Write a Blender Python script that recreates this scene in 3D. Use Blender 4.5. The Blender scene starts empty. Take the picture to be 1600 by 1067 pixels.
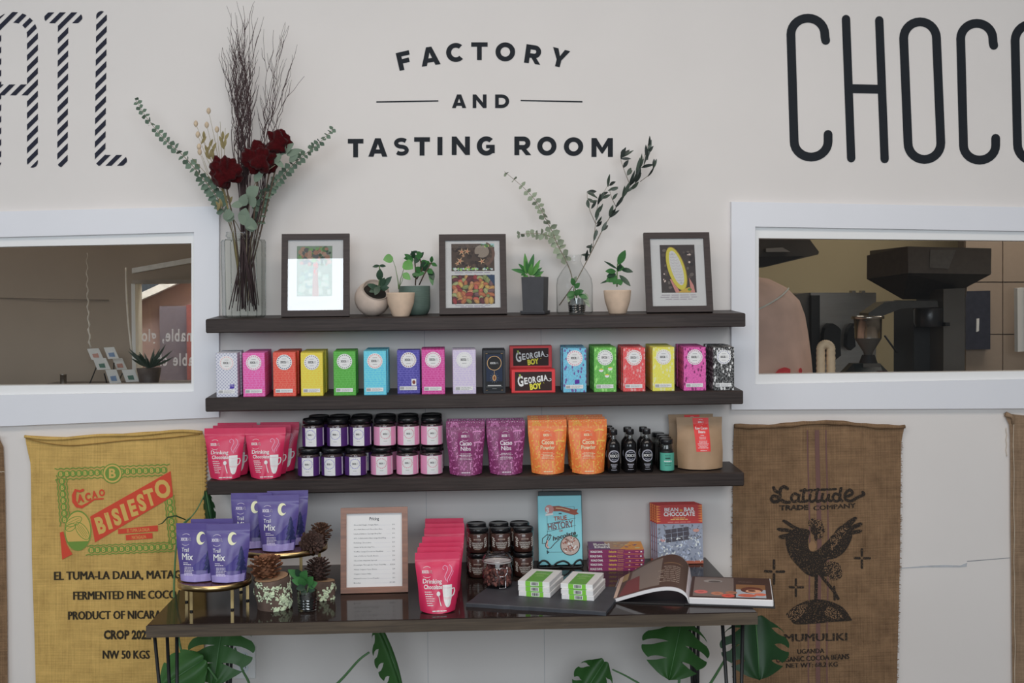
import bpy, bmesh, math, random
from mathutils import Vector, Matrix, noise
from mathutils.geometry import tessellate_polygon

# ---------------------------------------------------------------- camera, world, light, exposure
SC = bpy.context.scene
COL = SC.collection
F = 1900.0; HX, HY = 800.0, 465.0
YAW = math.atan(77 / 1900); ROLL = 0.0107
CAM = Vector((0.0, -4.35, 1.70))
fw = Vector((math.sin(YAW), math.cos(YAW), 0)); rt0 = Vector((math.cos(YAW), -math.sin(YAW), 0)); up0 = Vector((0, 0, 1))
rt = rt0 * math.cos(ROLL) - up0 * math.sin(ROLL)
up = up0 * math.cos(ROLL) + rt0 * math.sin(ROLL)
cam_d = bpy.data.cameras.new('camera'); cam = bpy.data.objects.new('camera', cam_d); COL.objects.link(cam)
cam_d.sensor_width = 36.0; cam_d.lens = 36.0 * F / 1600.0; cam_d.shift_y = -(533.5 - HY) / 1600.0
cam_d.clip_start = 0.05; cam_d.clip_end = 100
cam.matrix_world = Matrix(((rt.x, up.x, -fw.x, CAM.x), (rt.y, up.y, -fw.y, CAM.y), (rt.z, up.z, -fw.z, CAM.z), (0, 0, 0, 1)))
SC.camera = cam

SC.view_settings.view_transform = 'Standard'; SC.view_settings.look = 'None'
SC.view_settings.exposure = 0.0; SC.view_settings.gamma = 1.0; SC.view_settings.use_curve_mapping = False
SC.cycles.max_bounces = 10; SC.cycles.transparent_max_bounces = 24; SC.cycles.transmission_bounces = 8
SC.cycles.caustics_reflective = False; SC.cycles.caustics_refractive = False

W = bpy.data.worlds.new('daylight'); SC.world = W; W.use_nodes = True
W.node_tree.nodes['Background'].inputs[0].default_value = (0.78, 0.88, 1.0, 1)
W.node_tree.nodes['Background'].inputs[1].default_value = 0.13

def area(name, loc, target, sx, sy, power, col, spread=180):
    d = bpy.data.lights.new(name, 'AREA'); d.shape = 'RECTANGLE'; d.size = sx; d.size_y = sy
    d.energy = power; d.color = col; d.spread = math.radians(spread)
    o = bpy.data.objects.new(name, d); COL.objects.link(o); o.location = loc
    o.rotation_euler = (Vector(target) - Vector(loc)).to_track_quat('-Z', 'Y').to_euler()
    return o
area('shopfront_daylight', (0.1, -8.2, 2.9), (0, 0, 1.9), 5.2, 2.6, 225, (0.86, 0.94, 1.0))
area('side_daylight', (-5.2, -5.0, 2.7), (0, 0, 1.9), 2.4, 2.0, 44, (0.84, 0.93, 1.0))
area('ceiling_lamp', (0.2, -2.3, 3.58), (0.2, -2.1, 0.0), 4.5, 1.5, 80, (1.0, 0.89, 0.79))
area('kitchen_lamp', (3.0, 1.7, 3.05), (2.8, 2.2, 0), 1.6, 1.0, 23, (1.0, 0.93, 0.82))
area('street_fill', (-1.7, 2.15, 3.1), (-1.7, 2.1, 0), 1.4, 0.4, 60, (0.95, 0.97, 1.0))  # added to brighten the building and lettering behind the left pane
area('stockroom_lamp', (-2.4, 0.9, 3.05), (-2.4, 1.6, 0), 1.2, 0.6, 8, (1.0, 0.95, 0.88))

# ---------------------------------------------------------------- geometry of the view, used to measure positions
def ray(px, py): return fw + rt * ((px - HX) / F) + up * ((HY - py) / F)
def P(px, py, Y):
    d = ray(px, py); t = (Y - CAM.y) / d.y
    return CAM + d * t
def PZ(px, py, Z):
    d = ray(px, py); t = (Z - CAM.z) / d.z
    return CAM + d * t
def depth(p): return (Vector(p) - CAM).dot(fw)
def S(p): return F / depth(p)                       # pixels per metre there
def XAT(px, y, z):                                  # world x whose picture column is px, at this y and z
    k = (px - HX) / F; b = Vector((0, y, z)) - CAM
    return (k * b.dot(fw) - b.dot(rt)) / (rt.x - k * fw.x)

# ---------------------------------------------------------------- materials
def lin(c):
    c = c / 255.0
    return c / 12.92 if c <= 0.04045 else ((c + 0.055) / 1.055) ** 2.4
def C(r, g, b, e=0.62):                              # surface colour that shows as (r, g, b) under the room's light
    c = [lin(v) / (e * 1.08) for v in (r, g, b)]; l = 0.3 * c[0] + 0.55 * c[1] + 0.15 * c[2]
    return tuple(min(0.88, max(0.003, l + (v - l) * 0.93)) for v in c)
_mats = {}
def newmat(name):
    m = bpy.data.materials.new(name); m.use_nodes = True
    return m, m.node_tree, m.node_tree.nodes['Principled BSDF']
def ND(t, typ, **kw):
    n = t.nodes.new(typ)
    for k, v in kw.items():
        if k in n.inputs: n.inputs[k].default_value = v
        else: setattr(n, k, v)
    return n
def M(name, col=(0.5, 0.5, 0.5), rough=0.5, metal=0.0, var=0.10, scale=40.0, bump=0.0, spec=0.5, stretch=(1, 1, 1), coat=0.0, bscale=None, sheen=0.0):
    if name in _mats: return _mats[name]
    m, t, b = newmat(name)
    tc = ND(t, 'ShaderNodeTexCoord'); mp = ND(t, 'ShaderNodeMapping'); mp.inputs['Scale'].default_value = stretch
    t.links.new(tc.outputs['Object'], mp.inputs['Vector'])
    n = ND(t, 'ShaderNodeTexNoise', Scale=scale, Detail=5.0)
    t.links.new(mp.outputs[0], n.inputs['Vector'])
    r = ND(t, 'ShaderNodeValToRGB')
    r.color_ramp.elements[0].position = 0.3; r.color_ramp.elements[1].position = 0.7
    r.color_ramp.elements[0].color = (*[max(0, c * (1 - var)) for c in col], 1)
    r.color_ramp.elements[1].color = (*[min(1, c * (1 + var)) for c in col], 1)
    t.links.new(n.outputs['Fac'], r.inputs['Fac']); t.links.new(r.outputs['Color'], b.inputs['Base Color'])
    b.inputs['Roughness'].default_value = rough; b.inputs['Metallic'].default_value = metal
    b.inputs['Specular IOR Level'].default_value = spec; b.inputs['Coat Weight'].default_value = coat
    if sheen: b.inputs['Sheen Weight'].default_value = sheen
    if bump:
        bp = ND(t, 'ShaderNodeBump', Strength=bump, Distance=0.002)
        if bscale:
            n2 = ND(t, 'ShaderNodeTexNoise', Scale=bscale, Detail=3.0); t.links.new(mp.outputs[0], n2.inputs['Vector'])
            t.links.new(n2.outputs['Fac'], bp.inputs['Height'])
        else: t.links.new(n.outputs['Fac'], bp.inputs['Height'])
        t.links.new(bp.outputs[0], b.inputs['Normal'])
    _mats[name] = m
    return m
_pm = {}
def PM(col, rough=0.5):                              # flat printing ink
    k = (tuple(round(c, 4) for c in col), rough)
    if k in _pm: return _pm[k]
    m, t, b = newmat('ink.%d' % len(_pm))
    b.inputs['Base Color'].default_value = (*col, 1); b.inputs['Roughness'].default_value = rough
    b.inputs['Specular IOR Level'].default_value = 0.3
    _pm[k] = m
    return m
def glass_mat(name, tint=(0.93, 0.96, 0.95), edge=(0.45, 0.5, 0.5), refl=0.06, rough=0.01, edgepos=0.75):
    if name in _mats: return _mats[name]
    m = bpy.data.materials.new(name); m.use_nodes = True; t = m.node_tree; t.nodes.clear()
    out = ND(t, 'ShaderNodeOutputMaterial'); mix = ND(t, 'ShaderNodeMixShader')
    tr = ND(t, 'ShaderNodeBsdfTransparent'); gl = ND(t, 'ShaderNodeBsdfGlossy', Roughness=rough)
    lw = ND(t, 'ShaderNodeLayerWeight', Blend=0.5); rp = ND(t, 'ShaderNodeValToRGB')
    rp.color_ramp.elements[0].position = edgepos; rp.color_ramp.elements[0].color = (*tint, 1)
    rp.color_ramp.elements[1].position = 1.0; rp.color_ramp.elements[1].color = (*edge, 1)
    t.links.new(lw.outputs['Facing'], rp.inputs['Fac']); t.links.new(rp.outputs['Color'], tr.inputs['Color'])
    fr = ND(t, 'ShaderNodeLayerWeight', Blend=0.15); mt = ND(t, 'ShaderNodeMath', operation='MULTIPLY_ADD')
    mt.inputs[1].default_value = 0.6; mt.inputs[2].default_value = refl; mt.use_clamp = True
    t.links.new(fr.outputs['Facing'], mt.inputs[0])
    sub = ND(t, 'ShaderNodeMath', operation='POWER'); sub.inputs[1].default_value = 3.0
    t.links.new(lw.outputs['Facing'], sub.inputs[0]); t.links.new(sub.outputs[0], mt.inputs[0])
    t.links.new(mt.outputs[0], mix.inputs[0]); t.links.new(tr.outputs[0], mix.inputs[1]); t.links.new(gl.outputs[0], mix.inputs[2])
    t.links.new(mix.outputs[0], out.inputs['Surface'])
    _mats[name] = m
    return m

def pattern_mat(name, base, line, kind, s=1.0, amt=0.6):
    """all-over printed packaging: fine line work ('lines'), leaf and flower motifs ('leaves'), lozenges ('diamonds')"""
    if name in _mats: return _mats[name]
    m, t, b = newmat(name)
    tc = ND(t, 'ShaderNodeTexCoord'); mp = ND(t, 'ShaderNodeMapping')
    t.links.new(tc.outputs['Object'], mp.inputs['Vector'])
    mx = ND(t, 'ShaderNodeMixRGB'); mx.inputs[1].default_value = (*base, 1); mx.inputs[2].default_value = (*line, 1)
    if kind == 'lines':
        mp.inputs['Rotation'].default_value = (math.pi / 2, 0, 0)
        br = ND(t, 'ShaderNodeTexBrick', Scale=1.0); br.offset = 0.37; br.squash = 1.9; br.squash_frequency = 3
        br.inputs['Color1'].default_value = (0, 0, 0, 1); br.inputs['Color2'].default_value = (0.25, 0.25, 0.25, 1); br.inputs['Mortar'].default_value = (1, 1, 1, 1)
        br.inputs['Mortar Size'].default_value = 0.0011 * s; br.inputs['Brick Width'].default_value = 0.012 * s; br.inputs['Row Height'].default_value = 0.0075 * s
        no = ND(t, 'ShaderNodeTexNoise', Scale=60.0); ad = ND(t, 'ShaderNodeMixRGB', blend_type='ADD'); ad.inputs[0].default_value = 0.011
        t.links.new(mp.outputs[0], ad.inputs[1]); t.links.new(no.outputs['Color'], ad.inputs[2]); t.links.new(ad.outputs[0], br.inputs['Vector'])
        src = br.outputs['Color']
    elif kind == 'leaves':
        mp.inputs['Scale'].default_value = (110 / s, 60 / s, 62 / s)
        vo = ND(t, 'ShaderNodeTexVoronoi', Scale=1.0); t.links.new(mp.outputs[0], vo.inputs['Vector'])
        wv = ND(t, 'ShaderNodeTexVoronoi', Scale=1.7, feature='DISTANCE_TO_EDGE'); t.links.new(mp.outputs[0], wv.inputs['Vector'])
        r1 = ND(t, 'ShaderNodeValToRGB'); r1.color_ramp.elements[0].position = 0.30; r1.color_ramp.elements[0].color = (1, 1, 1, 1)
        r1.color_ramp.elements[1].position = 0.36; r1.color_ramp.elements[1].color = (0, 0, 0, 1)
        r2 = ND(t, 'ShaderNodeValToRGB'); r2.color_ramp.elements[0].position = 0.02; r2.color_ramp.elements[0].color = (0.6, 0.6, 0.6, 1)
        r2.color_ramp.elements[1].position = 0.05; r2.color_ramp.elements[1].color = (0, 0, 0, 1)
        t.links.new(vo.outputs['Distance'], r1.inputs[0]); t.links.new(wv.outputs['Distance'], r2.inputs[0])
        ad = ND(t, 'ShaderNodeMixRGB', blend_type='LIGHTEN'); ad.inputs[0].default_value = 1
        t.links.new(r1.outputs[0], ad.inputs[1]); t.links.new(r2.outputs[0], ad.inputs[2]); src = ad.outputs[0]
    else:
        mp.inputs['Rotation'].default_value = (0, math.radians(45), 0); mp.inputs['Scale'].default_value = (125, 125, 125)
        vo = ND(t, 'ShaderNodeTexVoronoi', Scale=1.0, Randomness=0.0); t.links.new(mp.outputs[0], vo.inputs['Vector'])
        r1 = ND(t, 'ShaderNodeValToRGB'); r1.color_ramp.elements[0].position = 0.3; r1.color_ramp.elements[0].color = (1, 1, 1, 1)
        r1.color_ramp.elements[1].position = 0.4; r1.color_ramp.elements[1].color = (0, 0, 0, 1)
        t.links.new(vo.outputs['Distance'], r1.inputs[0]); src = r1.outputs[0]
    mu = ND(t, 'ShaderNodeMath', operation='MULTIPLY'); mu.inputs[1].default_value = amt
    t.links.new(src, mu.inputs[0]); t.links.new(mu.outputs[0], mx.inputs[0]); t.links.new(mx.outputs[0], b.inputs['Base Color'])
    b.inputs['Roughness'].default_value = 0.55
    _mats[name] = m
    return m

def wood_mat(name, dark, light, rough, bump=0.25, scale=1.0, coat=0.0, spec=0.3):
    if name in _mats: return _mats[name]
    m, t, b = newmat(name)
    tc = ND(t, 'ShaderNodeTexCoord'); mp = ND(t, 'ShaderNodeMapping'); mp.inputs['Scale'].default_value = (3 * scale, 60 * scale, 60 * scale)
    t.links.new(tc.outputs['Object'], mp.inputs['Vector'])
    n = ND(t, 'ShaderNodeTexNoise', Scale=1.6, Detail=8.0, Roughness=0.65, Distortion=0.6); t.links.new(mp.outputs[0], n.inputs['Vector'])
    n2 = ND(t, 'ShaderNodeTexNoise', Scale=2.2, Detail=2.0); t.links.new(tc.outputs['Object'], n2.inputs['Vector'])
    r = ND(t, 'ShaderNodeValToRGB'); r.color_ramp.elements[0].position = 0.32; r.color_ramp.elements[1].position = 0.75
    r.color_ramp.elements[0].color = (*dark, 1); r.color_ramp.elements[1].color = (*light, 1)
    ad = ND(t, 'ShaderNodeMath', operation='MULTIPLY_ADD'); ad.inputs[1].default_value = 0.35; t.links.new(n2.outputs['Fac'], ad.inputs[0])
    sc = ND(t, 'ShaderNodeMath', operation='MULTIPLY'); sc.inputs[1].default_value = 0.72; t.links.new(n.outputs['Fac'], sc.inputs[0])
    t.links.new(sc.outputs[0], ad.inputs[2]); t.links.new(ad.outputs[0], r.inputs['Fac'])
    t.links.new(r.outputs['Color'], b.inputs['Base Color'])
    bp = ND(t, 'ShaderNodeBump', Strength=bump, Distance=0.001); t.links.new(n.outputs['Fac'], bp.inputs['Height']); t.links.new(bp.outputs[0], b.inputs['Normal'])
    b.inputs['Roughness'].default_value = rough; b.inputs['Coat Weight'].default_value = coat; b.inputs['Specular IOR Level'].default_value = spec
    _mats[name] = m
    return m

def burlap_mat(name, c1, c2, s=420.0, bump=0.5, stripes=None):
    if name in _mats: return _mats[name]
    m, t, b = newmat(name)
    tc = ND(t, 'ShaderNodeTexCoord')
    wx = ND(t, 'ShaderNodeTexWave', Scale=s / 6.283, Distortion=1.5); wx.bands_direction = 'X'; wx.inputs['Detail Scale'].default_value = 2.0
    wz = ND(t, 'ShaderNodeTexWave', Scale=s / 6.283, Distortion=1.5); wz.bands_direction = 'Z'; wz.inputs['Detail Scale'].default_value = 2.0
    for w in (wx, wz): t.links.new(tc.outputs['Object'], w.inputs['Vector'])
    mm = ND(t, 'ShaderNodeMath', operation='MULTIPLY'); t.links.new(wx.outputs['Fac'], mm.inputs[0]); t.links.new(wz.outputs['Fac'], mm.inputs[1])
    n = ND(t, 'ShaderNodeTexNoise', Scale=14.0, Detail=9.0, Roughness=0.7); t.links.new(tc.outputs['Object'], n.inputs['Vector'])
    mp = ND(t, 'ShaderNodeMapping'); mp.inputs['Scale'].default_value = (220, 1, 6); t.links.new(tc.outputs['Object'], mp.inputs['Vector'])
    n3 = ND(t, 'ShaderNodeTexNoise', Scale=1.0, Detail=3.0); t.links.new(mp.outputs[0], n3.inputs['Vector'])
    mp2 = ND(t, 'ShaderNodeMapping'); mp2.inputs['Scale'].default_value = (6, 1, 220); t.links.new(tc.outputs['Object'], mp2.inputs['Vector'])
    n4 = ND(t, 'ShaderNodeTexNoise', Scale=1.0, Detail=3.0); t.links.new(mp2.outputs[0], n4.inputs['Vector'])
    a1 = ND(t, 'ShaderNodeMath', operation='MULTIPLY_ADD'); a1.inputs[1].default_value = 0.45; t.links.new(n.outputs['Fac'], a1.inputs[0])
    a2 = ND(t, 'ShaderNodeMath', operation='ADD'); t.links.new(n3.outputs['Fac'], a2.inputs[0]); t.links.new(n4.outputs['Fac'], a2.inputs[1])
    a3 = ND(t, 'ShaderNodeMath', operation='MULTIPLY_ADD'); a3.inputs[1].default_value = 0.25; t.links.new(a2.outputs[0], a3.inputs[0])
    a4 = ND(t, 'ShaderNodeMath', operation='MULTIPLY'); a4.inputs[1].default_value = 0.3; t.links.new(mm.outputs[0], a4.inputs[0])
    t.links.new(a4.outputs[0], a3.inputs[2]); t.links.new(a3.outputs[0], a1.inputs[2])
    r = ND(t, 'ShaderNodeValToRGB'); r.color_ramp.elements[0].position = 0.35; r.color_ramp.elements[1].position = 0.75
    r.color_ramp.elements[0].color = (*c1, 1); r.color_ramp.elements[1].color = (*c2, 1)
    t.links.new(a1.outputs[0], r.inputs['Fac']); t.links.new(r.outputs['Color'], b.inputs['Base Color'])
    bp = ND(t, 'ShaderNodeBump', Strength=bump, Distance=0.002); t.links.new(a1.outputs[0], bp.inputs['Height']); t.links.new(bp.outputs[0], b.inputs['Normal'])
    b.inputs['Roughness'].default_value = 0.9; b.inputs['Specular IOR Level'].default_value = 0.15
    _mats[name] = m
    return m

# ---------------------------------------------------------------- mesh builder
class MB:
    def __init__(s): s.v = []; s.f = []; s.mi = []; s.sm = []; s.mats = []; s.M = None
    def _mi(s, m):
        if m not in s.mats: s.mats.append(m)
        return s.mats.index(m)
    def add(s, vs, fs, m, smooth=False):
        o = len(s.v); k = s._mi(m)
        for p in vs:
            p = Vector(p)
            s.v.append(s.M @ p if s.M is not None else p)
        for f in fs: s.f.append([o + i for i in f]); s.mi.append(k); s.sm.append(smooth)
        return s
    def box(s, x0, x1, y0, y1, z0, z1, m, bev=0.0):
        if x0 > x1: x0, x1 = x1, x0
        if y0 > y1: y0, y1 = y1, y0
        if z0 > z1: z0, z1 = z1, z0
        if bev <= 0:
            vs = [(x, y, z) for z in (z0, z1) for y in (y0, y1) for x in (x0, x1)]
            return s.add(vs, [(0, 2, 3, 1), (4, 5, 7, 6), (0, 1, 5, 4), (2, 6, 7, 3), (0, 4, 6, 2), (1, 3, 7, 5)], m)
        b = min(bev, (x1 - x0) * .45, (y1 - y0) * .45, (z1 - z0) * .45)
        vs = []; idx = {}
        for i in (0, 1):
            for j in (0, 1):
                for k in (0, 1):
                    c = [(x0, x1)[i], (y0, y1)[j], (z0, z1)[k]]; sg = [1 - 2 * i, 1 - 2 * j, 1 - 2 * k]
                    for a in range(3):
                        p = [c[q] + sg[q] * b for q in range(3)]; p[a] = c[a]
                        idx[(i, j, k, a)] = len(vs); vs.append(p)
        fs = []
        for a in range(3):
            o1, o2 = [q for q in range(3) if q != a]
            for sd in (0, 1):
                quad = []
                for u, w in ((0, 0), (1, 0), (1, 1), (0, 1)):
                    t = [0, 0, 0]; t[a] = sd; t[o1] = u; t[o2] = w; quad.append(idx[(*t, a)])
                fs.append(quad)
            for u in (0, 1):
                for w in (0, 1):
                    t0 = [0, 0, 0]; t0[o1] = u; t0[o2] = w; t1 = list(t0); t1[a] = 1
                    fs.append([idx[(*t0, o1)], idx[(*t0, o2)], idx[(*t1, o2)], idx[(*t1, o1)]])
        for i in (0, 1):
            for j in (0, 1):
                for k in (0, 1): fs.append([idx[(i, j, k, 0)], idx[(i, j, k, 1)], idx[(i, j, k, 2)]])
        cx = Vector(((x0 + x1) / 2, (y0 + y1) / 2, (z0 + z1) / 2)); out = []
        for f in fs:
            p = [Vector(vs[q]) for q in f]; n = (p[1] - p[0]).cross(p[2] - p[0]); c = sum(p, Vector()) / len(p)
            out.append(f if n.dot(c - cx) > 0 else f[::-1])
        return s.add(vs, out, m)
    def lathe(s, prof, n, m, smooth=True, cap0=True, cap1=True, rot=0.0, c=(0, 0)):
        vs = []; fs = []
        for r, z in prof:
            for i in range(n):
                a = 2 * math.pi * i / n + rot; vs.append((c[0] + r * math.cos(a), c[1] + r * math.sin(a), z))
        for j in range(len(prof) - 1):
            for i in range(n):
                i2 = (i + 1) % n; fs.append((j * n + i, j * n + i2, (j + 1) * n + i2, (j + 1) * n + i))
        s.add(vs, fs, m, smooth)
        if cap0: s.add(vs[:n], [list(range(n))[::-1]], m)
        if cap1: s.add(vs[-n:], [list(range(n))], m)
        return s
    def tube(s, pts, rad, m, n=6, smooth=True):
        pts = [Vector(p) for p in pts]; k = len(pts)
        if not isinstance(rad, (list, tuple)): rad = [rad] * k
        vs = []; fs = []; ref = Vector((0.13, 0.97, 0.21))
        for i, p in enumerate(pts):
            d = (pts[min(i + 1, k - 1)] - pts[max(i - 1, 0)])
            d = d.normalized() if d.length > 1e-9 else Vector((0, 0, 1))
            a = d.cross(ref)
            if a.length < 0.05: a = d.cross(Vector((1, 0, 0)))
            a.normalize(); b = d.cross(a)
            for q in range(n):
                t = 2 * math.pi * q / n; vs.append(p + (a * math.cos(t) + b * math.sin(t)) * rad[i])
        for i in range(k - 1):
            for q in range(n):
                q2 = (q + 1) % n; fs.append((i * n + q, i * n + q2, (i + 1) * n + q2, (i + 1) * n + q))
        fs.append(list(range(n))[::-1]); fs.append([(k - 1) * n + q for q in range(n)])
        return s.add(vs, fs, m, smooth)
    def grid(s, fn, nu, nv, m, smooth=True):
        vs = [fn(i / nu, j / nv) for j in range(nv + 1) for i in range(nu + 1)]
        fs = [(j * (nu + 1) + i, j * (nu + 1) + i + 1, (j + 1) * (nu + 1) + i + 1, (j + 1) * (nu + 1) + i) for j in range(nv) for i in range(nu)]
        return s.add(vs, fs, m, smooth)
    def prism(s, out, y0, y1, m):                    # outline in x,z swept from y0 (front) to y1
        n = len(out)
        tri = tessellate_polygon([[Vector((p[0], p[1], 0)) for p in out]])
        vs = [(p[0], y0, p[1]) for p in out] + [(p[0], y1, p[1]) for p in out]
        fs = []
        for t in tri:
            a, b, c = [Vector((out[i][0], out[i][1], 0)) for i in t]
            up_ = (b - a).cross(c - a).z > 0
            t = list(t) if up_ else list(t)[::-1]
            fs.append(t); fs.append([i + n for i in t[::-1]])
        ar = sum(out[i][0] * out[(i + 1) % n][1] - out[(i + 1) % n][0] * out[i][1] for i in range(n))
        for i in range(n):
            j = (i + 1) % n
            fs.append([i, i + n, j + n, j][::-1] if ar < 0 else [i, i + n, j + n, j])
        return s.add(vs, fs, m)
    def leaf(s, base, d, nrm, L, w, m, fold=0.18, curl=0.15, n=4, shape=1.0):
        d = Vector(d).normalized(); nrm = Vector(nrm); sd = d.cross(nrm)
        if sd.length < 1e-4: sd = d.cross(Vector((0.3, 0.5, 0.8)))
        sd.normalize(); nr = sd.cross(d).normalized(); base = Vector(base)
        vs = []; fs = []
        for i in range(n + 1):
            t = i / n; ww = w * 0.5 * math.sin(math.pi * (0.04 + 0.94 * t ** shape)) ** 0.8
            c = base + d * L * t + nr * (curl * L * (t - t * t))
            vs += [c - sd * ww + nr * fold * ww, c, c + sd * ww + nr * fold * ww]
        for i in range(n):
            a = i * 3; fs += [(a, a + 1, a + 4, a + 3), (a + 1, a + 2, a + 5, a + 4)]
        return s.add(vs, fs, m, True)
    def mesh(s, name):
        me = bpy.data.meshes.new(name); me.from_pydata([tuple(p) for p in s.v], [], s.f)
        for m in s.mats: me.materials.append(m)
        me.polygons.foreach_set('material_index', s.mi); me.polygons.foreach_set('use_smooth', s.sm); me.update()
        return me
    def obj(s, name, parent=None, loc=None, rot=None):
        o = bpy.data.objects.new(name, s.mesh(name)); COL.objects.link(o)
        if parent is not None: o.parent = parent
        if loc is not None: o.location = loc
        if rot is not None: o.rotation_euler = rot
        return o

def tag(o, label=None, cat=None, group=None, kind=None):
    if label: o['label'] = label
    if cat: o['category'] = cat
    if group: o['group'] = group
    if kind: o['kind'] = kind
    return o
def thing(name, label, cat, loc=(0, 0, 0), rot=(0, 0, 0), group=None):
    o = bpy.data.objects.new(name, None); COL.objects.link(o); o.empty_display_size = 0.02
    o.location = loc; o.rotation_euler = rot
    return tag(o, label, cat, group)
def dup(root, loc, rot=None, label=None, group=None, parent=None):
    c = root.copy(); COL.objects.link(c)
    if parent is not None: c.parent = parent
    else:
        c.location = loc
        if rot is not None: c.rotation_euler = rot
        if label: c['label'] = label
        if group: c['group'] = group
    for ch in list(root.children): dup(ch, None, parent=c)
    return c
def struct(name, mb, parent=None):
    o = mb.obj(name, parent)
    if parent is None: o['kind'] = 'structure'
    return o

# ---------------------------------------------------------------- flat printing: lettering, logos, drawings laid on a surface
_txt = {}
def text_mesh(st, off=0.0, res=3, spacing=1.0):
    k = (st, off, res, spacing)
    if k in _txt: return _txt[k]
    cu = bpy.data.curves.new('txt', 'FONT'); cu.body = st; cu.size = 1.0; cu.offset = off; cu.resolution_u = res; cu.space_character = spacing
    ob = bpy.data.objects.new('txt', cu); COL.objects.link(ob)
    dg = bpy.context.evaluated_depsgraph_get(); me = bpy.data.meshes.new_from_object(ob.evaluated_get(dg))
    vs = [(v.co.x, v.co.y) for v in me.vertices]; fs = [list(p.vertices) for p in me.polygons]
    bpy.data.objects.remove(ob); bpy.data.curves.remove(cu); bpy.data.meshes.remove(me)
    _txt[k] = (vs, fs)
    return _txt[k]
class Print:
    def __init__(s, flip=False): s.v = []; s.f = []; s.c = []; s.g = []; s.cur = None; s.flip = flip
    def part(s, name): s.cur = name; return s       # what follows becomes a printed part of its own
    def raw(s, vs, fs, col, l):
        o = len(s.v); s.v += [(x, y, l) for x, y in vs]
        for f in fs: s.f.append([o + i for i in f]); s.c.append(col); s.g.append(s.cur)
    def poly(s, pts, col, l=0):
        tri = tessellate_polygon([[Vector((x, y, 0)) for x, y in pts]])
        s.raw(pts, [list(t) for t in tri], col, l); return s
    def rect(s, x0, x1, z0, z1, col, l=0, nx=1, nz=1):
        vs = [(x0 + (x1 - x0) * i / nx, z0 + (z1 - z0) * j / nz) for j in range(nz + 1) for i in range(nx + 1)]
        s.raw(vs, [(j * (nx + 1) + i, j * (nx + 1) + i + 1, (j + 1) * (nx + 1) + i + 1, (j + 1) * (nx + 1) + i) for j in range(nz) for i in range(nx)], col, l); return s
    def ell(s, x, z, rx, rz, col, l=0, n=20, rot=0.0):
        cr, sr = math.cos(rot), math.sin(rot)
        vs = [(x, z)]; 
        for i in range(n):
            a = 2 * math.pi * i / n; u, w = rx * math.cos(a), rz * math.sin(a); vs.append((x + u * cr - w * sr, z + u * sr + w * cr))
        s.raw(vs, [(0, 1 + i, 1 + (i + 1) % n) for i in range(n)], col, l); return s
    def ring(s, x, z, r0, r1, col, l=0, n=24, a0=0.0, a1=2 * math.pi, ky=1.0):
        vs = []; 
        for i in range(n + 1):
            a = a0 + (a1 - a0) * i / n
            vs += [(x + r0 * math.cos(a), z + r0 * ky * math.sin(a)), (x + r1 * math.cos(a), z + r1 * ky * math.sin(a))]
        s.raw(vs, [(2 * i, 2 * i + 1, 2 * i + 3, 2 * i + 2) for i in range(n)], col, l); return s
    def stroke(s, pts, w, col, l=0, closed=False, caps=True):
        ws = w if isinstance(w, (list, tuple)) else [w] * len(pts)
        q = list(pts) + ([pts[0]] if closed else []); ws = list(ws) + ([ws[0]] if closed else [])
        vs = []; n = len(q)
        for i in range(n):
            a = q[(i - 1) % (n - 1)] if closed and i in (0, n - 1) and n > 2 else q[max(i - 1, 0)]
            if closed and i == 0: a = q[n - 2]
            b = q[min(i + 1, n - 1)]
            if closed and i == n - 1: b = q[1]
            dx, dz = b[0] - a[0], b[1] - a[1]; L = math.hypot(dx, dz) or 1.0
            nx, nz = -dz / L * ws[i] / 2, dx / L * ws[i] / 2
            vs += [(q[i][0] + nx, q[i][1] + nz), (q[i][0] - nx, q[i][1] - nz)]
        s.raw(vs, [(2 * i, 2 * i + 1, 2 * i + 3, 2 * i + 2) for i in range(n - 1)], col, l)
        if caps and not closed:
            s.ell(*q[0], ws[0] / 2, ws[0] / 2, col, l + .3, 12); s.ell(*q[-1], ws[-1] / 2, ws[-1] / 2, col, l + .4, 12)
        return s
    def text(s, st, x, z, h, col, l=1, align='c', w=None, rot=0.0, off=0.0, res=3, shear=0.0, spacing=1.0):
        if off > 0.008 and any(ch in 'MNWmwVvKkX' for ch in st):        # bold by overprinting: these letters close up when fattened
            for q, dl in ((-1, 0), (1, .25), (0, .5)):
                d = q * off * h / 0.70 * .8; s.text(st, x + d * math.cos(rot), z + (-1 if s.flip else 1) * d * math.sin(rot), h, col, l + dl, align, None if w is None else w - off * h * 2.2, rot, 0.0, res, shear, spacing)
            return s
        vs, fs = text_mesh(st, off, res, spacing)
        if not vs: return s
        x0 = min(v[0] for v in vs); x1 = max(v[0] for v in vs)
        k = h / 0.70; kx = k if w is None else w / (x1 - x0)
        wid = (x1 - x0) * kx; ox = {'c': -wid / 2, 'l': 0, 'r': -wid}[align]; cr, sr = math.cos(rot), math.sin(rot); out = []
        for vx, vz in vs:
            u = (vx - x0) * kx + ox + shear * vz * k; q = vz * k
            a, b = u * cr - q * sr, u * sr + q * cr
            out.append((x + a, z - b if s.flip else z + b))
        s.raw(out, fs, col, l); return s
    def rows(s, x, z, w, n, dz, h, col, l=1, align='l', rnd=None):   # small print too fine to read
        rnd = rnd or random.Random(3)
        for i in range(n):
            ww = w * rnd.uniform(0.7, 1.0); x0 = {'l': x, 'c': x - ww / 2, 'r': x - ww}[align]; u = 0
            while u < ww:
                k = min(rnd.uniform(0.12, 0.3) * w, ww - u); s.rect(x0 + u, x0 + u + k * 0.86, z - i * dz - h / 2, z - i * dz + h / 2, col, l); u += k
        return s
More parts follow.
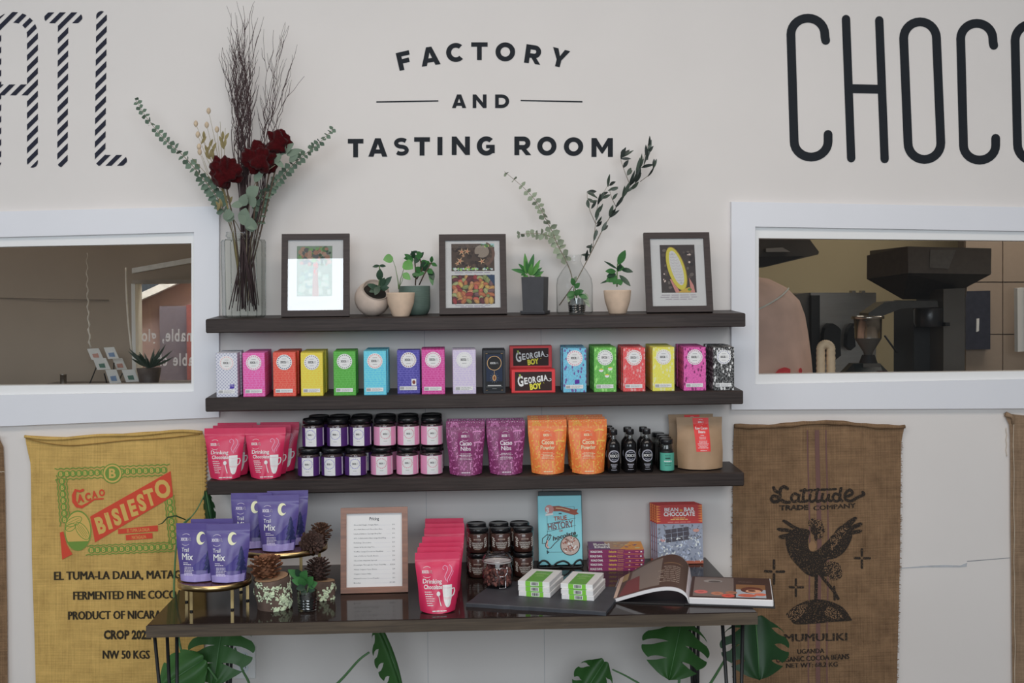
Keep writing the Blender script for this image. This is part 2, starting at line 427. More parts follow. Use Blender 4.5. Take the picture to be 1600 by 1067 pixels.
    def split(s, d):                                 # cut long triangles so that print follows a curved surface
        q = list(zip(s.f, s.c, s.g)); s.f = []; s.c = []; s.g = []; mid = {}
        while q:
            f, c, g = q.pop()
            if len(f) > 3:
                q += [([f[0], f[k], f[k + 1]], c, g) for k in range(1, len(f) - 1)]; continue
            e = [(s.v[f[k]][0] - s.v[f[(k + 1) % 3]][0]) ** 2 + (s.v[f[k]][1] - s.v[f[(k + 1) % 3]][1]) ** 2 for k in range(3)]; k = e.index(max(e))
            if e[k] <= d * d: s.f.append(f); s.c.append(c); s.g.append(g); continue
            i, j, o = f[k], f[(k + 1) % 3], f[(k + 2) % 3]; key = (min(i, j), max(i, j))
            if key not in mid: mid[key] = len(s.v); s.v.append(tuple((a + b) / 2 for a, b in zip(s.v[i], s.v[j])))
            m = mid[key]; q += [([i, m, o], c, g), ([m, j, o], c, g)]
        return s
    def build(s, name, parent, surf, lift=0.0005, rough=0.5, mat=None, cut=None):
        if cut: s.split(cut)
        vs = [Vector(surf(x, z, lift * (l + 1))) for x, z, l in s.v]; out = None
        for grp in sorted(set(s.g), key=s.g.index):
            mb = MB(); cols = []; new = {}
            for f, c, g in zip(s.f, s.c, s.g):
                if g != grp: continue
                if c not in cols: cols.append(c)
                for i in f:
                    if i not in new: new[i] = len(mb.v); mb.v.append(vs[i])
                mb.f.append([new[i] for i in f]); mb.mi.append(cols.index(c)); mb.sm.append(False)
            mb.mats = [mat(c) if mat else PM(c, rough) for c in cols]; out = mb.obj(grp or name, parent)
        return out
ORD = ['first', 'second', 'third', 'fourth', 'fifth', 'sixth', 'seventh', 'eighth', 'ninth']
rnd = random.Random(11)

# ================================================================ the room
WALL = M('wall_paint', C(202, 197, 194, 0.70), rough=0.6, var=0.015, scale=3, bump=0.03, bscale=180)
TRIM = M('trim_paint', C(201, 202, 210, 0.66), rough=0.4, var=0.01, scale=5, bump=0.02)
STOP = M('stop_paint', C(212, 212, 218, 0.66), rough=0.4, var=0.01, scale=5)
FLOORM = M('polished_concrete', (0.30, 0.29, 0.28), rough=0.45, var=0.18, scale=4, bump=0.05)
CEIL = M('ceiling_paint', (0.75, 0.74, 0.72), rough=0.8, var=0.02, scale=3)
BLACK = M('black_steel', (0.012, 0.012, 0.013), rough=0.45, var=0.1)
INK = M('wall_vinyl', C(34, 38, 44, 0.85), rough=0.6, var=0.04, scale=8, spec=0.15)

def px_prism(mb, pts, Yf, Yb, m):
    mb.prism([(P(x, y, Yf).x, P(x, y, Yf).z) for x, y in pts], Yf, Yb, m)
def pxbox(mb, x0, y0, x1, y1, Y0, Y1, m, bev=0.0):
    a = P(x0, y0, Y0); b = P(x1, y1, Y0); c = P(x0, y1, Y0); d = P(x1, y0, Y0)
    mb.box((a.x + c.x) / 2, (b.x + d.x) / 2, Y0, Y1, (b.z + c.z) / 2, (a.z + d.z) / 2, m, bev)

# back wall with two openings
XL, XR, ZT = -6.0, 6.0, 3.6
lo = (P(-700, 366, 0).x, P(318, 490, 0).x, P(150, 630, 0).z, P(150, 350, 0).z)
ro = (P(1163, 470, 0).x, P(2250, 470, 0).x, P(1390, 612, 0).z, P(1390, 342, 0).z)
mb = MB(); Y1 = 0.06
mb.box(XL, lo[0], 0, Y1, 0, ZT, WALL); mb.box(lo[0], lo[1], 0, Y1, 0, lo[2], WALL); mb.box(lo[0], lo[1], 0, Y1, lo[3], ZT, WALL)
mb.box(lo[1], ro[0], 0, Y1, 0, ZT, WALL)
mb.box(ro[0], ro[1], 0, Y1, 0, ro[2], WALL); mb.box(ro[0], ro[1], 0, Y1, ro[3], ZT, WALL); mb.box(ro[1], XR, 0, Y1, 0, ZT, WALL)
wall = struct('wall_back', mb)
JOINT = M('joint', C(168, 168, 170, 0.70), rough=0.7, var=0.02)
for px in (663, 845):
    mb = MB(); x = P(px, 500, 0).x; mb.box(x - 0.001, x + 0.001, -0.0008, 0, 0.1, 1.62, JOINT); struct('panel_joint', mb, wall)
mb = MB(); CRK = M('crack', C(120, 122, 126, 0.6), rough=0.9)
pts = [P(x, y, 0) for x, y in ((1406, 888), (1440, 886), (1470, 885), (1508, 884))]; 
mb.prism([(P(x, y, 0).x, P(x, y, 0).z) for x, y in ((1406, 887), (1450, 883.5), (1476, 882.5), (1500, 883.5), (1511, 879), (1510, 885), (1500, 886), (1450, 886), (1406, 888))], -0.0015, 0, M('spackle', C(160, 163, 168, 0.66), rough=0.8))
mb.prism([(P(x, y, 0).x, P(x, y, 0).z) for x, y in ((1511, 876.3), (1578, 871), (1578, 872), (1511, 877.5))], -0.0008, 0, CRK)
struct('wall_crack', mb, wall)
mb = MB(); mb.box(XL, XR, -9.5, 3.4, -0.1, 0, FLOORM); struct('floor', mb)
mb = MB(); mb.box(XL, XR, -3.6, 3.4, ZT, ZT + 0.1, CEIL); struct('ceiling', mb)
mb = MB(); mb.box(-6, 6, -0.012, 0, 0, 0.12, TRIM, 0.004); struct('baseboard_back', mb)

def lerp(a, b, t): return a + (b - a) * t
def window(name, side, co, ci, gl, Yg):
    """co, ci, gl: casing outside, casing inside, glass edge -- each (near x, far x, top near, top far, bottom near, bottom far) in measured picture columns"""
    root = bpy.data.objects.new(name, None); COL.objects.link(root); root['kind'] = 'structure'
    def q(r): n, f, tn, tf, bn, bf = r; return (n, tn), (f, tf), (f, bf), (n, bn)
    o, i, g = q(co), q(ci), q(gl)
    for a, b in ((0, 1), (1, 2), (2, 3), (3, 0)):
        mb = MB(); px_prism(mb, [o[a], o[b], i[b], i[a]], -0.022, 0.0, TRIM); struct('casing_board', mb, root)
        mb = MB(); px_prism(mb, [i[a], i[b], g[b], g[a]], -0.004, 0.055, STOP); struct('stop_frame', mb, root)
        # thin shadow bead between casing and stop
        def off(p, c, k=2.0):
            return p
    mb = MB()
    big = [(x + (6 if x == max(u[0] for u in g) else -6), y + (8 if y > 480 else -8)) for x, y in g]
    mb.prism([(P(x, y, Yg).x, P(x, y, Yg).z) for x, y in big], Yg, Yg + 0.005, glass_mat('window_glass', (0.93, 0.93, 0.92), (0.85, 0.87, 0.86), 0.025, 0.0))
    struct('glass_pane', mb, root)
    return root
def ex(x0, y0, x1, y1, x): return y0 + (y1 - y0) * (x - x0) / (x1 - x0)
L = -420; R = 2060
window('window_1', 'l', (342, L - 45, 322, ex(342, 322, 0, 331, L), 652, ex(342, 652, 0, 667, L)),
       (303, L, 362.5, ex(303, 362.5, 0, 370.5, L), 612, ex(303, 612, 0, 617.5, L)),
       (299, L + 6, 380, ex(299, 380, 0, 385.5, L), 599.5, ex(299, 599.5, 0, 602.5, L)), 0.05)
window('window_2', 'r', (1143, R + 45, 315, ex(1143, 315, 1600, 324, R), 640, ex(1143, 640, 1600, 638, R)),
       (1180, R, 354, ex(1180, 354, 1600, 361, R), 600.5, ex(1180, 600.5, 1600, 592.5, R)),
       (1185.5, R - 6, 372, ex(1185.5, 372, 1600, 376, R), 585, ex(1185.5, 585, 1600, 580, R)), 0.05)

# ---------------------------------------------------------------- rooms behind the glass
CREAM = M('kitchen_wall_paint', C(150, 138, 110, 0.42), rough=0.7, var=0.03, scale=3)
BROWN = M('stockroom_wall', C(116, 105, 94, 0.40), rough=0.7, var=0.06, scale=2.2)
mb = MB(); mb.box(-0.9, XR, 3.0, 3.1, 0, 3.2, CREAM); struct('wall_kitchen', mb)
mb = MB(); mb.box(-0.96, -0.86, 0.06, 3.1, 0, 3.2, CREAM); struct('wall_partition', mb)
mb = MB(); mb.box(XR, XR + 0.1, 0, 3.1, 0, 3.2, CREAM); struct('wall_right', mb)
mb = MB(); mb.box(XL - 0.1, XL, 0, 3.1, 0, 3.2, BROWN); struct('wall_left', mb)
mb = MB(); mb.box(XL, XR, 0.06, 3.1, 3.2, 3.3, CEIL); o = struct('ceiling_kitchen', mb)
# stockroom (left): brown wall; its right opening holds the pane's reflection built as objects
gx0 = P(212, 500, 1.5).x; gz1 = P(250, 443, 1.5).z
mb = MB(); mb.box(XL, gx0, 1.5, 1.56, 0, 3.2, BROWN); mb.box(gx0, -0.96, 1.5, 1.56, gz1, 3.2, BROWN)
sw = struct('wall_stockroom', mb)
mb = MB()
for k in range(5):
    z = 1.0 + 0.24 * k; pts = [Vector((x, 1.497 + 0.002 * math.sin(x * 9 + k), z + 0.012 * math.sin(3 * x + k))) for x in [-4.2 + 0.12 * i for i in range(22)]]
    if k in (1, 3): mb.tube(pts, 0.0016, M('scratch', C(80, 70, 62, 0.4)), 4)
struct('wall_scuff', mb, sw)
mb = MB(); pxbox(mb, 206, 443, 212, 640, 1.44, 1.56, STOP); pxbox(mb, 206, 437, 330, 443, 1.44, 1.56, M('dim_trim', C(120, 112, 104, 0.4)))
w3 = struct('window_3', mb)
mb = MB(); x0 = P(213, 520, 1.5).x; mb.box(x0, -0.97, 1.495, 1.5, 0.6, gz1, glass_mat('window_glass')); struct('glass_pane', mb, w3)
mb = MB(); px_prism(mb, [(206, 419), (330, 397), (330, 405), (206, 427)], 1.40, 1.46, M('beam_white', C(196, 188, 182, 0.42))); tag(mb.obj('ceiling_beam'), 'white sloping bar under the ceiling of the room behind the left window', 'beam')
# street reflected in the pane, built behind it: a salmon building
SAL = M('salmon_render', C(134, 110, 104, 0.55), rough=0.8, var=0.04)
mb = MB(); px_prism(mb, [(150, 492), (212, 473), (275, 443), (420, 380), (420, 919), (150, 919)], 2.75, 2.85, SAL)
bl = thing('building', 'salmon rendered building reflected in the left window, built behind its glass', 'building')
mb.obj('wall', bl)
mb = MB(); px_prism(mb, [(150, 480), (212, 461), (262, 438), (420, 366), (420, 376), (275, 444), (212, 472), (150, 490)], 2.68, 2.76, M('eave_white', C(205, 190, 186, 0.55))); mb.obj('roof_edge', bl)
mb = MB(); pxbox(mb, 250, 478, 330, 640, 2.70, 2.76, M('grey_door', C(92, 84, 92, 0.5))); mb.obj('door', bl)
mb = MB(); pxbox(mb, 292, 476, 330, 640, 2.64, 2.70, M('red_door', C(122, 68, 66, 0.5))); mb.obj('shutter', bl)
# mirrored white lettering, the pane's reflection built as letters behind it
LW = (0.62, 0.63, 0.68)
VINYL, vt, vb = newmat('white_translucent_vinyl'); vd = ND(vt, 'ShaderNodeBsdfDiffuse'); vd.inputs['Color'].default_value = (.8, .8, .84, 1); vr = ND(vt, 'ShaderNodeBsdfTranslucent'); vr.inputs['Color'].default_value = (.8, .8, .84, 1); vm = ND(vt, 'ShaderNodeMixShader'); vm.inputs[0].default_value = .6
vt.links.new(vd.outputs[0], vm.inputs[1]); vt.links.new(vr.outputs[0], vm.inputs[2]); vt.links.new(vm.outputs[0], vt.nodes['Material Output'].inputs['Surface'])
ml = thing('window_lettering', 'mirrored white shopfront lettering reflected in the left window, built behind its glass', 'sign')
def mtext(st, xl, y, h, cx=.62):
    k = h / 0.7
    tot = sum(.35 * h if ch == ' ' else (max(v[0] for v in text_mesh(ch, .02, 3)[0]) - min(v[0] for v in text_mesh(ch, .02, 3)[0])) * k * cx + .12 * h for ch in st); x = xl + tot
    for ch in st:
        if ch == ' ': x -= 0.35 * h; continue
        vs, fs = text_mesh(ch, 0.02, 3); x0 = min(v[0] for v in vs); x1 = max(v[0] for v in vs); pr = Print()
        pr.raw([(x - (vx - x0) * k * cx, y - vz * k) for vx, vz in vs], fs, LW, 0); x -= (x1 - x0) * k * cx + 0.12 * h
        pr.build('letter', ml, lambda a, c, u: P(a, c, 1.485 - u), mat=lambda c: VINYL)
mtext('sustainable, glo', 219, 533, 19); mtext('traceable choc', 223, 571, 19)
# cards, cup and plant on the far sill
mb = MB(); mb.box(P(60, 600, 1.2).x, -0.97, 1.0, 1.44, 1.0, P(150, 601, 1.2).z, M('counter_dark', C(70, 62, 56, 0.4))); tag(mb.obj('counter'), 'dark counter just behind the left window glass', 'counter')
CARD = M('card_white', C(185, 182, 184, 0.42), rough=0.5, var=0.02)
for i, (x, y, wd, hh) in enumerate(((148, 545, 18, 16), (173, 543, 16, 17), (158, 560, 20, 17), (186, 560, 15, 17), (176, 578, 17, 20), (203, 578, 20, 18))):
    mb = MB(); Y = 1.15 + 0.12 * (i % 3 == 0) + 0.05 * (2 - i // 2)
    px_prism(mb, [(x - wd / 2 - 3, y), (x + wd / 2 - 3, y - 1), (x + wd / 2 + 5, y + hh), (x - wd / 2 + 4, y + hh + 1)], Y, Y + 0.004, CARD)
    nm = ['highest and leftmost', 'highest and rightmost', 'middle row, left', 'middle row, right', 'lowest, left', 'lowest, beside the dark plant'][i]
    t = thing('greeting_card', 'pale card behind the left window, ' + nm, 'card', group='cards behind the left window')
    mb.obj('card', t)
    mb2 = MB(); px_prism(mb2, [(x - 4, y + hh * .5), (x + 5, y + hh * .5 - 1), (x + 7, y + hh * .85), (x - 2, y + hh * .85)], Y - 0.001, Y, M('card_print.%d' % (i % 3), (C(150, 110, 100, .4), C(90, 110, 140, .4), C(60, 90, 80, .4))[i % 3])); mb2.obj('printed_picture', t)
    st = MB(); g = P(x + 4, y + hh, Y); st.tube([g + Vector((0, 0.01, -0.02)), (g.x, 1.25, P(150, 601, 1.2).z)], 0.003, BLACK, 5); st.obj('stand', t)
mb = MB(); c = P(99, 600, 1.1); rr = 5 / S(c)
mb.lathe([(rr, 0), (rr, 14 / S(c)), (rr * 1.1, 14.5 / S(c)), (rr * 1.1, 15.5 / S(c)), (rr * .9, 15.5 / S(c))], 16, M('tin', (0.5, 0.48, 0.45), rough=0.25, metal=1.0))
o = mb.obj('tin_cup'); o.location = c; tag(o, 'small metal cup at the foot of the left window', 'cup')
t = thing('potted_plant', 'dark spiky plant behind the left window glass', 'plant', P(233, 603, 1.12))
mb = MB(); mb.lathe([(0.04, 0), (0.055, 0.08), (0.05, 0.08)], 12, M('dark_pot', C(60, 52, 50, .4))); mb.obj('pot', t)
mb = MB(); g = M('dark_green', C(35, 48, 38, .4), rough=0.5)
for k in range(26):
    a = rnd.uniform(0, 6.28); mb.leaf((0, 0, 0.08), (math.cos(a), 0.5 * math.sin(a), rnd.uniform(0.3, 1.4)), (0, -1, 0.4), rnd.uniform(0.06, 0.13), 0.012, g, curl=-0.3)
mb.obj('foliage', t)
# pale ragged streaks in the left pane: a reflection built as thin strips
t = thing('reflection_streak', 'pale ragged reflection streaks in the left window, built as thin strips', 'reflection')
mb = MB(); PL = M('pale_streak', C(165, 158, 150, 0.40), rough=0.25)
pts = [P(136 + 5 * ((y - 400) / 145.0) ** 2 + 1.2 * math.sin(y * .35), y, 1.2) for y in range(395, 547, 4)]
mb.tube(pts, [0.0015 + 0.0055 * abs(math.sin(i * 1.3)) * (i / len(pts)) for i in range(len(pts))], PL, 5); mb.obj('fold', t)
mb = MB(); pts = [P(197 + 9 * ((y - 420) / 130.0) ** 2, y, 1.3) for y in range(418, 556, 6)]; mb.tube(pts, 0.005, PL, 5); mb.obj('fold', t)

# kitchen (right)
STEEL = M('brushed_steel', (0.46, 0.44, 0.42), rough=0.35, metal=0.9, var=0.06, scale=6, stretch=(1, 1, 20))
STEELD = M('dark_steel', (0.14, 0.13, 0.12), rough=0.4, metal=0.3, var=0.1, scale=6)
DARK = M('machine_black', (0.02, 0.02, 0.022), rough=0.5, var=0.1)
def kp(x, y): return (x / 3.138 + 1130, y / 3.138 + 310)
def kprism(mb, pts, Y0, Y1, m): px_prism(mb, [kp(*p) for p in pts], Y0, Y1, m)
t = thing('range_hood', 'dark steel range hood at the upper left of the right window', 'hood')
mb = MB(); kprism(mb, [(20, 195), (420, 195), (470, 262), (465, 275), (200, 338), (20, 345)], 1.7, 2.2, STEELD); mb.obj('canopy', t)
mb = MB(); kprism(mb, [(20, 288), (400, 283), (215, 334), (20, 340)], 1.66, 1.7, DARK); mb.obj('filter', t)
mb = MB(); kprism(mb, [(150, -975), (330, -975), (330, 196), (150, 196)], 1.75, 2.1, STEELD); mb.obj('duct', t)
mb = MB(); kprism(mb, [(210, 245), (290, 240), (330, 262), (210, 262)], 1.66, 1.7, STEEL); mb.obj('lamp', t)
t = thing('refrigerator', 'tall steel refrigerator by the back wall of the kitchen', 'refrigerator')
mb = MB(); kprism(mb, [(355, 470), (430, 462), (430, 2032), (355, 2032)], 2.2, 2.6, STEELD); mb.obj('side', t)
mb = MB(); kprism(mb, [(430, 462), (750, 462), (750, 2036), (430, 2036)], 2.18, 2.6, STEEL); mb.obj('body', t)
mb = MB(); kprism(mb, [(432, 475), (474, 475), (474, 2030), (432, 2030)], 2.15, 2.18, DARK); mb.obj('door_gap', t)
mb = MB(); kprism(mb, [(632, 452), (650, 452), (650, 463), (632, 463)], 2.2, 2.25, STEEL); mb.obj('hinge', t); mb = MB(); kprism(mb, [(680, 452), (696, 452), (696, 463), (680, 463)], 2.2, 2.25, STEEL); mb.obj('hinge', t)
for i, (x0, x1, y0, y1) in enumerate(((490, 578, 625, 790), (606, 650, 625, 745))):
    mb = MB(); kprism(mb, [(x0 + 12, y0 + 10), (x0 + 30, y0 - 12), (x0 + 50, y0 - 12), (x1 - 12, y0 + 5), (x1, y0 + 20), (x1 - 4, (y0 + y1) / 2), (x1, y1 - 20), (x1 - 25, y1), (x0 + 20, y1), (x0, y1 - 20), (x0 + 4, y0 + 40)], 2.06, 2.12, DARK)
    tag(mb.obj('apron'), ('dark apron hanging on the refrigerator door', 'narrow dark apron half hidden behind the steel funnel')[i], 'apron')
# bulk bag
t = thing('bulk_bag', 'large pale bulging sack with red lettering in the right window', 'sack')
PK = M('bulk_bag_cloth', C(166, 138, 127, 0.42), rough=0.75, var=0.22, scale=5, bump=0.3)
def bag_edge(y):
    k = (y - 380) / 480.0
    return 175 + 245 * min(1, max(0.0, k / 0.25)) ** 0.45 * (0.83 + 0.17 * min(1, k)) if k > 0 else 175
mb = MB(); c0 = P(*kp(60, 860), 1.05); k1 = S(c0) * 3.138
prof = [(0.30, -c0.z), (0.385, -0.5), (370 / k1, 0.0), (362 / k1, 100 / k1), (350 / k1, 200 / k1), (335 / k1, 290 / k1), (310 / k1, 360 / k1), (250 / k1, 425 / k1), (170 / k1, 465 / k1), (60 / k1, 482 / k1), (0.004, 484 / k1)]
mb.lathe(prof, 28, PK); 
for v in mb.v: v += Vector((0, 0, 0.018 * noise.noise(v * 5)))
o = mb.obj('cloth_body', t); t.location = c0
mb = MB(); pts = []
for i in range(14): 
    a = -1.9 + i * 0.09; z = (260 + 12 * i) / k1; r = 372 / k1 * (0.93 - 0.012 * i); pts.append((r * math.cos(a), r * math.sin(a) - 0.005, z))
mb.tube(pts, 0.004, M('seam_pale', C(190, 170, 160, .4)), 5); mb.obj('seam', t)
pr = Print(); RD = C(190, 50, 55, .40); 
pr.text('Grin', 0.0, -0.045, 0.085, RD, 0, 'c', off=0.05)
rr = 372 / k1
pr.build('printed_lettering', t, lambda x, z, u: ((rr + u + .002) * math.sin((x + 0.20) / rr), -(rr + u + .002) * math.cos((x + 0.20) / rr), z + 0.0))
# hose
t = thing('flexible_hose', 'beige ribbed hose arching beside the bulging sack', 'hose')
mb = MB(); HB = M('hose_beige', C(170, 152, 128, .42), rough=0.6); pts = []; rad = []
n = 340
for i in range(n + 1):
    s_ = i / n
    if s_ < 0.46: q = (478, 2700 - (2700 - 740) * s_ / 0.46)
    elif s_ < 0.54:
        a = math.pi * (s_ - 0.46) / 0.08; q = (503 - 25 * math.cos(a), 740 - 25 * math.sin(a))
    else: q = (528, 740 + 1960 * (s_ - 0.54) / 0.46)
    pts.append(P(*kp(*q), 0.62)); rad.append((20 + 3.0 * (i % 2)) / (S(P(1290, 540, .62)) * 3.138))
mb.tube(pts, rad, HB, 12); mb.obj('ribbed_tube', t)
# big hopper machine
t = thing('roasting_machine', 'big dark machine with a wide tapered hopper in the right window', 'machine')
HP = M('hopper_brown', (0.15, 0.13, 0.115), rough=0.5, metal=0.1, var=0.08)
mb = MB(); YH = 1.45
kprism(mb, [(905, 235), (1315, 245), (1313, 372), (908, 366)], YH, YH + 0.55, HP)
a = [P(*kp(x, y), Y) for x, y, Y in ((705, 280, YH + .35), (905, 235, YH), (908, 366, YH), (704, 395, YH + .35))]
mb.add(a + [p + Vector((0.14, 0.30, 0)) for p in a], [(0, 1, 2, 3), (0, 4, 5, 1), (3, 2, 6, 7), (0, 3, 7, 4)], HP)
mb.obj('hopper', t)
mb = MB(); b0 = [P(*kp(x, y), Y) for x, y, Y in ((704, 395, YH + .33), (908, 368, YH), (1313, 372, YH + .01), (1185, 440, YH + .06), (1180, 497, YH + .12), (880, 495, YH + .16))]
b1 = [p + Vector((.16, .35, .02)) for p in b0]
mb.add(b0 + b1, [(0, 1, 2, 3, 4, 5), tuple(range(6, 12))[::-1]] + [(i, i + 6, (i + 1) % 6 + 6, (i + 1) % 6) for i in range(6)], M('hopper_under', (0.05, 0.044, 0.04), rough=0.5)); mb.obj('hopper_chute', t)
mb = MB(); kprism(mb, [(1080, 445), (1185, 440), (1183, 2249), (1078, 2249)], YH - .05, YH + .3, STEELD); mb.obj('column', t)
mb = MB(); kprism(mb, [(935, 500), (1075, 500), (1065, 2180), (932, 2180)], YH + .12, YH + .4, DARK); mb.obj('body', t)
mb = MB(); cc = P(*kp(1010, 628), YH); k = S(cc) * 3.138
mb.lathe([(66 / k, 0), (72 / k, 20 / k), (72 / k, 80 / k), (68 / k, 90 / k)], 20, M('drum_grey', (0.05, 0.05, 0.055), rough=0.3, metal=0.5)); mb.obj('drum', t).location = cc
mb = MB(); kprism(mb, [(1090, 608), (1112, 608), (1112, 625), (1090, 625)], YH - .09, YH - .05, BLACK); mb.obj('knob', t)
mb = MB(); kprism(mb, [(1015, 252), (1142, 252), (1105, 345), (1012, 338)], YH - .004, YH, M('dim_label', (0.20, 0.19, 0.18))); mb.obj('notice', t)
mb = MB(); kprism(mb, [(715, 585), (712, 562), (790, 510), (850, 503), (1050, 503), (1055, 532), (872, 540), (760, 585)], YH - .25, YH - .12, M('chute_steel', (0.10, 0.095, 0.09), rough=0.35, metal=0.6)); mb.obj('outlet_chute', t)
# steel funnel grinder
cc = P(*kp(712, 862), 1.10); k = S(cc) * 3.138
t = thing('grinder', 'small grinder with a shiny steel funnel on a dark base', 'grinder', cc)
mb = MB(); mb.lathe([(20 / k, 95 / k), (24 / k, 110 / k), (62 / k, 172 / k), (64 / k, 180 / k)], 24, STEELD, cap1=False); mb.obj('cone', t)
mb = MB(); mb.lathe([(64 / k, 178 / k), (67 / k, 270 / k), (78 / k, 272 / k), (78 / k, 285 / k), (64 / k, 285 / k), (60 / k, 200 / k)], 24, M('shiny_steel', (0.55, 0.52, 0.48), rough=0.2, metal=1.0)); mb.obj('funnel', t)
mb = MB(); mb.box(-140 / k, 100 / k, -.08, .08, -.5, 55 / k, M('grinder_teal', (0.022, 0.03, 0.032), rough=0.4), .05); mb.obj('base', t)
mb = MB(); mb.lathe([(50 / k, 40 / k), (30 / k, 95 / k)], 16, DARK); mb.tube([(75 / k, -.02, 190 / k), (135 / k, -.02, 105 / k)], 5 / k, DARK, 6); mb.obj('crank', t)
mb = MB(); mb.box(-110 / k, 80 / k, -.07, .07, -cc.z, -.5, STEELD); mb.obj('stand', t)
mb = MB(); mb.box(-55 / k, 30 / k, -.086, -.08, 40 / k, 58 / k, M('dim_plate', (0.10, 0.09, 0.08))); mb.obj('name_plate', t)
mb = MB(); mb.box(10 / k, 60 / k, -.084, -.08, 6 / k, 22 / k, M('dim_red', (0.08, 0.02, 0.018))); mb.obj('badge', t)
# partition to the right with panels, tablet window
WP = M('beige_panel', C(122, 108, 96, .40), rough=0.5, var=0.03)
WPD = M('panel_gap', C(80, 68, 60, .4))
mb = MB(); x0 = P(*kp(1190, 500), 2.3).x; mb.box(x0, XR, 2.32, 2.4, 0, 3.2, WPD); pw = struct('wall_panelled', mb)
for xa, xb in ((1190, 1368), (1373, 1560), (1565, 1760), (1765, 1960)):
    for ya, yb in ((-150, 408), (413, 664), (669, 1200)):
        mb = MB(); kprism(mb, [(xa, ya), (xb, ya), (xb, yb), (xa, yb)], 2.3, 2.32, WP); mb.obj('panel', pw)
mb = MB(); kprism(mb, [(1188, 455), (1310, 452), (1310, 740), (1188, 742)], 2.24, 2.3, M('blue_glass', (0.045, 0.05, 0.075), rough=0.1)); kprism(mb, [(1243, 590), (1256, 588), (1254, 650), (1241, 655)], 2.235, 2.24, CARD)
tag(mb.obj('wall_screen'), 'dark blue glazed panel on the beige wall right of the machine', 'panel')
mb = MB(); kprism(mb, [(886, 540), (930, 540), (932, 760), (886, 762)], 2.985, 3.0, M('notice_white', C(165, 160, 158, .42))); tag(mb.obj('paper_notice'), 'white paper strip hanging left of the machine column', 'notice')
mb = MB(); kprism(mb, [(1442, 440), (1480, 437), (1480, 750), (1445, 752)], 2.1, 2.14, CARD); kprism(mb, [(1480, 437), (1600, 430), (1600, 755), (1480, 750)], 2.09, 2.14, M('blue_glass'))
tag(mb.obj('menu_board'), 'board with a white edge at the right end of the right window', 'board')

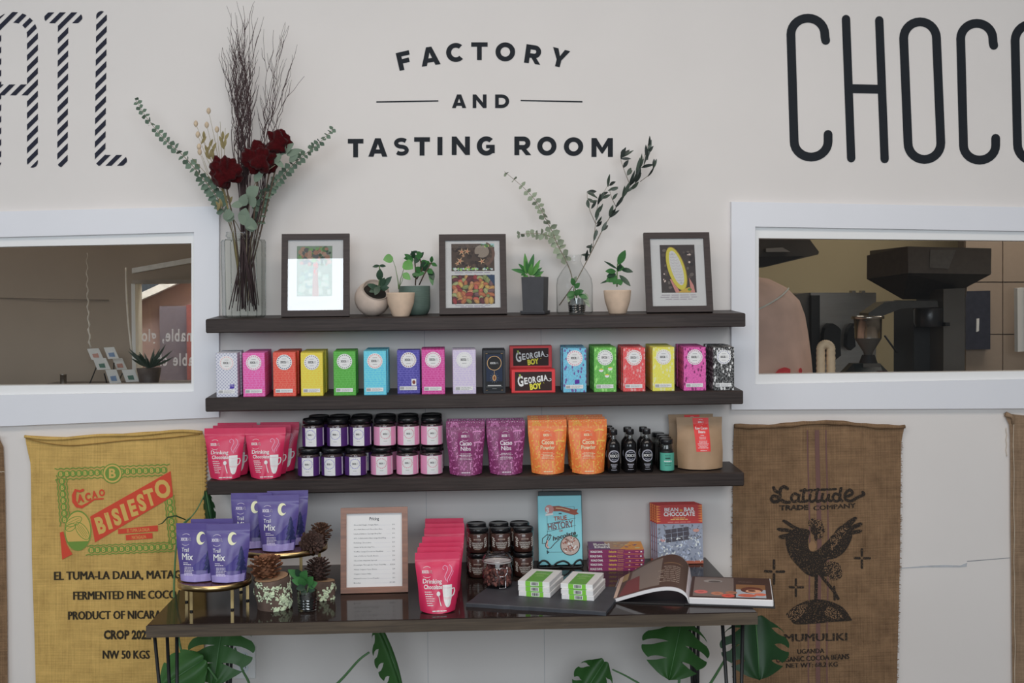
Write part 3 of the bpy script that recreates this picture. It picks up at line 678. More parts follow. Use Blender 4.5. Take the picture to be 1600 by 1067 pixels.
# ================================================================ lettering on the back wall
def on_wall(x, y, u): return P(x, y, -0.0012 - u)
def wall_sign(name, label, Z, ox, oy):
    t = thing(name, label, 'sign'); return t, (lambda x, y: (x / Z + ox, y / Z + oy))
INKC = C(38, 42, 48, 0.70)
def inkmat(c): return INK
sign, q = wall_sign('wall_lettering', 'dark lettering FACTORY AND TASTING ROOM centred above the shelves', 2.963, 530, 0)
def ell_arc(cx, cy, rx, ry, a0, a1, n=18): return [(cx + rx * math.cos(math.radians(a0 + (a1 - a0) * k / n)), cy + ry * math.sin(math.radians(a0 + (a1 - a0) * k / n))) for k in range(n + 1)]
def glyph(ch, tx, ty):
    """pieces of a bold geometric capital in the unit box"""
    def ringp(cx, cy, rx, ry, a0, a1, n=28):
        o = ell_arc(cx, cy, rx, ry, a0, a1, n); i_ = ell_arc(cx, cy, rx - tx, ry - ty, a0, a1, n); return [[o[k], o[k + 1], i_[k + 1], i_[k]] for k in range(n)]
    R = lambda x0, x1, y0, y1: [(x0, y0), (x1, y0), (x1, y1), (x0, y1)]
    if ch == 'F': return [[(0, 0), (tx, 0), (tx, .36), (.88, .36), (.88, .36 + ty), (tx, .36 + ty), (tx, 1 - ty), (1, 1 - ty), (1, 1), (0, 1)]]
    if ch == 'T': return [[(.5 - tx / 2, 0), (.5 + tx / 2, 0), (.5 + tx / 2, 1 - ty), (1, 1 - ty), (1, 1), (0, 1), (0, 1 - ty), (.5 - tx / 2, 1 - ty)]]
    if ch == 'I': return [R(0, 1, 0, 1)]
    if ch == 'A':
        d, a, h = tx * 1.06, .145, .70; e = lambda y: d + (.5 - d) * y / h
        return [[(0, 0), (.5 - a, 1), (.5 + a, 1), (1, 0), (1 - d, 0), (.5, h), (d, 0)], [(e(.17), .17), (1 - e(.17), .17), (1 - e(.17 + ty * .9), .17 + ty * .9), (e(.17 + ty * .9), .17 + ty * .9)]]
    if ch == 'N': return [[(0, 0), (0, 1), (tx * .95, 1), (1 - tx, .40), (1 - tx, 1), (1, 1), (1, 0), (1 - tx * .95, 0), (tx, .60), (tx, 0)]]
    if ch == 'M': return [[(0, 0), (0, 1), (tx, 1), (.5, .50), (1 - tx, 1), (1, 1), (1, 0), (1 - tx, 0), (1 - tx, .58), (.53, .18), (.47, .18), (tx, .58), (tx, 0)]]
    if ch == 'Y': return [[(.5 - tx / 2, 0), (.5 + tx / 2, 0), (.5 + tx / 2, .38), (1, 1), (1 - tx * 1.15, 1), (.5, .60), (tx * 1.15, 1), (0, 1), (.5 - tx / 2, .38)]]
    if ch == 'O': return ringp(.5, .5, .5, .5, 0, 360)
    if ch == 'C': return ringp(.55, .5, .55, .5, 47, 313)
    if ch == 'G': return ringp(.53, .5, .53, .5, 47, 318) + [[(1 - tx, .13), (1, .13), (1, .56), (.52, .56), (.52, .38), (1 - tx, .38)]]
    if ch == 'D': return [R(0, tx, 0, 1), R(tx, .46, 0, ty), R(tx, .46, 1 - ty, 1)] + ringp(.46, .5, .54, .5, -90, 90, 16)
    if ch == 'R': return [R(0, tx, 0, 1), R(tx, .55, 1 - ty, 1), R(tx, .55, .30, .30 + ty)] + ringp(.55, .65, .40, .35, -90, 90, 14) + [[(.42, .30), (.70, .33), (1, 0), (.68, 0)]]
    if ch == 'S':
        p = ell_arc(.5, .75 - ty / 4, .5 - tx * .45, .25 - ty / 4, 36, 268, 14) + ell_arc(.5, .25 + ty / 4, .5 - tx * .45, .25 - ty / 4, 88, -144, 14); out = []
        for k in range(len(p) - 1):
            def nn(j):
                u, v_ = p[max(j - 1, 0)], p[min(j + 1, len(p) - 1)]; L_ = math.hypot(v_[0] - u[0], v_[1] - u[1]); return (-(v_[1] - u[1]) / L_ * tx * .43, (v_[0] - u[0]) / L_ * ty * .43)
            a_, b_ = nn(k), nn(k + 1)
            out.append([(p[k][0] + a_[0], p[k][1] + a_[1]), (p[k + 1][0] + b_[0], p[k + 1][1] + b_[1]), (p[k + 1][0] - b_[0], p[k + 1][1] - b_[1]), (p[k][0] - a_[0], p[k][1] - a_[1])])
        return out
def fit(ch, x0, x1, y0, y1, rot=0.0):
    """one painted letter filling its measured box (zoomed columns); rot turns it about its middle"""
    wd, ht = x1 - x0, y1 - y0; st = 0.265 * ht
    pr = Print(); cx, cy = (x0 + x1) / 2, (y0 + y1) / 2; cr, sr = math.cos(rot), math.sin(rot)
    for n_, poly in enumerate(glyph(ch, st / wd, st / ht * .93)):
        out = []
        for vx, vz in poly:
            u, w = (vx - .5) * wd, (vz - .5) * ht; out.append(q(cx + u * cr - w * sr, cy - u * sr - w * cr))
        pr.poly(out, INKC, 0.3 if (ch == 'G' and len(poly) == 6) else 0)
    pr.build('letter', sign, on_wall, mat=inkmat)
for ch, cx, cy, wd, ht, r in (('F', 301, 280, 62, 84, 13), ('A', 420, 260, 88, 86, 8), ('C', 536, 243, 82, 88, 4), ('T', 649, 237, 76, 82, 0), ('O', 769, 240, 91, 88, -2), ('R', 899, 252, 76, 86, -8), ('Y', 1020, 268, 82, 84, -14)):
    fit(ch, cx - wd / 2, cx + wd / 2, cy - ht / 2, cy + ht / 2, math.radians(r))
for ch, x0, x1 in (('A', 522, 588), ('N', 618, 682), ('D', 722, 787)): fit(ch, x0, x1, 437, 500)
for ch, x0, x1, y0, y1 in (('T', 40, 112, 643, 728), ('A', 135, 223, 640, 725), ('S', 253, 323, 636, 722), ('T', 347, 420, 635, 720), ('I', 455, 478, 634, 718), ('N', 521, 605, 632, 717), ('G', 637, 720, 631, 720), ('R', 811, 889, 632, 718), ('O', 917, 1006, 632, 720), ('O', 1040, 1130, 635, 722), ('M', 1168, 1267, 639, 726)):
    fit(ch, x0, x1, y0, y1)
for pts in (((172, 472), (459, 467)), ((840, 465), (1126, 471))):
    pr = Print(); pr.stroke([q(*p) for p in pts], 6 / 2.963, INKC, caps=False); pr.build('rule_line', sign, on_wall, mat=inkmat)

# CHOCO: tall monoline letters with round ends
sign2, q2 = wall_sign('painted_letters', 'tall dark monoline letters CHOCO on the wall over the right window', 2.963, 1060, 0)
def arc(cx, cy, rx, ry, a0, a1, n=14): return [(cx + rx * math.cos(math.radians(a0 + (a1 - a0) * i / n)), cy + ry * math.sin(math.radians(a0 + (a1 - a0) * i / n))) for i in range(n + 1)]
def cpath(xt, xb, yt, yb, w, ht, hb):
    """letter C: xt, xb left stroke at top and bottom; yt, yb the highest and lowest centre line"""
    r = w / 2
    return [(xt + w + 4, ht)] + [(xt + w + 1, ht - 14)] + arc(xt + r, yt + r * 0.95, r, r * 0.95, 0, -180)[:] + arc(xb + r, yb - r * .92, r, r * .92, 180, 0) + [(xb + w + 0, hb)]
def opath(xt, xb, yt, yb, w):
    r = w / 2; return arc(xt + r, yt + r, r, r, 0, -180) + arc(xb + r, yb - r, r, r, 180, 0)
LWD = 41 / 2.963
for kind, pts in (('C', cpath(521, 536, 84, 727, 157, 187, 622)), ('C', cpath(1307, 1320, 108, 741, 149, 210, 640))):
    pr = Print(); pr.stroke([q2(*p) for p in pts], LWD, INKC); pr.build('letter', sign2, on_wall, mat=inkmat)
pr = Print()
for a, b in (((776, 88), (800, 732)), ((930, 94), (955, 736))): pr.stroke([q2(*a), q2(*b)], 39 / 2.963, INKC)
pr.stroke([q2(788, 410), q2(943, 413)], LWD, INKC, 1, caps=False); pr.build('letter', sign2, on_wall, mat=inkmat)
for a in ((1043, 1063, 101, 738, 152), (1559, 1570, 112, 744, 152)):
    pr = Print(); pr.stroke([q2(*p) for p in opath(*a)], LWD, INKC, closed=True); pr.build('letter', sign2, on_wall, mat=inkmat)

# ATL: letters cut out of slanting stripes
sign3, q3 = wall_sign('striped_letters', 'tall letters ATL in slanting navy stripes over the left window', 2.963, 0, 0)
NAVY = M('stripe_navy', C(36, 38, 52, .70), rough=0.6, spec=0.15)
def clip(poly, a, b, c):                             # keep a*x+b*y<=c
    out = []
    for i in range(len(poly)):
        p, r_ = poly[i], poly[(i + 1) % len(poly)]; dp = a * p[0] + b * p[1] - c; dr = a * r_[0] + b * r_[1] - c
        if dp <= 0: out.append(p)
        if dp * dr < 0: t = dp / (dp - dr); out.append((p[0] + (r_[0] - p[0]) * t, p[1] + (r_[1] - p[1]) * t))
    return out
def striped(convex, phase=0.0, period=53.5, duty=0.52):
    pr = Print()
    for poly in convex:
        lo_ = min(x + y for x, y in poly); hi_ = max(x + y for x, y in poly); k = math.floor((lo_ - phase) / period)
        while phase + k * period < hi_:
            s0 = phase + k * period
            c = clip(clip(poly, 1, 1, s0 + period * duty), -1, -1, -s0)
            if len(c) > 2 and abs(sum(c[i][0] * c[(i + 1) % len(c)][1] - c[(i + 1) % len(c)][0] * c[i][1] for i in range(len(c)))) > 4: pr.poly([q3(*p) for p in c], (0.02, 0.02, 0.03), 0)
            k += 1
    pr.build('letter', sign3, on_wall, mat=lambda c: NAVY)
def band(path, w):
    out = []
    for i in range(len(path) - 1):
        (x0, y0), (x1, y1) = path[i], path[i + 1]; L_ = math.hypot(x1 - x0, y1 - y0)
        def nrm(j):
            a, b = path[max(j - 1, 0)], path[min(j + 1, len(path) - 1)]; d = math.hypot(b[0] - a[0], b[1] - a[1]); return (-(b[1] - a[1]) / d * w / 2, (b[0] - a[0]) / d * w / 2)
        n0, n1 = nrm(i), nrm(i + 1)
        out.append([(x0 + n0[0], y0 + n0[1]), (x1 + n1[0], y1 + n1[1]), (x1 - n1[0], y1 - n1[1]), (x0 - n0[0], y0 - n0[1])])
    return out
def half(cx, cy, r, a0): return [arc(cx, cy, r, r, a0, a0 + 180, 10)]
striped(band([(150, 752)] + [(150, 160)] + arc(65, 160, 85, 80, 0, -180) + [(-20, 752)], 50) + half(150, 751, 25, 0) + half(-20, 751, 25, 0) + band([(2, 416), (126, 416)], 50), 380)
striped([[(230, 57), (356, 57), (356, 107), (230, 107)]] + half(230, 82, 25, 90) + half(356, 82, 25, -90) + band([(292, 107), (289, 751)], 48) + half(289, 751, 24, 0), 334)
striped(half(470, 76, 25, 180) + band([(470, 76), (463, 717)], 49) + [[(439, 717), (563, 717), (563, 767), (455, 767), (439, 750)]] + half(563, 742, 25, -90), 560)

# ================================================================ shelves and table
SHW = wood_mat('shelf_wood', C(26, 20, 19, .68), C(64, 54, 51, .68), 0.45, 0.35)
TBW = wood_mat('table_wood', C(28, 22, 21, .6), C(46, 38, 35, .6), 0.08, 0.03, 0.7, spec=0.09)
TBE = wood_mat('table_edge', C(48, 41, 36, .62), C(88, 76, 62, .62), 0.5, 0.5, 0.8)
SD, DROOP, SH_T = 0.22, math.radians(2.3), 0.047
class Shelf: pass
SHELF = []
for i, (xl, yl, xr, yr, lab) in enumerate(((321, 498, 1165, 490, 'topmost dark wooden wall shelf carrying picture frames and plants'), (320.5, 623, 1161.5, 609, 'middle dark wooden wall shelf carrying the chocolate boxes'), (323, 751, 1163, 739, 'lowest dark wooden wall shelf carrying pouches, jars and bottles'))):
    Yf = -SD * math.cos(DROOP); a, b = P(xl, yl, Yf), P(xr, yr, Yf); s = Shelf()
    s.zf = (a.z + b.z) / 2; s.zb = s.zf + SD * math.sin(DROOP); s.x0, s.x1 = a.x, b.x
    mb = MB(); w = b.x - a.x; mb.box(-w / 2, w / 2, -SD, 0, -SH_T, 0, SHW, 0.0035)
    o = mb.obj('wall_shelf'); o.location = ((a.x + b.x) / 2, 0, s.zb); o.rotation_euler = (DROOP, 0, 0)
    tag(o, lab, 'shelf', 'dark wooden wall shelves'); SHELF.append(s)
def on_shelf(i, px, yl, lift=0.0):
    s = SHELF[i]; y = yl * math.cos(DROOP) - lift * math.sin(DROOP); z = s.zb + yl * math.sin(DROOP) + lift * math.cos(DROOP)
    return Vector((XAT(px, y, z), y, z))
SR = (DROOP, 0, 0)

TZ, TYF, TYB, TT = 0.76, -0.78, -0.012, 0.037
ta, tb = P(228, 971, TYF), P(1184, 949, TYF)
t = thing('console_table', 'long dark glossy wooden table on thin black hairpin legs', 'table', ((ta.x + tb.x) / 2, (TYF + TYB) / 2, 0)); tc_ = t.location.copy()
mb = MB(); hw = (tb.x - ta.x) / 2; hd = (TYB - TYF) / 2
mb.box(-hw, hw, -hd + .004, hd, TZ - TT, TZ, TBW, 0.003)
mb.obj('tabletop', t)
mb = MB(); n = 60
def edge_fn(u, v):
    x = -hw + 2 * hw * u; return (x, -hd + 0.0012 * math.sin(40 * u) + 0.001 * noise.noise(Vector((x * 14, v * 3, 2))), TZ - TT + .001 + (TT - .002) * v)
mb.grid(edge_fn, n, 3, TBE); mb.obj('front_edge', t)
def hairpin(cx, cy, tops):
    mb = MB(); foot = Vector((cx, cy, 0.006))
    for dx, dy in tops: mb.tube([Vector((cx + dx, cy + dy, TZ - TT)), foot + Vector((dx * .04, dy * .04, 0))], 0.0055, BLACK, 8)
    mb.lathe([(0.012, 0), (0.012, 0.008), (0.006, 0.012)], 10, BLACK, c=(cx, cy))
    mb.box(cx + min(q[0] for q in tops) - .02, cx + max(q[0] for q in tops) + .02, cy + min(q[1] for q in tops) - .02, cy + max(q[1] for q in tops) + .02, TZ - TT - .005, TZ - TT, BLACK)
    mb.obj('leg', t)
fx = XAT(276, -.66, 0.3) - tc_.x; fr_ = XAT(1152, -.66, .3) - tc_.x
bx = XAT(352, -.11, .3) - tc_.x; bxr = XAT(1088, -.11, .3) - tc_.x
hairpin(fx, -.66 - tc_.y, ((-.058, -.02), (-.03, .02), (.012, -.03)))
hairpin(fr_, -.66 - tc_.y, ((-.047, -.02), (-.004, .02), (.017, -.02)))
hairpin(bx, -.11 - tc_.y, ((-.018, .0), (.01, .02), (.036, -.01)))
hairpin(bxr, -.11 - tc_.y, ((-.028, .0), (-.005, .02), (.01, -.01)))

# ================================================================ second shelf: chocolate boxes
WHT = C(228, 226, 228, .72); GREY = C(150, 150, 152, .62); INKD = (0.03, 0.03, 0.035)
def badge(pr, x, z, r, dots, ink, tint=WHT):
    pr.ell(x, z, r, r, tint, 1, 28)
    for k in range(20):
        a = 2 * math.pi * k / 20; pr.ell(x + r * .84 * math.cos(a), z + r * .84 * math.sin(a), r * .075, r * .075, dots, 2, 6)
    pr.text('XOCOL', x - r * .12, z - r * .12, r * .30, ink, 2, 'c', w=r * .72, off=0.03); pr.text('ATL', x + r * .42, z - r * .12, r * .30, GREY, 2, 'c', w=r * .34)
    pr.rect(x - r * .28, x + r * .28, z + r * .40, z + r * .46, GREY, 2); pr.rect(x - r * .28, x + r * .28, z - r * .46, z - r * .40, GREY, 2)
def choc_box(name, label, group, w, h, t, mats, dots, sticker=None, lx=0.0, plain=False):
    """front box of a column: carton, round badge, small label; origin at base, front face at y=-t/2"""
    root = thing(name, label, 'box', group=group)
    front, side = mats
    mb = MB(); mb.box(-w / 2, w / 2, -t / 2, t / 2, 0, h, front, 0.0012)
    o = mb.obj('carton', root)
    if side is not front:
        me = o.data; me.materials.append(side)
        for p in me.polygons:
            if p.normal.y > -0.8: p.material_index = 1
    if plain: return root
    pr = Print().part('round_badge'); badge(pr, 0, h * .775, w * .345, dots, INKD)
    pr.part('label_strip'); pr.rect(-w * .40 + lx, w * .36 + lx, h * .085, h * .17, WHT, 1)
    pr.rect(-w * .38 + lx, -w * .2 + lx, h * .098, h * .155, GREY, 2); rr = random.Random(5)
    pr.rows(-w * .15 + lx, h * .145, w * .48, 3, h * .02, h * .008, GREY, 2, rnd=rr)
    pr.part('sticker')
    if sticker == 'violet':
        pr.poly([(w * .12, h * .19), (w * .33, h * .20), (w * .35, h * .29), (w * .14, h * .285)], C(70, 50, 150), 1); pr.text('7TH', w * .235, h * .24, h * .025, WHT, 2, w=w * .15)
    if sticker == 'brown':
        pr.rect(w * .12, w * .33, h * .185, h * .34, WHT, 1); pr.ell(w * .225, h * .265, w * .07, h * .045, C(120, 60, 50), 2)
    if sticker == 'medal':
        pr.poly([(w * .0, h * .19), (w * .2, h * .2), (w * .2, h * .29), (w * .0, h * .285)], C(80, 40, 140), 1)
    if sticker == 'tacos':
        for x, z in ((-.18, .50), (.22, .535), (.08, .375)): pr.part('taco_picture' if x < 0 else 'taco_picture.001' if x < .2 else 'taco_picture.002'); pr.ring(w * x, h * z, 0, w * .105, WHT, 1, 14, math.pi, 2 * math.pi); pr.ring(w * x, h * z, 0, w * .09, C(230, 180, 50), 1.5, 14, 0, math.pi, .6)
    pr.build('printed_label', root, lambda x, z, u: (x, -t / 2 - u, z))
    return root
# (name colour, front: left x, right x, top y, bottom y, columns behind, base, line, kind, dots, sticker)
WH2 = (.8, .8, .82)
BOX = [('silver white lozenge-patterned', 340, 373, 550, 619, 4, C(205, 206, 216, .72), C(125, 130, 158, .62), 'diamonds', C(205, 150, 160), 'violet'),
       ('hot pink line-patterned', 381.5, 415.6, 550, 619, 5, C(222, 62, 142), C(240, 130, 190), 'lines', C(222, 90, 150), None),
       ('orange red line-patterned', 428.5, 463.5, 550, 619, 5, C(226, 52, 40), C(245, 120, 95), 'lines', C(60, 60, 110), None),
       ('golden yellow line-patterned', 471.5, 506, 551, 619, 5, C(226, 178, 30), C(240, 200, 70), 'lines', C(120, 110, 140), None),
       ('leaf green line-patterned', 522.5, 557, 548.5, 617.5, 4, C(66, 150, 42), C(95, 175, 80), 'lines', C(110, 130, 110), None),
       ('sky blue line-patterned', 569.5, 604.5, 548, 617, 5, C(70, 175, 205), C(120, 205, 228), 'lines', C(205, 120, 120), None),
       ('indigo line-patterned', 621.5, 657, 544.5, 612.5, 2, C(58, 52, 140), C(110, 105, 185), 'lines', C(150, 110, 110), 'brown'),
       ('magenta line-patterned', 659.5, 695.5, 546, 616, 4, C(186, 42, 128), C(220, 110, 175), 'lines', C(200, 90, 150), None),
       ('pale lavender', 708, 744, 546.5, 615.5, 3, C(178, 166, 198), C(205, 196, 222), 'lines', C(190, 185, 200), None),
       ('charcoal and gold', 755, 790, 546, 614, 3, C(32, 34, 40), C(32, 34, 40), 'plain', None, None),
       ('light blue purple-leaved', 879.5, 915.8, 544, 613, 5, C(98, 178, 208), C(100, 50, 130), 'leaves', C(200, 120, 150), 'medal'),
       ('fresh green leaf-printed', 927.5, 962.5, 543, 612.5, 5, C(84, 160, 62), C(140, 205, 110), 'leaves', C(120, 150, 130), 'tacos'),
       ('coral red leaf-printed', 972.5, 1007.5, 542.5, 611, 5, C(214, 62, 66), C(240, 150, 150), 'leaves', C(200, 120, 120), None),
       ('lemon yellow leaf-printed', 1018.5, 1053, 542, 611, 5, C(226, 196, 52), C(242, 226, 150), 'leaves', C(190, 170, 150), None),
       ('candy pink leaf-printed', 1067, 1102, 542, 610, 5, C(220, 82, 158), C(110, 25, 85), 'leaves', C(180, 100, 150), None),
       ('black and white leaf-printed', 1113, 1146, 541, 608.5, 5, C(24, 24, 26), C(220, 220, 222, .72), 'leaves', C(110, 110, 150), None)]
HID = 'Chocolate boxes lined up behind the '
for i, (cn, x0, x1, y0, y1, nb, base, line, kind, dots, stk) in enumerate(BOX):
    left = (x0 + x1) / 2 < 723
    yl = -0.205 + (y1 < 613.2 and i < 10) * 0.03
    fb = on_shelf(1, (x0 + x1) / 2, yl); s = S(fb); w, h, T_ = (x1 - x0) / s, (y1 - y0) / s, 0.031
    if kind == 'plain': fm = sm = M('charcoal_card', base, rough=0.45, var=0.06)
    else:
        fm = pattern_mat('box_' + cn.split()[0] + '_' + cn.split()[1], base, line, kind, 1.0 if kind == 'lines' else 1.1, {'lines': .6, 'leaves': .9, 'diamonds': .7}[kind])
        sm = fm
    a = choc_box('chocolate_box', cn.replace('line-patterned', 'chocolate box with fine line pattern').replace('leaf-printed', 'chocolate box with leaf print').replace('purple-leaved', 'chocolate box with purple leaf print').replace('lozenge-patterned', 'chocolate box with lozenge pattern') + ('' if 'patterned' in cn or 'print' in cn or 'leaved' in cn else ' chocolate box') + ', front of its column', None, w, h, T_, (fm, sm), dots, stk, plain=(kind == 'plain'))
    a.location = on_shelf(1, (x0 + x1) / 2, yl + T_ / 2); a.rotation_euler = SR
    if kind == 'plain':
        pr = Print(); G = C(190, 150, 95); LB = C(30, 40, 62)
        pr.rect(-w * .42, w * .42, h * .05, h * .95, C(60, 60, 64), 0); pr.rect(-w * .41, w * .41, h * .055, h * .945, C(26, 28, 32), 1)
        pr.rect(-w * .36, w * .36, h * .28, h * .9, LB, 2)
        pr.ring(0, h * .70, w * .30, w * .325, G, 3); pr.ell(0, h * .70, w * .29, w * .29, C(30, 28, 28), 3, 24)
        pr.text('XOCOL', -w * .06, h * .68, h * .045, WHT, 4, w=w * .25, off=.03); pr.text('ATL', w * .13, h * .68, h * .045, GREY, 4, w=w * .12)
        for k in range(12):
            q_ = 2 * math.pi * k / 12; pr.stroke([(w * .11 * math.cos(q_), h * .36 + h * .075 * math.sin(q_)), (w * .2 * math.cos(q_), h * .36 + h * .12 * math.sin(q_))], w * .012, C(90, 100, 120), 3, caps=False)
        pr.ell(0, h * .36, w * .085, h * .07, G, 3, 14); pr.ell(0, h * .36, w * .05, h * .05, C(110, 60, 40), 4, 12); pr.stroke([(0, h * .43), (0, h * .52)], w * .02, G, 3, caps=False)
        pr.rect(-w * .3, w * .3, h * .175, h * .195, C(170, 170, 170), 3); pr.rect(-w * .36, w * .36, h * .15, h * .158, C(120, 120, 120), 3); pr.rect(-w * .1, w * .1, h * .105, h * .115, C(130, 130, 130), 3)
        for sx in (-1, 1):
            for zz in (.08, .92): pr.stroke([(sx * w * .38, h * zz), (sx * w * .30, h * zz)], w * .01, G, 3, caps=False)
        pr.build('printed_label', a, lambda x, z, u: (x, -T_ / 2 - u, z))
    # the boxes lined up behind it
    step = T_ + 0.0015
    proto = None
    for k in range(1, nb):
        y = yl + T_ / 2 + k * step; 
        if y + T_ / 2 > -0.004: break
        jig = random.Random(i * 10 + k).uniform(-0.0026, 0.0026)
        loc = on_shelf(1, (x0 + x1) / 2, yl + T_ / 2); loc2 = on_shelf(1, 800, y); loc2.x = loc.x + jig
        if proto is None:
            proto = choc_box('chocolate_box', cn.split(' line')[0].split(' leaf')[0] + ' chocolate box, second in its column from the front', 'column of ' + cn.split()[0] + ' ' + cn.split()[1] + ' boxes', w, h, T_, (fm, sm), dots, None, plain=True); proto.location = loc2; proto.rotation_euler = SR
        else: dup(proto, loc2, SR, cn.split(' line')[0].split(' leaf')[0] + ' chocolate box, ' + ORD[k] + ' in its column from the front')
# the two wide red boxes
def red_box(label, loc, w, h, t):
    root = thing('chocolate_box', label, 'box', loc, SR)
    RM = M('red_card', C(196, 34, 40), rough=0.4, var=0.05); mb = MB(); mb.box(-w / 2, w / 2, -t / 2, t / 2, 0, h, RM, .0012); mb.obj('carton', root)
    pr = Print(); pr.rect(-w * .42, w * .42, h * .10, h * .90, C(44, 26, 24), 1)
    st = 'GEORGIA'; ws = [1.5, .95, 1, .95, 1.05, .5, 1.15]; x = -.36 * w; k = w * .70 / sum(ws)
    for n_, (ch, q_) in enumerate(zip(st, ws)):
        z = h * (.36 + .028 * n_) - (h * .06 if n_ == 0 else 0); hh = h * (.42 if n_ == 0 else .27 - .006 * n_)
        pr.text(ch, x + k * q_ / 2, z, hh, WHT, 2, 'c', w=k * q_ * .86, off=.035, rot=.09); x += k * q_
    pr.stroke([(w * .33, h * .52), (w * .37, h * .50), (w * .405, h * .53), (w * .40, h * .60), (w * .375, h * .60)], w * .014, WHT, 2)
    pr.text('BOY', w * .06, h * .17, h * .23, C(226, 196, 40), 3, 'c', w=w * .27, off=.05, rot=.12)
    pr.text('R', w * .235, h * .40, h * .05, C(226, 196, 40), 3)
    pr.poly([(-w * .33, h * .80), (-w * .29, h * .80), (-w * .27, h * .62), (-w * .31, h * .64)], C(150, 170, 60), 2)
    pr.build('printed_label', root, lambda x, z, u: (x, -t / 2 - u, z)); return root
fb = on_shelf(1, 833, -.20); s = S(fb)
red_box('wide red GEORGIA BOY box standing in front of its twin', on_shelf(1, 833, -.18), 68.5 / s, 36.5 / s, .04)
fb = on_shelf(1, 828.8, -.05); s = S(fb)
red_box('wide red GEORGIA BOY box standing higher, behind its twin', on_shelf(1, 829, -.045, 32.2 / s), 65.5 / s, 34 / s, .05)
red_box('wide red box at the bottom, hidden behind the front GEORGIA BOY box', on_shelf(1, 829, -.045), 65.5 / s, 31.9 / s, .05)

# ================================================================ stand-up pouches
def pouch_mesh(w1, w0, h, d, mat, seed=1, nu=14, nv=18):
    """doypack: flat sealed top, gusseted round bottom; origin on the ground under the middle"""
    rr = random.Random(seed); sd = Vector((seed * 3.7, seed * 1.3, 0))
    def hw(v): return (w0 + (w1 - w0) * min(1, v * 1.12) ** 0.85) / 2 * (1 - .015 * math.sin(v * 9 + seed))
    def dep(u, v):
        k = max(0.0, 1 - v / 0.84); return (d / 2) * (k ** 0.62) * max(0.0, 1 - abs(u) ** 2.4) ** 0.75 + 0.0012
    def bot(u): return 0.0035 * (1 - (1 - u * u)) * 1.5
    def surf(u, v, sgn):
        n_ = noise.noise(Vector((u * 2.2, v * 3.1, sgn)) + sd) * 0.0045 * (0.35 + min(1, (1 - v) * 1.5)) * (1 - u ** 4)
        n_ += noise.noise(Vector((u * 5, v * 2.0 + 7, sgn)) + sd) * 0.0015
        y = sgn * (dep(u, v) + n_ * (1 if v < .84 else .3))
        if .845 < v < .875: y += sgn * .0006
        return Vector((u * hw(v), y, bot(u) * (1 - v) + v * h + 0.004 * (v > .98) * 0))
    mb = MB()
    vsq = [0, .03, .08, .15, .23, .31, .39, .47, .55, .62, .69, .75, .80, .835, .85, .86, .875, .89, .93, .97, 1.0]
    nv = len(vsq) - 1
    mb.grid(lambda a, b: surf(a * 2 - 1, vsq[round(b * nv)], -1), nu, nv, mat)
    mb.grid(lambda a, b: surf(1 - a * 2, vsq[round(b * nv)], 1), nu, nv, mat)
    # gusset bottom and top lip
    mb.grid(lambda a, b: surf(a * 2 - 1, 0, 1) * b + surf(a * 2 - 1, 0, -1) * (1 - b) + Vector((0, 0, .004 * math.sin(math.pi * b))), nu, 3, mat)
    mb.grid(lambda a, b: surf(a * 2 - 1, 1, -1) * (1 - b) + surf(a * 2 - 1, 1, 1) * b, nu, 1, mat)
    for sx in (-1, 1): mb.grid(lambda a, b: surf(sx, vsq[round(b * nv)], -1) * (1 - a) + surf(sx, vsq[round(b * nv)], 1) * a, 1, nv, mat)
    def on(x, z, u_):
        v = min(1, max(0, z / h)); u = max(-1, min(1, x / hw(v))); p = surf(u, v, -1); return Vector((x, p.y - u_ - .0006, z))
    return mb, on
def xoco(pr, x, z, w, ink, l=1):
    pr.text('XOCOL', x - w * .13, z, w * .26, ink, l, 'c', w=w * .62, off=.04); pr.text('ATL', x + w * .34, z, w * .26, tuple(c * .6 for c in ink), l, 'c', w=w * .28)
    pr.ring(x, z + w * .1, w * .46, w * .49, ink, l, 10, math.radians(50), math.radians(130)); pr.ring(x, z + w * .1, w * .46, w * .49, ink, l, 10, math.radians(230), math.radians(310))
def make_pouch(name, label, w1, w0, h, d, mat, art, group=None, seed=1):
    root = thing(name, label, 'pouch', group=group); mb, on = pouch_mesh(w1, w0, h, d, mat, seed); body = mb.obj('bag', root)
    pr = Print(); art(pr, w1, w0, h); pr.build('printed_front', root, on, 0.0004, 0.4, cut=0.009); return root
PINKB = M('pink_foil', C(196, 26, 78, .68), rough=0.36, var=0.06, scale=18, bump=0.15, bscale=60)
CREAMW = C(240, 226, 228, .74); MUG = C(238, 226, 232, .74)
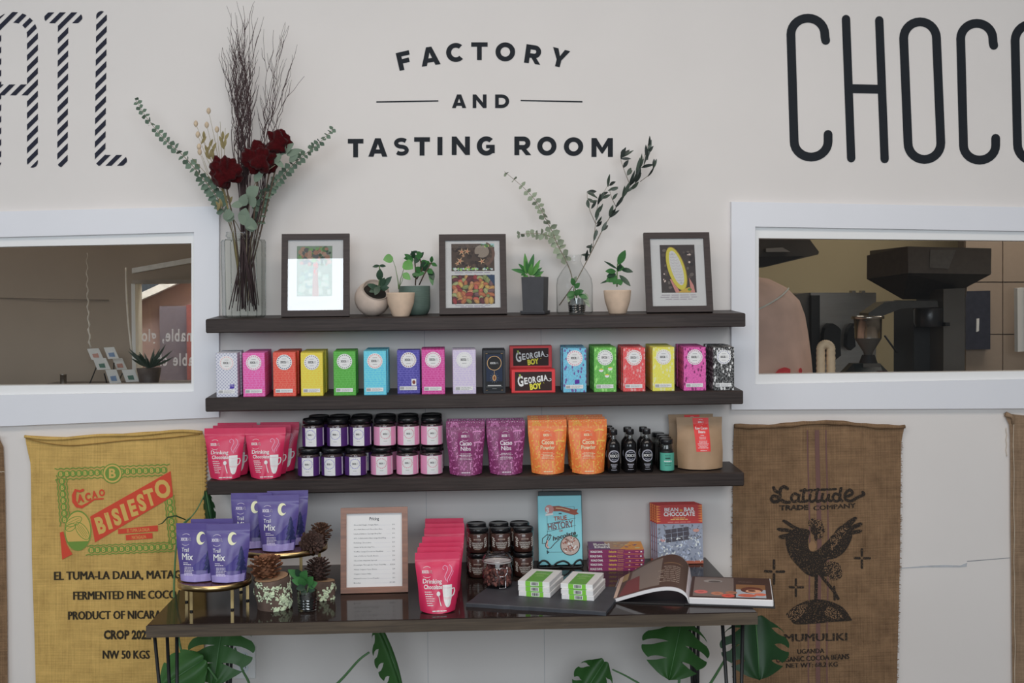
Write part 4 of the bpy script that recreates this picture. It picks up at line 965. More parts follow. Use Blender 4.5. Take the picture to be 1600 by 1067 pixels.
def art_drink(pr, w1, w0, h):
    w = w1; pr.part('printed_logo'); xoco(pr, -w * .235, h * .66, w * .26, CREAMW)
    pr.part('printed_title'); pr.text('Drinking', -w * .115, h * .495, h * .075, CREAMW, 1, 'c', w=w * .43, off=.022); pr.text('Chocolate', -w * .10, h * .405, h * .068, CREAMW, 1, 'c', w=w * .41, off=.02)
    pr.part('printed_text'); rr = random.Random(2)
    for k in range(7):
        x = -w * (.29 - .010 * k); pr.rows(x, h * (.355 - .036 * k), w * (.16, .20, .19, .23, .22, .17, .15)[k], 1, 1, h * .011, CREAMW, 1, rnd=rr)
    pr.part('mug_picture')
    m = [(.115, .465), (.325, .47), (.325, .40), (.315, .25), (.285, .15), (.255, .105), (.205, .10), (.165, .14), (.13, .24), (.115, .37)]
    pr.poly([(w * x, h * z) for x, z in m], MUG, 1)
    pr.stroke([(w * .325, h * .40), (w * .375, h * .405), (w * .385, h * .36), (w * .36, h * .30), (w * .318, h * .275)], w * .026, MUG, 1)
    for z in (.415, .255, .235):
        for k in range(7): pr.ell(w * (.135 + .027 * k), h * (z + .006 * abs(k - 3) / 3), w * .006, h * .006, C(200, 60, 110), 2, 5)
    pr.part('spoon_picture')
    pr.ell(w * .02, h * .325, w * .042, h * .04, MUG, 1, 14); pr.stroke([(w * .03, h * .28), (w * .05, h * .2), (w * .075, h * .13)], [w * .014, w * .016, w * .022], MUG, 1)
    pr.part('steam_picture'); pr.stroke([(w * .20, h * .535), (w * .165, h * .60), (w * .20, h * .66), (w * .235, h * .71), (w * .22, h * .765), (w * .17, h * .785), (w * .13, h * .765), (w * .125, h * .73), (w * .155, h * .715)], w * .013, C(240, 160, 190, .7), 1)
    pr.stroke([(w * .225, h * .51), (w * .235, h * .57), (w * .29, h * .64), (w * .33, h * .70), (w * .325, h * .75), (w * .275, h * .79)], w * .013, C(240, 160, 190, .7), 1)
    pr.stroke([(w * .275, h * .535), (w * .29, h * .585), (w * .345, h * .65), (w * .36, h * .69)], w * .011, C(240, 140, 180, .7), 1)
    pr.part('weight_text'); pr.rows(-w * .12, h * .045, w * .34, 1, 1, h * .018, CREAMW, 1, rnd=rr)
def place_row(i, entries, maker):
    out = []
    for k, (xt0, xt1, yt, xb, yb, yl, label, turn) in enumerate(entries):
        out.append(maker(k, xt0, xt1, yt, xb, yb, yl, label, turn))
    return out
b0 = on_shelf(2, 350, -.17); s = S(b0)
dp = make_pouch('drinking_chocolate_pouch', 'x', 62 / s, 45 / s, 79 / s, .055, PINKB, art_drink, 'drinking chocolate pouches on the lowest shelf', 3)
LBL = ['front pink drinking chocolate pouch at the left end of the lowest shelf', 'front pink drinking chocolate pouch next to the jars',
       'middle pink drinking chocolate pouch behind the left front one', 'rearmost pink drinking chocolate pouch behind the left front one', 'middle pink drinking chocolate pouch behind the right front one', 'rearmost pink drinking chocolate pouch beside the jars']
for k, (px, yl, rz) in enumerate(((352, -.172, .03), (415.5, -.172, .05), (364, -.112, -.03), (371, -.048, -.02), (424, -.112, 0), (437.5, -.048, -.04))):
    loc = on_shelf(2, px, yl, -0.001); rot = (DROOP - .05 - (.02 if k > 1 else 0), 0, rz)
    if k == 0: dp.location = loc; dp.rotation_euler = rot; dp['label'] = LBL[0]
    else: dup(dp, loc, rot, LBL[k])
# cacao nibs and cocoa powder
NIB = pattern_mat('nib_foil', C(104, 26, 78, .60), C(170, 92, 148, .6), 'leaves', 0.75, .75); COC = pattern_mat('cocoa_foil', C(214, 98, 30, .62), C(226, 150, 50, .62), 'leaves', 0.8, .8)
for m_ in (NIB, COC): m_.node_tree.nodes['Principled BSDF'].inputs['Roughness'].default_value = 0.4
def art_jungle(words, ink, patch, motif):
    def art(pr, w1, w0, h):
        w = w1; pr.part('printed_panel'); pr.poly([(-w * .19, h * .78), (w * .16, h * .78), (w * .22, h * .66), (w * .2, h * .42), (w * .16, h * .28), (-w * .17, h * .28), (-w * .2, h * .5)], patch, 0)
        pr.ell(0, h * .74, w * .2, h * .07, patch, .4, 20)
        xoco(pr, -.01 * w, h * .70, w * .24, ink); z = h * .555
        pr.text(words[0], 0, z, h * .078, ink, 1, 'c', w=w * .31, off=.022); pr.text(words[1], 0, z - h * .098, h * .078, ink, 1, 'c', w=w * (.26 if words[1] == 'Nibs' else .37), off=.022)
        pr.rows(0, h * .40, w * .34, 5, h * .026, h * .008, ink, 1, 'c', random.Random(4)); pr.part('weight_text'); pr.rows(0, h * .055, w * .3, 1, 1, h * .014, ink, 1, 'c')
        pr.part('jungle_picture')
        for x, z in ((.30, .80), (.32, .60)):
            pr.part('flower_picture' if z > .7 else 'flower_picture.001')
            for k in range(5): pr.ell(w * (x - .09 + .045 * k), h * (z + .012 - .006 * abs(k - 2)), w * .03, h * .014, motif, 1, 8)
            pr.stroke([(w * x, h * z), (w * (x - .02), h * (z - .13))], w * .012, motif, 1, caps=False)
        pr.part('rainbow_picture')
        for r in (.05, .075, .10): pr.ring(-w * .28, h * .885, w * r, w * (r + .013), motif, 1, 10, 0, math.pi, 1.2)
        pr.part('mushroom_picture'); pr.stroke([(w * .12, h * .22), (w * .12, h * .11)], w * .018, motif, 1, caps=False); pr.ell(w * .12, h * .23, w * .03, h * .012, motif, 1.2, 10)
        pr.part('pear_picture'); pr.stroke([(-w * .05, h * .22), (-w * .09, h * .14), (-w * .03, h * .1), (-w * .02, h * .16)], w * .012, motif, 1, closed=True)
        rr = random.Random(9)
        for k in range(26):
            pr.part(('fern_picture', 'fern_picture.001')[k % 2])
            sd = -1 if k % 2 else 1; zz = rr.uniform(.06, .62); x = sd * rr.uniform(.22, .34 + .08 * zz); a = rr.uniform(0, 3.1)
            pr.ell(w * x, h * zz, w * .035, h * .009, motif, 1, 8, a)
        pr.part('dotted_line')
        for k in range(14): pr.ell(w * (-.43 + .066 * k), h * (.965 + .012 * (k % 2)), w * .008, h * .006, ink, 1, 6)
    return art
def pouch_set(name, words, mat, art, frontpx, backs, group, cat_label):
    b0 = on_shelf(2, frontpx[0], -.175); s = S(b0); proto = make_pouch(name, cat_label[0], 61 / s, 49 / s, 84 / s, .05, mat, art, group, 5)
    n = 0
    for k, (px, yl, dz, rz) in enumerate(list(frontpx[1]) + list(backs)):
        loc = on_shelf(2, px, yl, -.0005); rot = (DROOP - .045, 0, rz)
        if k == 0: proto.location = loc; proto.rotation_euler = rot
        else: dup(proto, loc, rot, cat_label[k])
pouch_set('cacao_nibs_pouch', 0, NIB, art_jungle(('Cacao', 'Nibs'), C(232, 196, 214, .64), C(112, 34, 86, .58), C(186, 112, 164, .6)), (728, ((728, -.175, 0, 0.02), (791, -.175, 0, 0.03))), ((729, -.115, 0, -.02), (789, -.115, 0, .03)), 'cacao nibs pouches', ['front plum Cacao Nibs pouch beside the pink-labelled jars', 'front plum Cacao Nibs pouch beside the orange pouches', 'rear plum Cacao Nibs pouch on the jar side', 'rear plum Cacao Nibs pouch next to the orange ones'])
pouch_set('cocoa_powder_pouch', 0, COC, art_jungle(('Cocoa', 'Powder'), C(248, 205, 165, .66), C(218, 92, 48, .62), C(228, 164, 58, .62)), (856, ((856, -.178, 0, -.01), (919, -.185, 0, .05))), ((855, -.12, 0, -.02), (916, -.12, 0, .0), (854, -.065, 0, .03), (913, -.065, 0, .02)), 'cocoa powder pouches', ['front orange Cocoa Powder pouch beside the plum pouches', 'front orange Cocoa Powder pouch beside the black bottles', 'middle orange Cocoa Powder pouch on the plum side', 'middle orange Cocoa Powder pouch on the bottle side', 'rearmost orange Cocoa Powder pouch on the plum side', 'rearmost orange Cocoa Powder pouch on the bottle side'])

# ================================================================ jars
LID = M('black_lid', (0.012, 0.012, 0.014), rough=0.22, var=0.05)
JARG = glass_mat('jar_glass', (0.90, 0.92, 0.92), (0.25, 0.27, 0.27), 0.05, 0.02)
def jar(name, label, r, h, fill, art, group, band=None):
    """round jar: filling, glass, lid, paper band"""
    root = thing(name, label, 'jar', group=group); hl = h * .20
    mb = MB(); mb.lathe([(r * .80, .002), (r * .93, .006), (r * .93, h * .75), (r * .85, h * .78)], 28, fill); mb.obj('filling', root)
    mb = MB(); mb.lathe([(r * .86, 0), (r * .97, .003), (r, .008), (r, h * .75), (r * .95, h * .81), (r * .86, h * .83), (r * .86, h * .86)], 28, JARG, cap0=True, cap1=False); mb.obj('glass', root)
    mb = MB(); mb.lathe([(r * .88, h * .835), (r * .96, h * .84), (r * .97, h - .005), (r * .93, h - .001), (r * .9, h), (r * .86, h - .0015), (r * .3, h - .0022), (.001, h - .0022)], 28, LID); mb.obj('lid', root)
    if band is not None:
        mb = MB(); n = 28; z0, z1 = h * .06, h * .71; rb = r + .0006
        mb.grid(lambda a, b: (rb * math.sin(2 * math.pi * a), -rb * math.cos(2 * math.pi * a), z0 + (z1 - z0) * b), n, 1, band); mb.obj('paper_band', root)
    pr = Print(); art(pr, r, h)
    pr.build('printed_label', root, lambda x, z, u: ((r + u + .0008) * math.sin(x / r), -(r + u + .0008) * math.cos(x / r), z), 0.0003)
    return root
def art_jar(ink, back, x0, x1):
    def art(pr, r, h):
        z0, z1 = h * .07, h * .70; w = x1 - x0; cx = (x0 + x1) / 2 * r
        pr.part('front_label'); pr.rect(x0 * r, x1 * r, z0, z1, C(226, 216, 226, .66), 0, 8, 1); zc = z0 + (z1 - z0) * .64; R_ = w * r * .36
        for k in range(18):
            a = 2 * math.pi * k / 18; pr.ell(cx + R_ * 1.16 * math.cos(a), zc + R_ * 1.16 * math.sin(a), R_ * .17, R_ * .07, ink, 1, 8, a + .9)
        pr.text('XOCOL', cx - R_ * .15, zc - R_ * .2, R_ * .42, INKD, 2, 'c', w=R_ * .9, off=.03); pr.text('ATL', cx + R_ * .55, zc - R_ * .2, R_ * .42, GREY, 2, 'c', w=R_ * .42)
        pr.rows(cx, z0 + (z1 - z0) * .24, w * r * .4, 1, 1, h * .02, GREY, 1, 'c'); pr.rows(cx, z0 + (z1 - z0) * .13, w * r * .7, 2, h * .035, h * .01, C(190, 180, 200), 1, 'c')
        if back: pr.part('side_label'); pr.rect(r * 1.12, r * 1.30, z0 + h * .02, z1, C(200, 195, 205), 0, 2, 1)
    return art
PURP = M('purple_band', C(58, 24, 84, .45), rough=0.5, var=0.05); FILLD = M('dark_filling', C(48, 30, 34, .45), rough=0.6)
PKB = pattern_mat('pink_band', C(214, 128, 160, .52), C(190, 90, 130, .52), 'lines', 0.7, .35)
b0 = on_shelf(2, 580, -.15); s = S(b0); jr, jh = 34 / s / 2, 44.5 / s
J1 = jar('purple_jar', 'x', jr, jh, FILLD, art_jar(C(96, 84, 180), True, -.62, .42), 'purple-banded jars on the lowest shelf', PURP)
J2 = jar('pink_jar', 'x', jr, jh, FILLD, art_jar(C(190, 60, 110), True, -.42, .62), 'pink-banded jars on the lowest shelf', PKB)
bot_c = [483, 520, 556, 597, 637, 674.5]; top_c = [490, 528.5, 563.5, 601.5, 638.5, 675]; back_c = [499, 532, 566.5, 603, 638, 675]
first = {0: True, 1: True}
for lvl in (0, 1):
    for row in (0, 1):
        for k in range(6):
            pr0 = J1 if k < 3 else J2; col = 'purple' if k < 3 else 'pink'; n_ = k % 3
            where = [['jar nearest the pink pouches', 'middle jar of the purple three', 'jar next to the pink-labelled ones'], ['jar next to the purple-labelled ones', 'middle jar of the pink three', 'jar nearest the plum pouches']][k >= 3][n_]
            lab = col + '-banded ' + where + (', ' + (('front of the bottom layer', 'back of the bottom layer')[row] if lvl == 0 else ('front of the top layer', 'back of the top layer')[row]))
            if lvl == 0: px, yl, lift = (bot_c[k], -.155, 0) if row == 0 else ((back_c[k] + 2), -.068, 0)
            else: px, yl, lift = (top_c[k], -.140, jh + .0004) if row == 0 else (back_c[k], -.062, jh + .0004)
            loc = on_shelf(2, px, yl, lift); rz = random.Random(k + 7 * lvl + 13 * row).uniform(-.12, .12); rot = (DROOP, 0, rz)
            t_ = int(k >= 3)
            if first[t_]: pr0.location = loc; pr0.rotation_euler = rot; pr0['label'] = lab; first[t_] = False
            else: dup(pr0, loc, rot, lab)

# ================================================================ bottles, green jars, brown bags
BOTM = M('dark_bottle', (0.010, 0.009, 0.010), rough=0.12, var=0.05, spec=0.5)
BOTG = glass_mat('bottle_glass', (0.80, 0.80, 0.78), (0.2, 0.2, 0.2), 0.07, 0.02)
b0 = on_shelf(2, 984, -.17); s = S(b0); br, bh = 10.2 / s, 67 / s
bt = thing('extract_bottle', 'x', 'bottle', group='black extract bottles')
mb = MB(); mb.lathe([(br * .9, 0), (br, .003), (br, bh * .60), (br * .93, bh * .68), (br * .55, bh * .76), (br * .42, bh * .78)], 20, BOTM); mb.obj('glass_body', bt)
mb = MB(); mb.lathe([(br * .56, bh * .755), (br * .44, bh * .79), (br * .42, bh * .90)], 16, BOTG, cap0=False); mb.obj('neck', bt)
mb = MB(); mb.lathe([(br * .58, bh * .88), (br * .62, bh * .885), (br * .62, bh * .985), (br * .56, bh)], 18, LID); mb.obj('cap', bt)
pr = Print(); LB = C(150, 150, 162, .6)
pr.ring(0, bh * .40, br * .74, br * .92, LB, 0, 24); pr.ell(0, bh * .40, br * .72, br * .72, C(22, 24, 34), 0, 20)
pr.text('XOCO', 0, bh * .375, br * .42, C(210, 210, 214), 1, 'c', w=br * 1.35, off=.04); pr.ring(0, bh * .40, br * .5, br * .58, LB, 1, 8, .9, 2.2); pr.ring(0, bh * .40, br * .5, br * .58, LB, 1, 8, 4.0, 5.4)
pr.rows(0, bh * .20, br * 1.3, 1, 1, bh * .02, LB, 0, 'c'); pr.rows(0, bh * .165, br * .95, 1, 1, bh * .016, LB, 0, 'c'); pr.rows(0, bh * .13, br * .8, 1, 1, bh * .014, LB, 0, 'c'); pr.rows(0, bh * .08, br * 1.1, 1, 1, bh * .012, LB, 0, 'c')
pr.build('printed_label', bt, lambda x, z, u: ((br + u + .0004) * math.sin(x / br), -(br + u + .0004) * math.cos(x / br), z), .0003)
cols = [(958.5, -.178, 0, 'front', 0), (984.5, -.172, 0, 'front', 1), (1010.5, -.172, 0, 'front', 2), (954, -.130, 0, 'second', 0), (980.5, -.122, 0, 'second', 1), (1005, -.122, 0, 'second', 2), (951, -.084, 0, 'third', 0)]
for k, (px, yl, _, rw, c_) in enumerate(cols):
    lab = 'black extract bottle, ' + rw + ' in the row ' + ('beside the orange pouches', 'in the middle of the three', 'beside the little green jar')[c_]
    loc = on_shelf(2, px, yl)
    if k == 0: bt.location = loc; bt.rotation_euler = SR; bt['label'] = lab
    else: dup(bt, loc, SR, lab)
gr, gh = 11.0 / s, 51 / s
gj = thing('green_jar', 'x', 'jar', group='small green-labelled jars')
mb = MB(); mb.lathe([(gr * .9, 0), (gr * .98, .004), (gr * .98, gh * .62), (gr * .90, gh * .66)], 20, M('dark_powder', (.012, .012, .014), rough=.4)); mb.obj('filling', gj)
mb = MB(); mb.lathe([(gr * .94, 0), (gr * 1.02, .003), (gr * 1.02, gh * .70), (gr * .9, gh * .82), (gr * .84, gh * .86)], 20, BOTG, cap1=False); mb.obj('glass', gj)
mb = MB(); mb.lathe([(gr * .86, gh * .86), (gr * .9, gh * .865), (gr * .9, gh * .99), (gr * .84, gh), (gr * .3, gh * .995)], 20, LID); mb.obj('lid', gj)
pr = Print(); GC = C(70, 150, 132, .6); pr.rect(-gr * 1.3, gr * 1.3, gh * .06, gh * .60, GC, 0, 12, 1)
pr.text('XOCOL', 0, gh * .50, gh * .045, C(30, 60, 55), 1, 'c', w=gr * .8); pr.rows(0, gh * .44, gr * .9, 1, 1, gh * .05, C(30, 60, 55), 1, 'c'); pr.rows(0, gh * .35, gr * 1.4, 1, 1, gh * .03, WHT, 1, 'c'); pr.rows(0, gh * .28, gr * 1.2, 2, gh * .06, gh * .02, C(40, 80, 72), 1, 'c')
pr.build('printed_label', gj, lambda x, z, u: ((gr * 1.03 + u) * math.sin(x / gr), -(gr * 1.03 + u) * math.cos(x / gr), z), .0003)
for k, (px, yl) in enumerate(((1042, -.178), (1037.5, -.128), (1034.5, -.078), (1027, -.03))):
    loc = on_shelf(2, px, yl); lab = ('front green-labelled little jar beside the brown paper bag', 'second little dark-lidded jar behind the green-labelled one', 'third little dark-lidded jar behind the green-labelled one', 'rearmost little dark-lidded jar near the wall')[k]
    if k == 0: gj.location = loc; gj.rotation_euler = SR; gj['label'] = lab
    else: dup(gj, loc, (DROOP, 0, .9), lab)
KRAFT = M('kraft_paper', C(146, 118, 90, .62), rough=0.6, var=0.06, scale=25, bump=0.4, bscale=30)
def art_beans(pr, w1, w0, h):
    w = w1; R_ = C(206, 44, 44, .55); a = lambda x, z: (x * w - .06 * w + .10 * w * z, z * h)
    x0, x1 = .02, .40
    pr.part('red_label'); pr.poly([(-w * .15, h * .985), (w * .20, h * .985), (w * .215, h * .34), (-w * .10, h * .34)], R_, 0)
    I_ = C(250, 220, 214, .7)
    xoco(pr, w * .03, h * .885, w * .14, I_); pr.text('Raw Cacao', w * .035, h * .765, h * .05, I_, 1, 'c', w=w * .27, off=.02); pr.text('Beans', w * .04, h * .695, h * .05, I_, 1, 'c', w=w * .15, off=.02)
    pr.rows(w * .045, h * .65, w * .1, 1, 1, h * .01, I_, 1, 'c'); pr.rows(w * .05, h * .615, w * .2, 2, h * .03, h * .009, I_, 1, 'c'); pr.rows(w * .055, h * .54, w * .24, 6, h * .026, h * .008, I_, 1, 'c'); pr.rows(w * .06, h * .36, w * .18, 1, 1, h * .01, I_, 1, 'c')
b0 = on_shelf(2, 1095, -.15); s = S(b0)
kb = make_pouch('paper_bag', 'front brown paper bag with a red Raw Cacao Beans label', 71 / s, 71 / s, 81 / s, .075, KRAFT, art_beans, 'brown paper bags of beans', 8)
kb.location = on_shelf(2, 1094, -.135, -.001); kb.rotation_euler = (DROOP - .10, 0, -.03)
dup(kb, on_shelf(2, 1080, -.055, -.001), (DROOP - .05, 0, .02), 'brown paper bag behind the front bag of beans')

# ================================================================ top shelf: picture frames
FRM = wood_mat('frame_wood', C(36, 29, 29, .66), C(66, 55, 53, .66), 0.5, 0.3, 1.6)
PAPER = M('white_paper', C(214, 214, 222, .60), rough=0.7, var=0.01)
PGL = glass_mat('picture_glass', (0.97, 0.97, 0.97), (0.9, 0.9, 0.9), 0.085, 0.0)
def frame(name, label, cat, loc, lean, w, h, b, t, mat, art, rz=0.0, glass=True, rot=None):
    root = thing(name, label, cat, loc, rot or (-lean, 0, rz))
    o = [(-w / 2, 0), (w / 2, 0), (w / 2, h), (-w / 2, h)]; i_ = [(-w / 2 + b, b), (w / 2 - b, b), (w / 2 - b, h - b), (-w / 2 + b, h - b)]
    for k in range(4):
        j = (k + 1) % 4; mb = MB(); mb.prism([o[k], o[j], i_[j], i_[k]], -t, 0, mat); mb.obj('frame_rail', root)
    mb = MB(); mb.box(-w / 2 + b * .7, w / 2 - b * .7, -t * .62, -.001, b * .7, h - b * .7, PAPER); mb.obj('backing_paper', root)
    pr = Print(); art(pr, w - 2 * b, h - 2 * b)
    pr.build('printed_sheet', root, lambda x, z, u: (x, -t * .62 - u, b + z), .0003)
    if glass:
        mb = MB(); mb.box(-w / 2 + b * .8, w / 2 - b * .8, -t * .62 - .0045, -t * .62 - .003, b * .8, h - b * .8, PGL); mb.obj('glass_front', root)
    mb = MB(); mb.prism([(-.018, .0), (.018, .0), (.012, h * .6), (-.012, h * .6)], 0.0, .003, BLACK)
    return root
def blobs(pr, x0, x1, z0, z1, cols, n, r0, r1, seed, l=1, asp=1.0):
    rr = random.Random(seed)
    for k in range(n):
        a = rr.uniform(r0, r1); rx, rz = a, a * asp * rr.uniform(.6, 1.0); x = rr.uniform(x0 + rx, x1 - rx); z = rr.uniform(z0 + rx, z1 - rx)
        pr.ell(x, z, rx, rz, rr.choice(cols), l + k * .03, 9, rr.uniform(0, 3.1))
def art_tree(pr, w, h):
    x0, x1, z0, z1 = -w * .34, w * .30, h * .20, h * .915
    pr.rect(x0, x1, z0, z1, C(120, 140, 120), 0)
    blobs(pr, x0, x1, h * .62, z1, [C(80, 110, 70), C(60, 80, 60), C(150, 110, 90), C(110, 150, 90), C(160, 130, 110), C(90, 90, 90)], 90, w * .02, w * .06, 3)
    blobs(pr, x0, x1, z0, h * .62, [C(130, 160, 140), C(110, 140, 130), C(150, 170, 150)], 50, w * .03, w * .07, 4)
    pr.poly([(-w * .06, z0), (w * .06, z0), (w * .03, h * .68), (-w * .04, h * .68)], C(150, 105, 90), 3); blobs(pr, -w * .05, w * .06, h * .5, h * .68, [C(200, 70, 50), C(180, 60, 45)], 7, w * .015, w * .028, 5, 4, .8)
    pr.rows(-w * .4, h * .13, w * .8, 2, h * .035, h * .008, C(170, 170, 178), 1, 'l')
def star(pr, x, z, r, col, l):
    for k in range(5):
        a = 2 * math.pi * k / 5 + x * 60; pr.poly([(x + r * .25 * math.cos(a - .9), z + r * .25 * math.sin(a - .9)), (x + r * math.cos(a), z + r * math.sin(a)), (x + r * .25 * math.cos(a + .9), z + r * .25 * math.sin(a + .9))], col, l)
    pr.ell(x, z, r * .28, r * .28, C(190, 120, 90), l + .2, 7)
def art_pods(pr, w, h):
    x0, x1 = -w * .39, w * .40; a0, a1 = h * .548, h * .955
    pr.rect(x0, x1, a0, a1, C(74, 58, 48), 0); rr = random.Random(4)
    blobs(pr, x0, x1, a0, a1, [C(60, 46, 38), C(92, 72, 58), C(50, 38, 34)], 60, w * .02, w * .05, 6)
    pr.poly([(x1 - w * .26, a1), (x1, a1), (x1, a1 - h * .05), (x1 - w * .1, a1 - h * .03)], C(150, 190, 190), 3.2)
    blobs(pr, x1 - w * .28, x1, a1 - h * .06, a1, [C(60, 110, 50), C(170, 190, 90)], 10, w * .015, w * .03, 8, 3.4)
    pr.ell(w * .17, h * .84, w * .135, h * .095, C(142, 128, 114), 3.2, 16, -.2); pr.poly([(w * .02, h * .80), (w * .08, h * .74), (w * .12, h * .80)], C(60, 48, 42), 3.5)
    pr.ring(w * .17, h * .80, w * .19, w * .24, C(104, 78, 66), 3.3, 16, -1.2, 1.2)
    for x, z, r in ((-.20, .835, .075), (-.10, .84, .07), (-.23, .70, .075), (-.17, .775, .04), (.17, .69, .07), (-.08, .60, .055), (-.28, .66, .05)): star(pr, w * x, h * z, w * r, C(196, 160, 120), 4)
    blobs(pr, x0, x1, a0, a0 + h * .055, [C(150, 190, 90), C(200, 220, 210), C(60, 110, 60), C(120, 180, 170)], 34, w * .014, w * .03, 9, 4.5)
    pr.rows(0, h * .524, w * .86, 1, 1, h * .010, C(150, 140, 160), 1, 'c')
    b0, b1 = h * .062, h * .488; pr.rect(x0, x1, b0, b1, C(70, 52, 44), 0)
    pods = [C(176, 132, 76), C(140, 50, 52), C(166, 98, 62), C(120, 130, 78), C(184, 148, 74), C(96, 42, 50), C(180, 84, 70), C(146, 150, 100), C(190, 126, 92), C(108, 80, 82)]
    rr = random.Random(21); n = 0
    for j in range(8):
        for k in range(8):
            x = x0 + (x1 - x0) * (k + .5 + rr.uniform(-.3, .3)) / 8; z = b1 - (b1 - b0) * (j + .5 + rr.uniform(-.25, .25)) / 8
            rx = w * rr.uniform(.05, .072); rz = rx * rr.uniform(.55, .7); rot = rr.uniform(-1.2, 1.9)
            x = min(max(x, x0 + rx), x1 - rx); z = min(max(z, b0 + rx * .9), b1 - rx * .9); c = rr.choice(pods); n += 1
            pr.ell(x, z, rx * 1.06, rz * 1.1, tuple(v * .45 for v in c), 1 + n * .05, 12, rot); pr.ell(x, z, rx, rz, c, 1.02 + n * .05, 12, rot); pr.ell(x, z + rz * .2, rx * .75, rz * .3, tuple(min(.85, v * 1.35) for v in c), 1.04 + n * .05, 10, rot)
    pr.poly([(x1 - w * .15, b1), (x1, b1), (x1, b1 - h * .16)], C(40, 62, 92), 5)
    pr.rows(0, h * .038, w * .84, 1, 1, h * .009, C(150, 140, 160), 1, 'c'); pr.rows(0, h * .018, w * .6, 1, 1, h * .009, C(150, 140, 160), 1, 'c')
def art_pod(pr, w, h):
    x0, x1, z0, z1 = -w * .32, w * .33, h * .20, h * .91
    pr.rect(x0, x1, z0, z1, C(62, 52, 50), 0); blobs(pr, x0, x1, z0, z1, [C(46, 40, 40), C(80, 70, 64), C(100, 90, 84), C(54, 46, 44)], 70, w * .015, w * .04, 12)
    blobs(pr, x1 - w * .2, x1 - w * .05, h * .6, h * .8, [C(200, 180, 170)], 4, w * .015, w * .025, 13, 3); blobs(pr, x0, x0 + w * .1, h * .3, h * .5, [C(200, 180, 170)], 3, w * .015, w * .025, 14, 3)
    pr.poly([(-w * .16, h * .40), (-w * .06, z0), (w * .02, z0), (-w * .1, h * .40)], C(196, 130, 120), 3.5); pr.poly([(w * .2, h * .42), (w * .28, h * .30), (w * .3, z0), (w * .22, z0)], C(196, 130, 120), 3.5)
    pr.ell(-w * .025, h * .555, w * .165, h * .335, C(150, 120, 30), 3.8, 28, .26); pr.ell(-w * .03, h * .555, w * .155, h * .325, C(224, 190, 52), 4, 28, .26); pr.ell(-w * .025, h * .565, w * .105, h * .265, C(206, 200, 200), 4.2, 24, .26)
    rr = random.Random(5)
    for k in range(11):
        for sx in (-1, 1):
            t = -1 + 2 * (k + .5) / 11; cx = -w * .025 - math.sin(.26) * t * h * .24 + sx * w * .042 * (1 - t * t * .6); pr.ell(cx, h * .565 + t * h * .235, w * .036, h * .02, C(226, 220, 222, .7), 4.4 + k * .02, 9, .5 * sx); pr.ring(cx, h * .565 + t * h * .235, w * .030, w * .036, C(160, 150, 160), 4.7, 9, 3.4, 6.0, .7)
    pr.poly([(-w * .02, z0), (w * .22, z0), (w * .2, h * .28), (w * .08, h * .25)], C(196, 160, 50), 4.8); pr.ell(w * .2, h * .245, w * .04, h * .02, C(90, 130, 50), 5, 8)
    pr.rows(0, h * .165, w * .84, 1, 1, h * .010, C(160, 150, 160), 1, 'c'); pr.rows(0, h * .135, w * .9, 1, 1, h * .010, C(160, 150, 160), 1, 'c'); pr.rows(0, h * .105, w * .66, 1, 1, h * .010, C(160, 150, 160), 1, 'c')
def place_frame(label, xc, wpx, hpx, bpx, yl, lean, art):
    b0 = on_shelf(0, xc, yl); s = S(b0); return frame('picture_frame', label, 'picture frame', b0, lean, wpx / s, hpx / s, bpx / s, .019, FRM, art)
place_frame('dark wooden picture frame with a glare-washed tree photo beside the tall vase', 493.5, 105.5, 130.5, 9.6, -.155, math.radians(7.3), art_tree)
place_frame('dark wooden picture frame with two stacked photos in the middle of the top shelf', 739.5, 105.5, 128.5, 10, -.150, math.radians(12), art_pods)
place_frame('dark wooden picture frame with a cut cocoa pod photo at the right end', 1061.5, 104, 128, 9.6, -.165, math.radians(12), art_pod)

# ================================================================ pots and their plants
def leafpart(parent, base, tip, width, mat, nrm=(0, -1, 0.2), fold=.18, curl=.12, shape=1.0, name='leaf'):
    base, tip = Vector(base), Vector(tip); mb = MB(); mb.leaf(base, tip - base, nrm, (tip - base).length, width, mat, fold, curl, 5, shape); return mb.obj(name, parent)
TERRA = M('cream_terracotta', C(190, 166, 144, .66), rough=0.75, var=0.16, scale=16, bump=0.15)
STONE = M('stone_pot', C(172, 156, 144, .58), rough=0.8, var=0.22, scale=12, bump=0.3)
GPOT = M('green_pot', C(74, 92, 84, .62), rough=0.6, var=0.12, scale=30, bump=0.5, stretch=(1, 1, 12))
BPOT = M('black_pot', C(48, 48, 52, .6), rough=0.55, var=0.1)
SOIL = M('soil', (0.02, 0.016, 0.013), rough=0.95, var=0.4, bump=0.6)
LG = M('leaf_green', C(48, 96, 48, .58), rough=0.4, var=0.2, scale=20); LB_ = M('leaf_bright', C(76, 128, 58, .58), rough=0.4, var=0.2, scale=20); LD = M('leaf_dark', C(34, 58, 42, .58), rough=0.4, var=0.2, scale=20)
STEMG = M('stem_green', C(86, 110, 66, .58), rough=0.5); STEMB = M('stem_brown', C(72, 58, 46, .58), rough=0.7)
class Plant:
    def __init__(s, name, label, px, yl, i=0): s.loc = on_shelf(i, px, yl); s.root = thing(name, label, 'plant', s.loc); s.k = S(s.loc)
    def p(s, px, py, dy=0.0): return P(px, py, s.loc.y + dy) - s.loc
    def leaf(s, a, b, w, mat, da=0.0, db=-.01, **kw): return leafpart(s.root, s.p(*a, da), s.p(*b, db), w / s.k, mat, **kw)
    def stem(s, pts, r, mat, name='stem'):
        mb = MB(); mb.tube([s.p(x, y, d) for x, y, d in pts], r, mat, 6); return mb.obj(name, s.root)
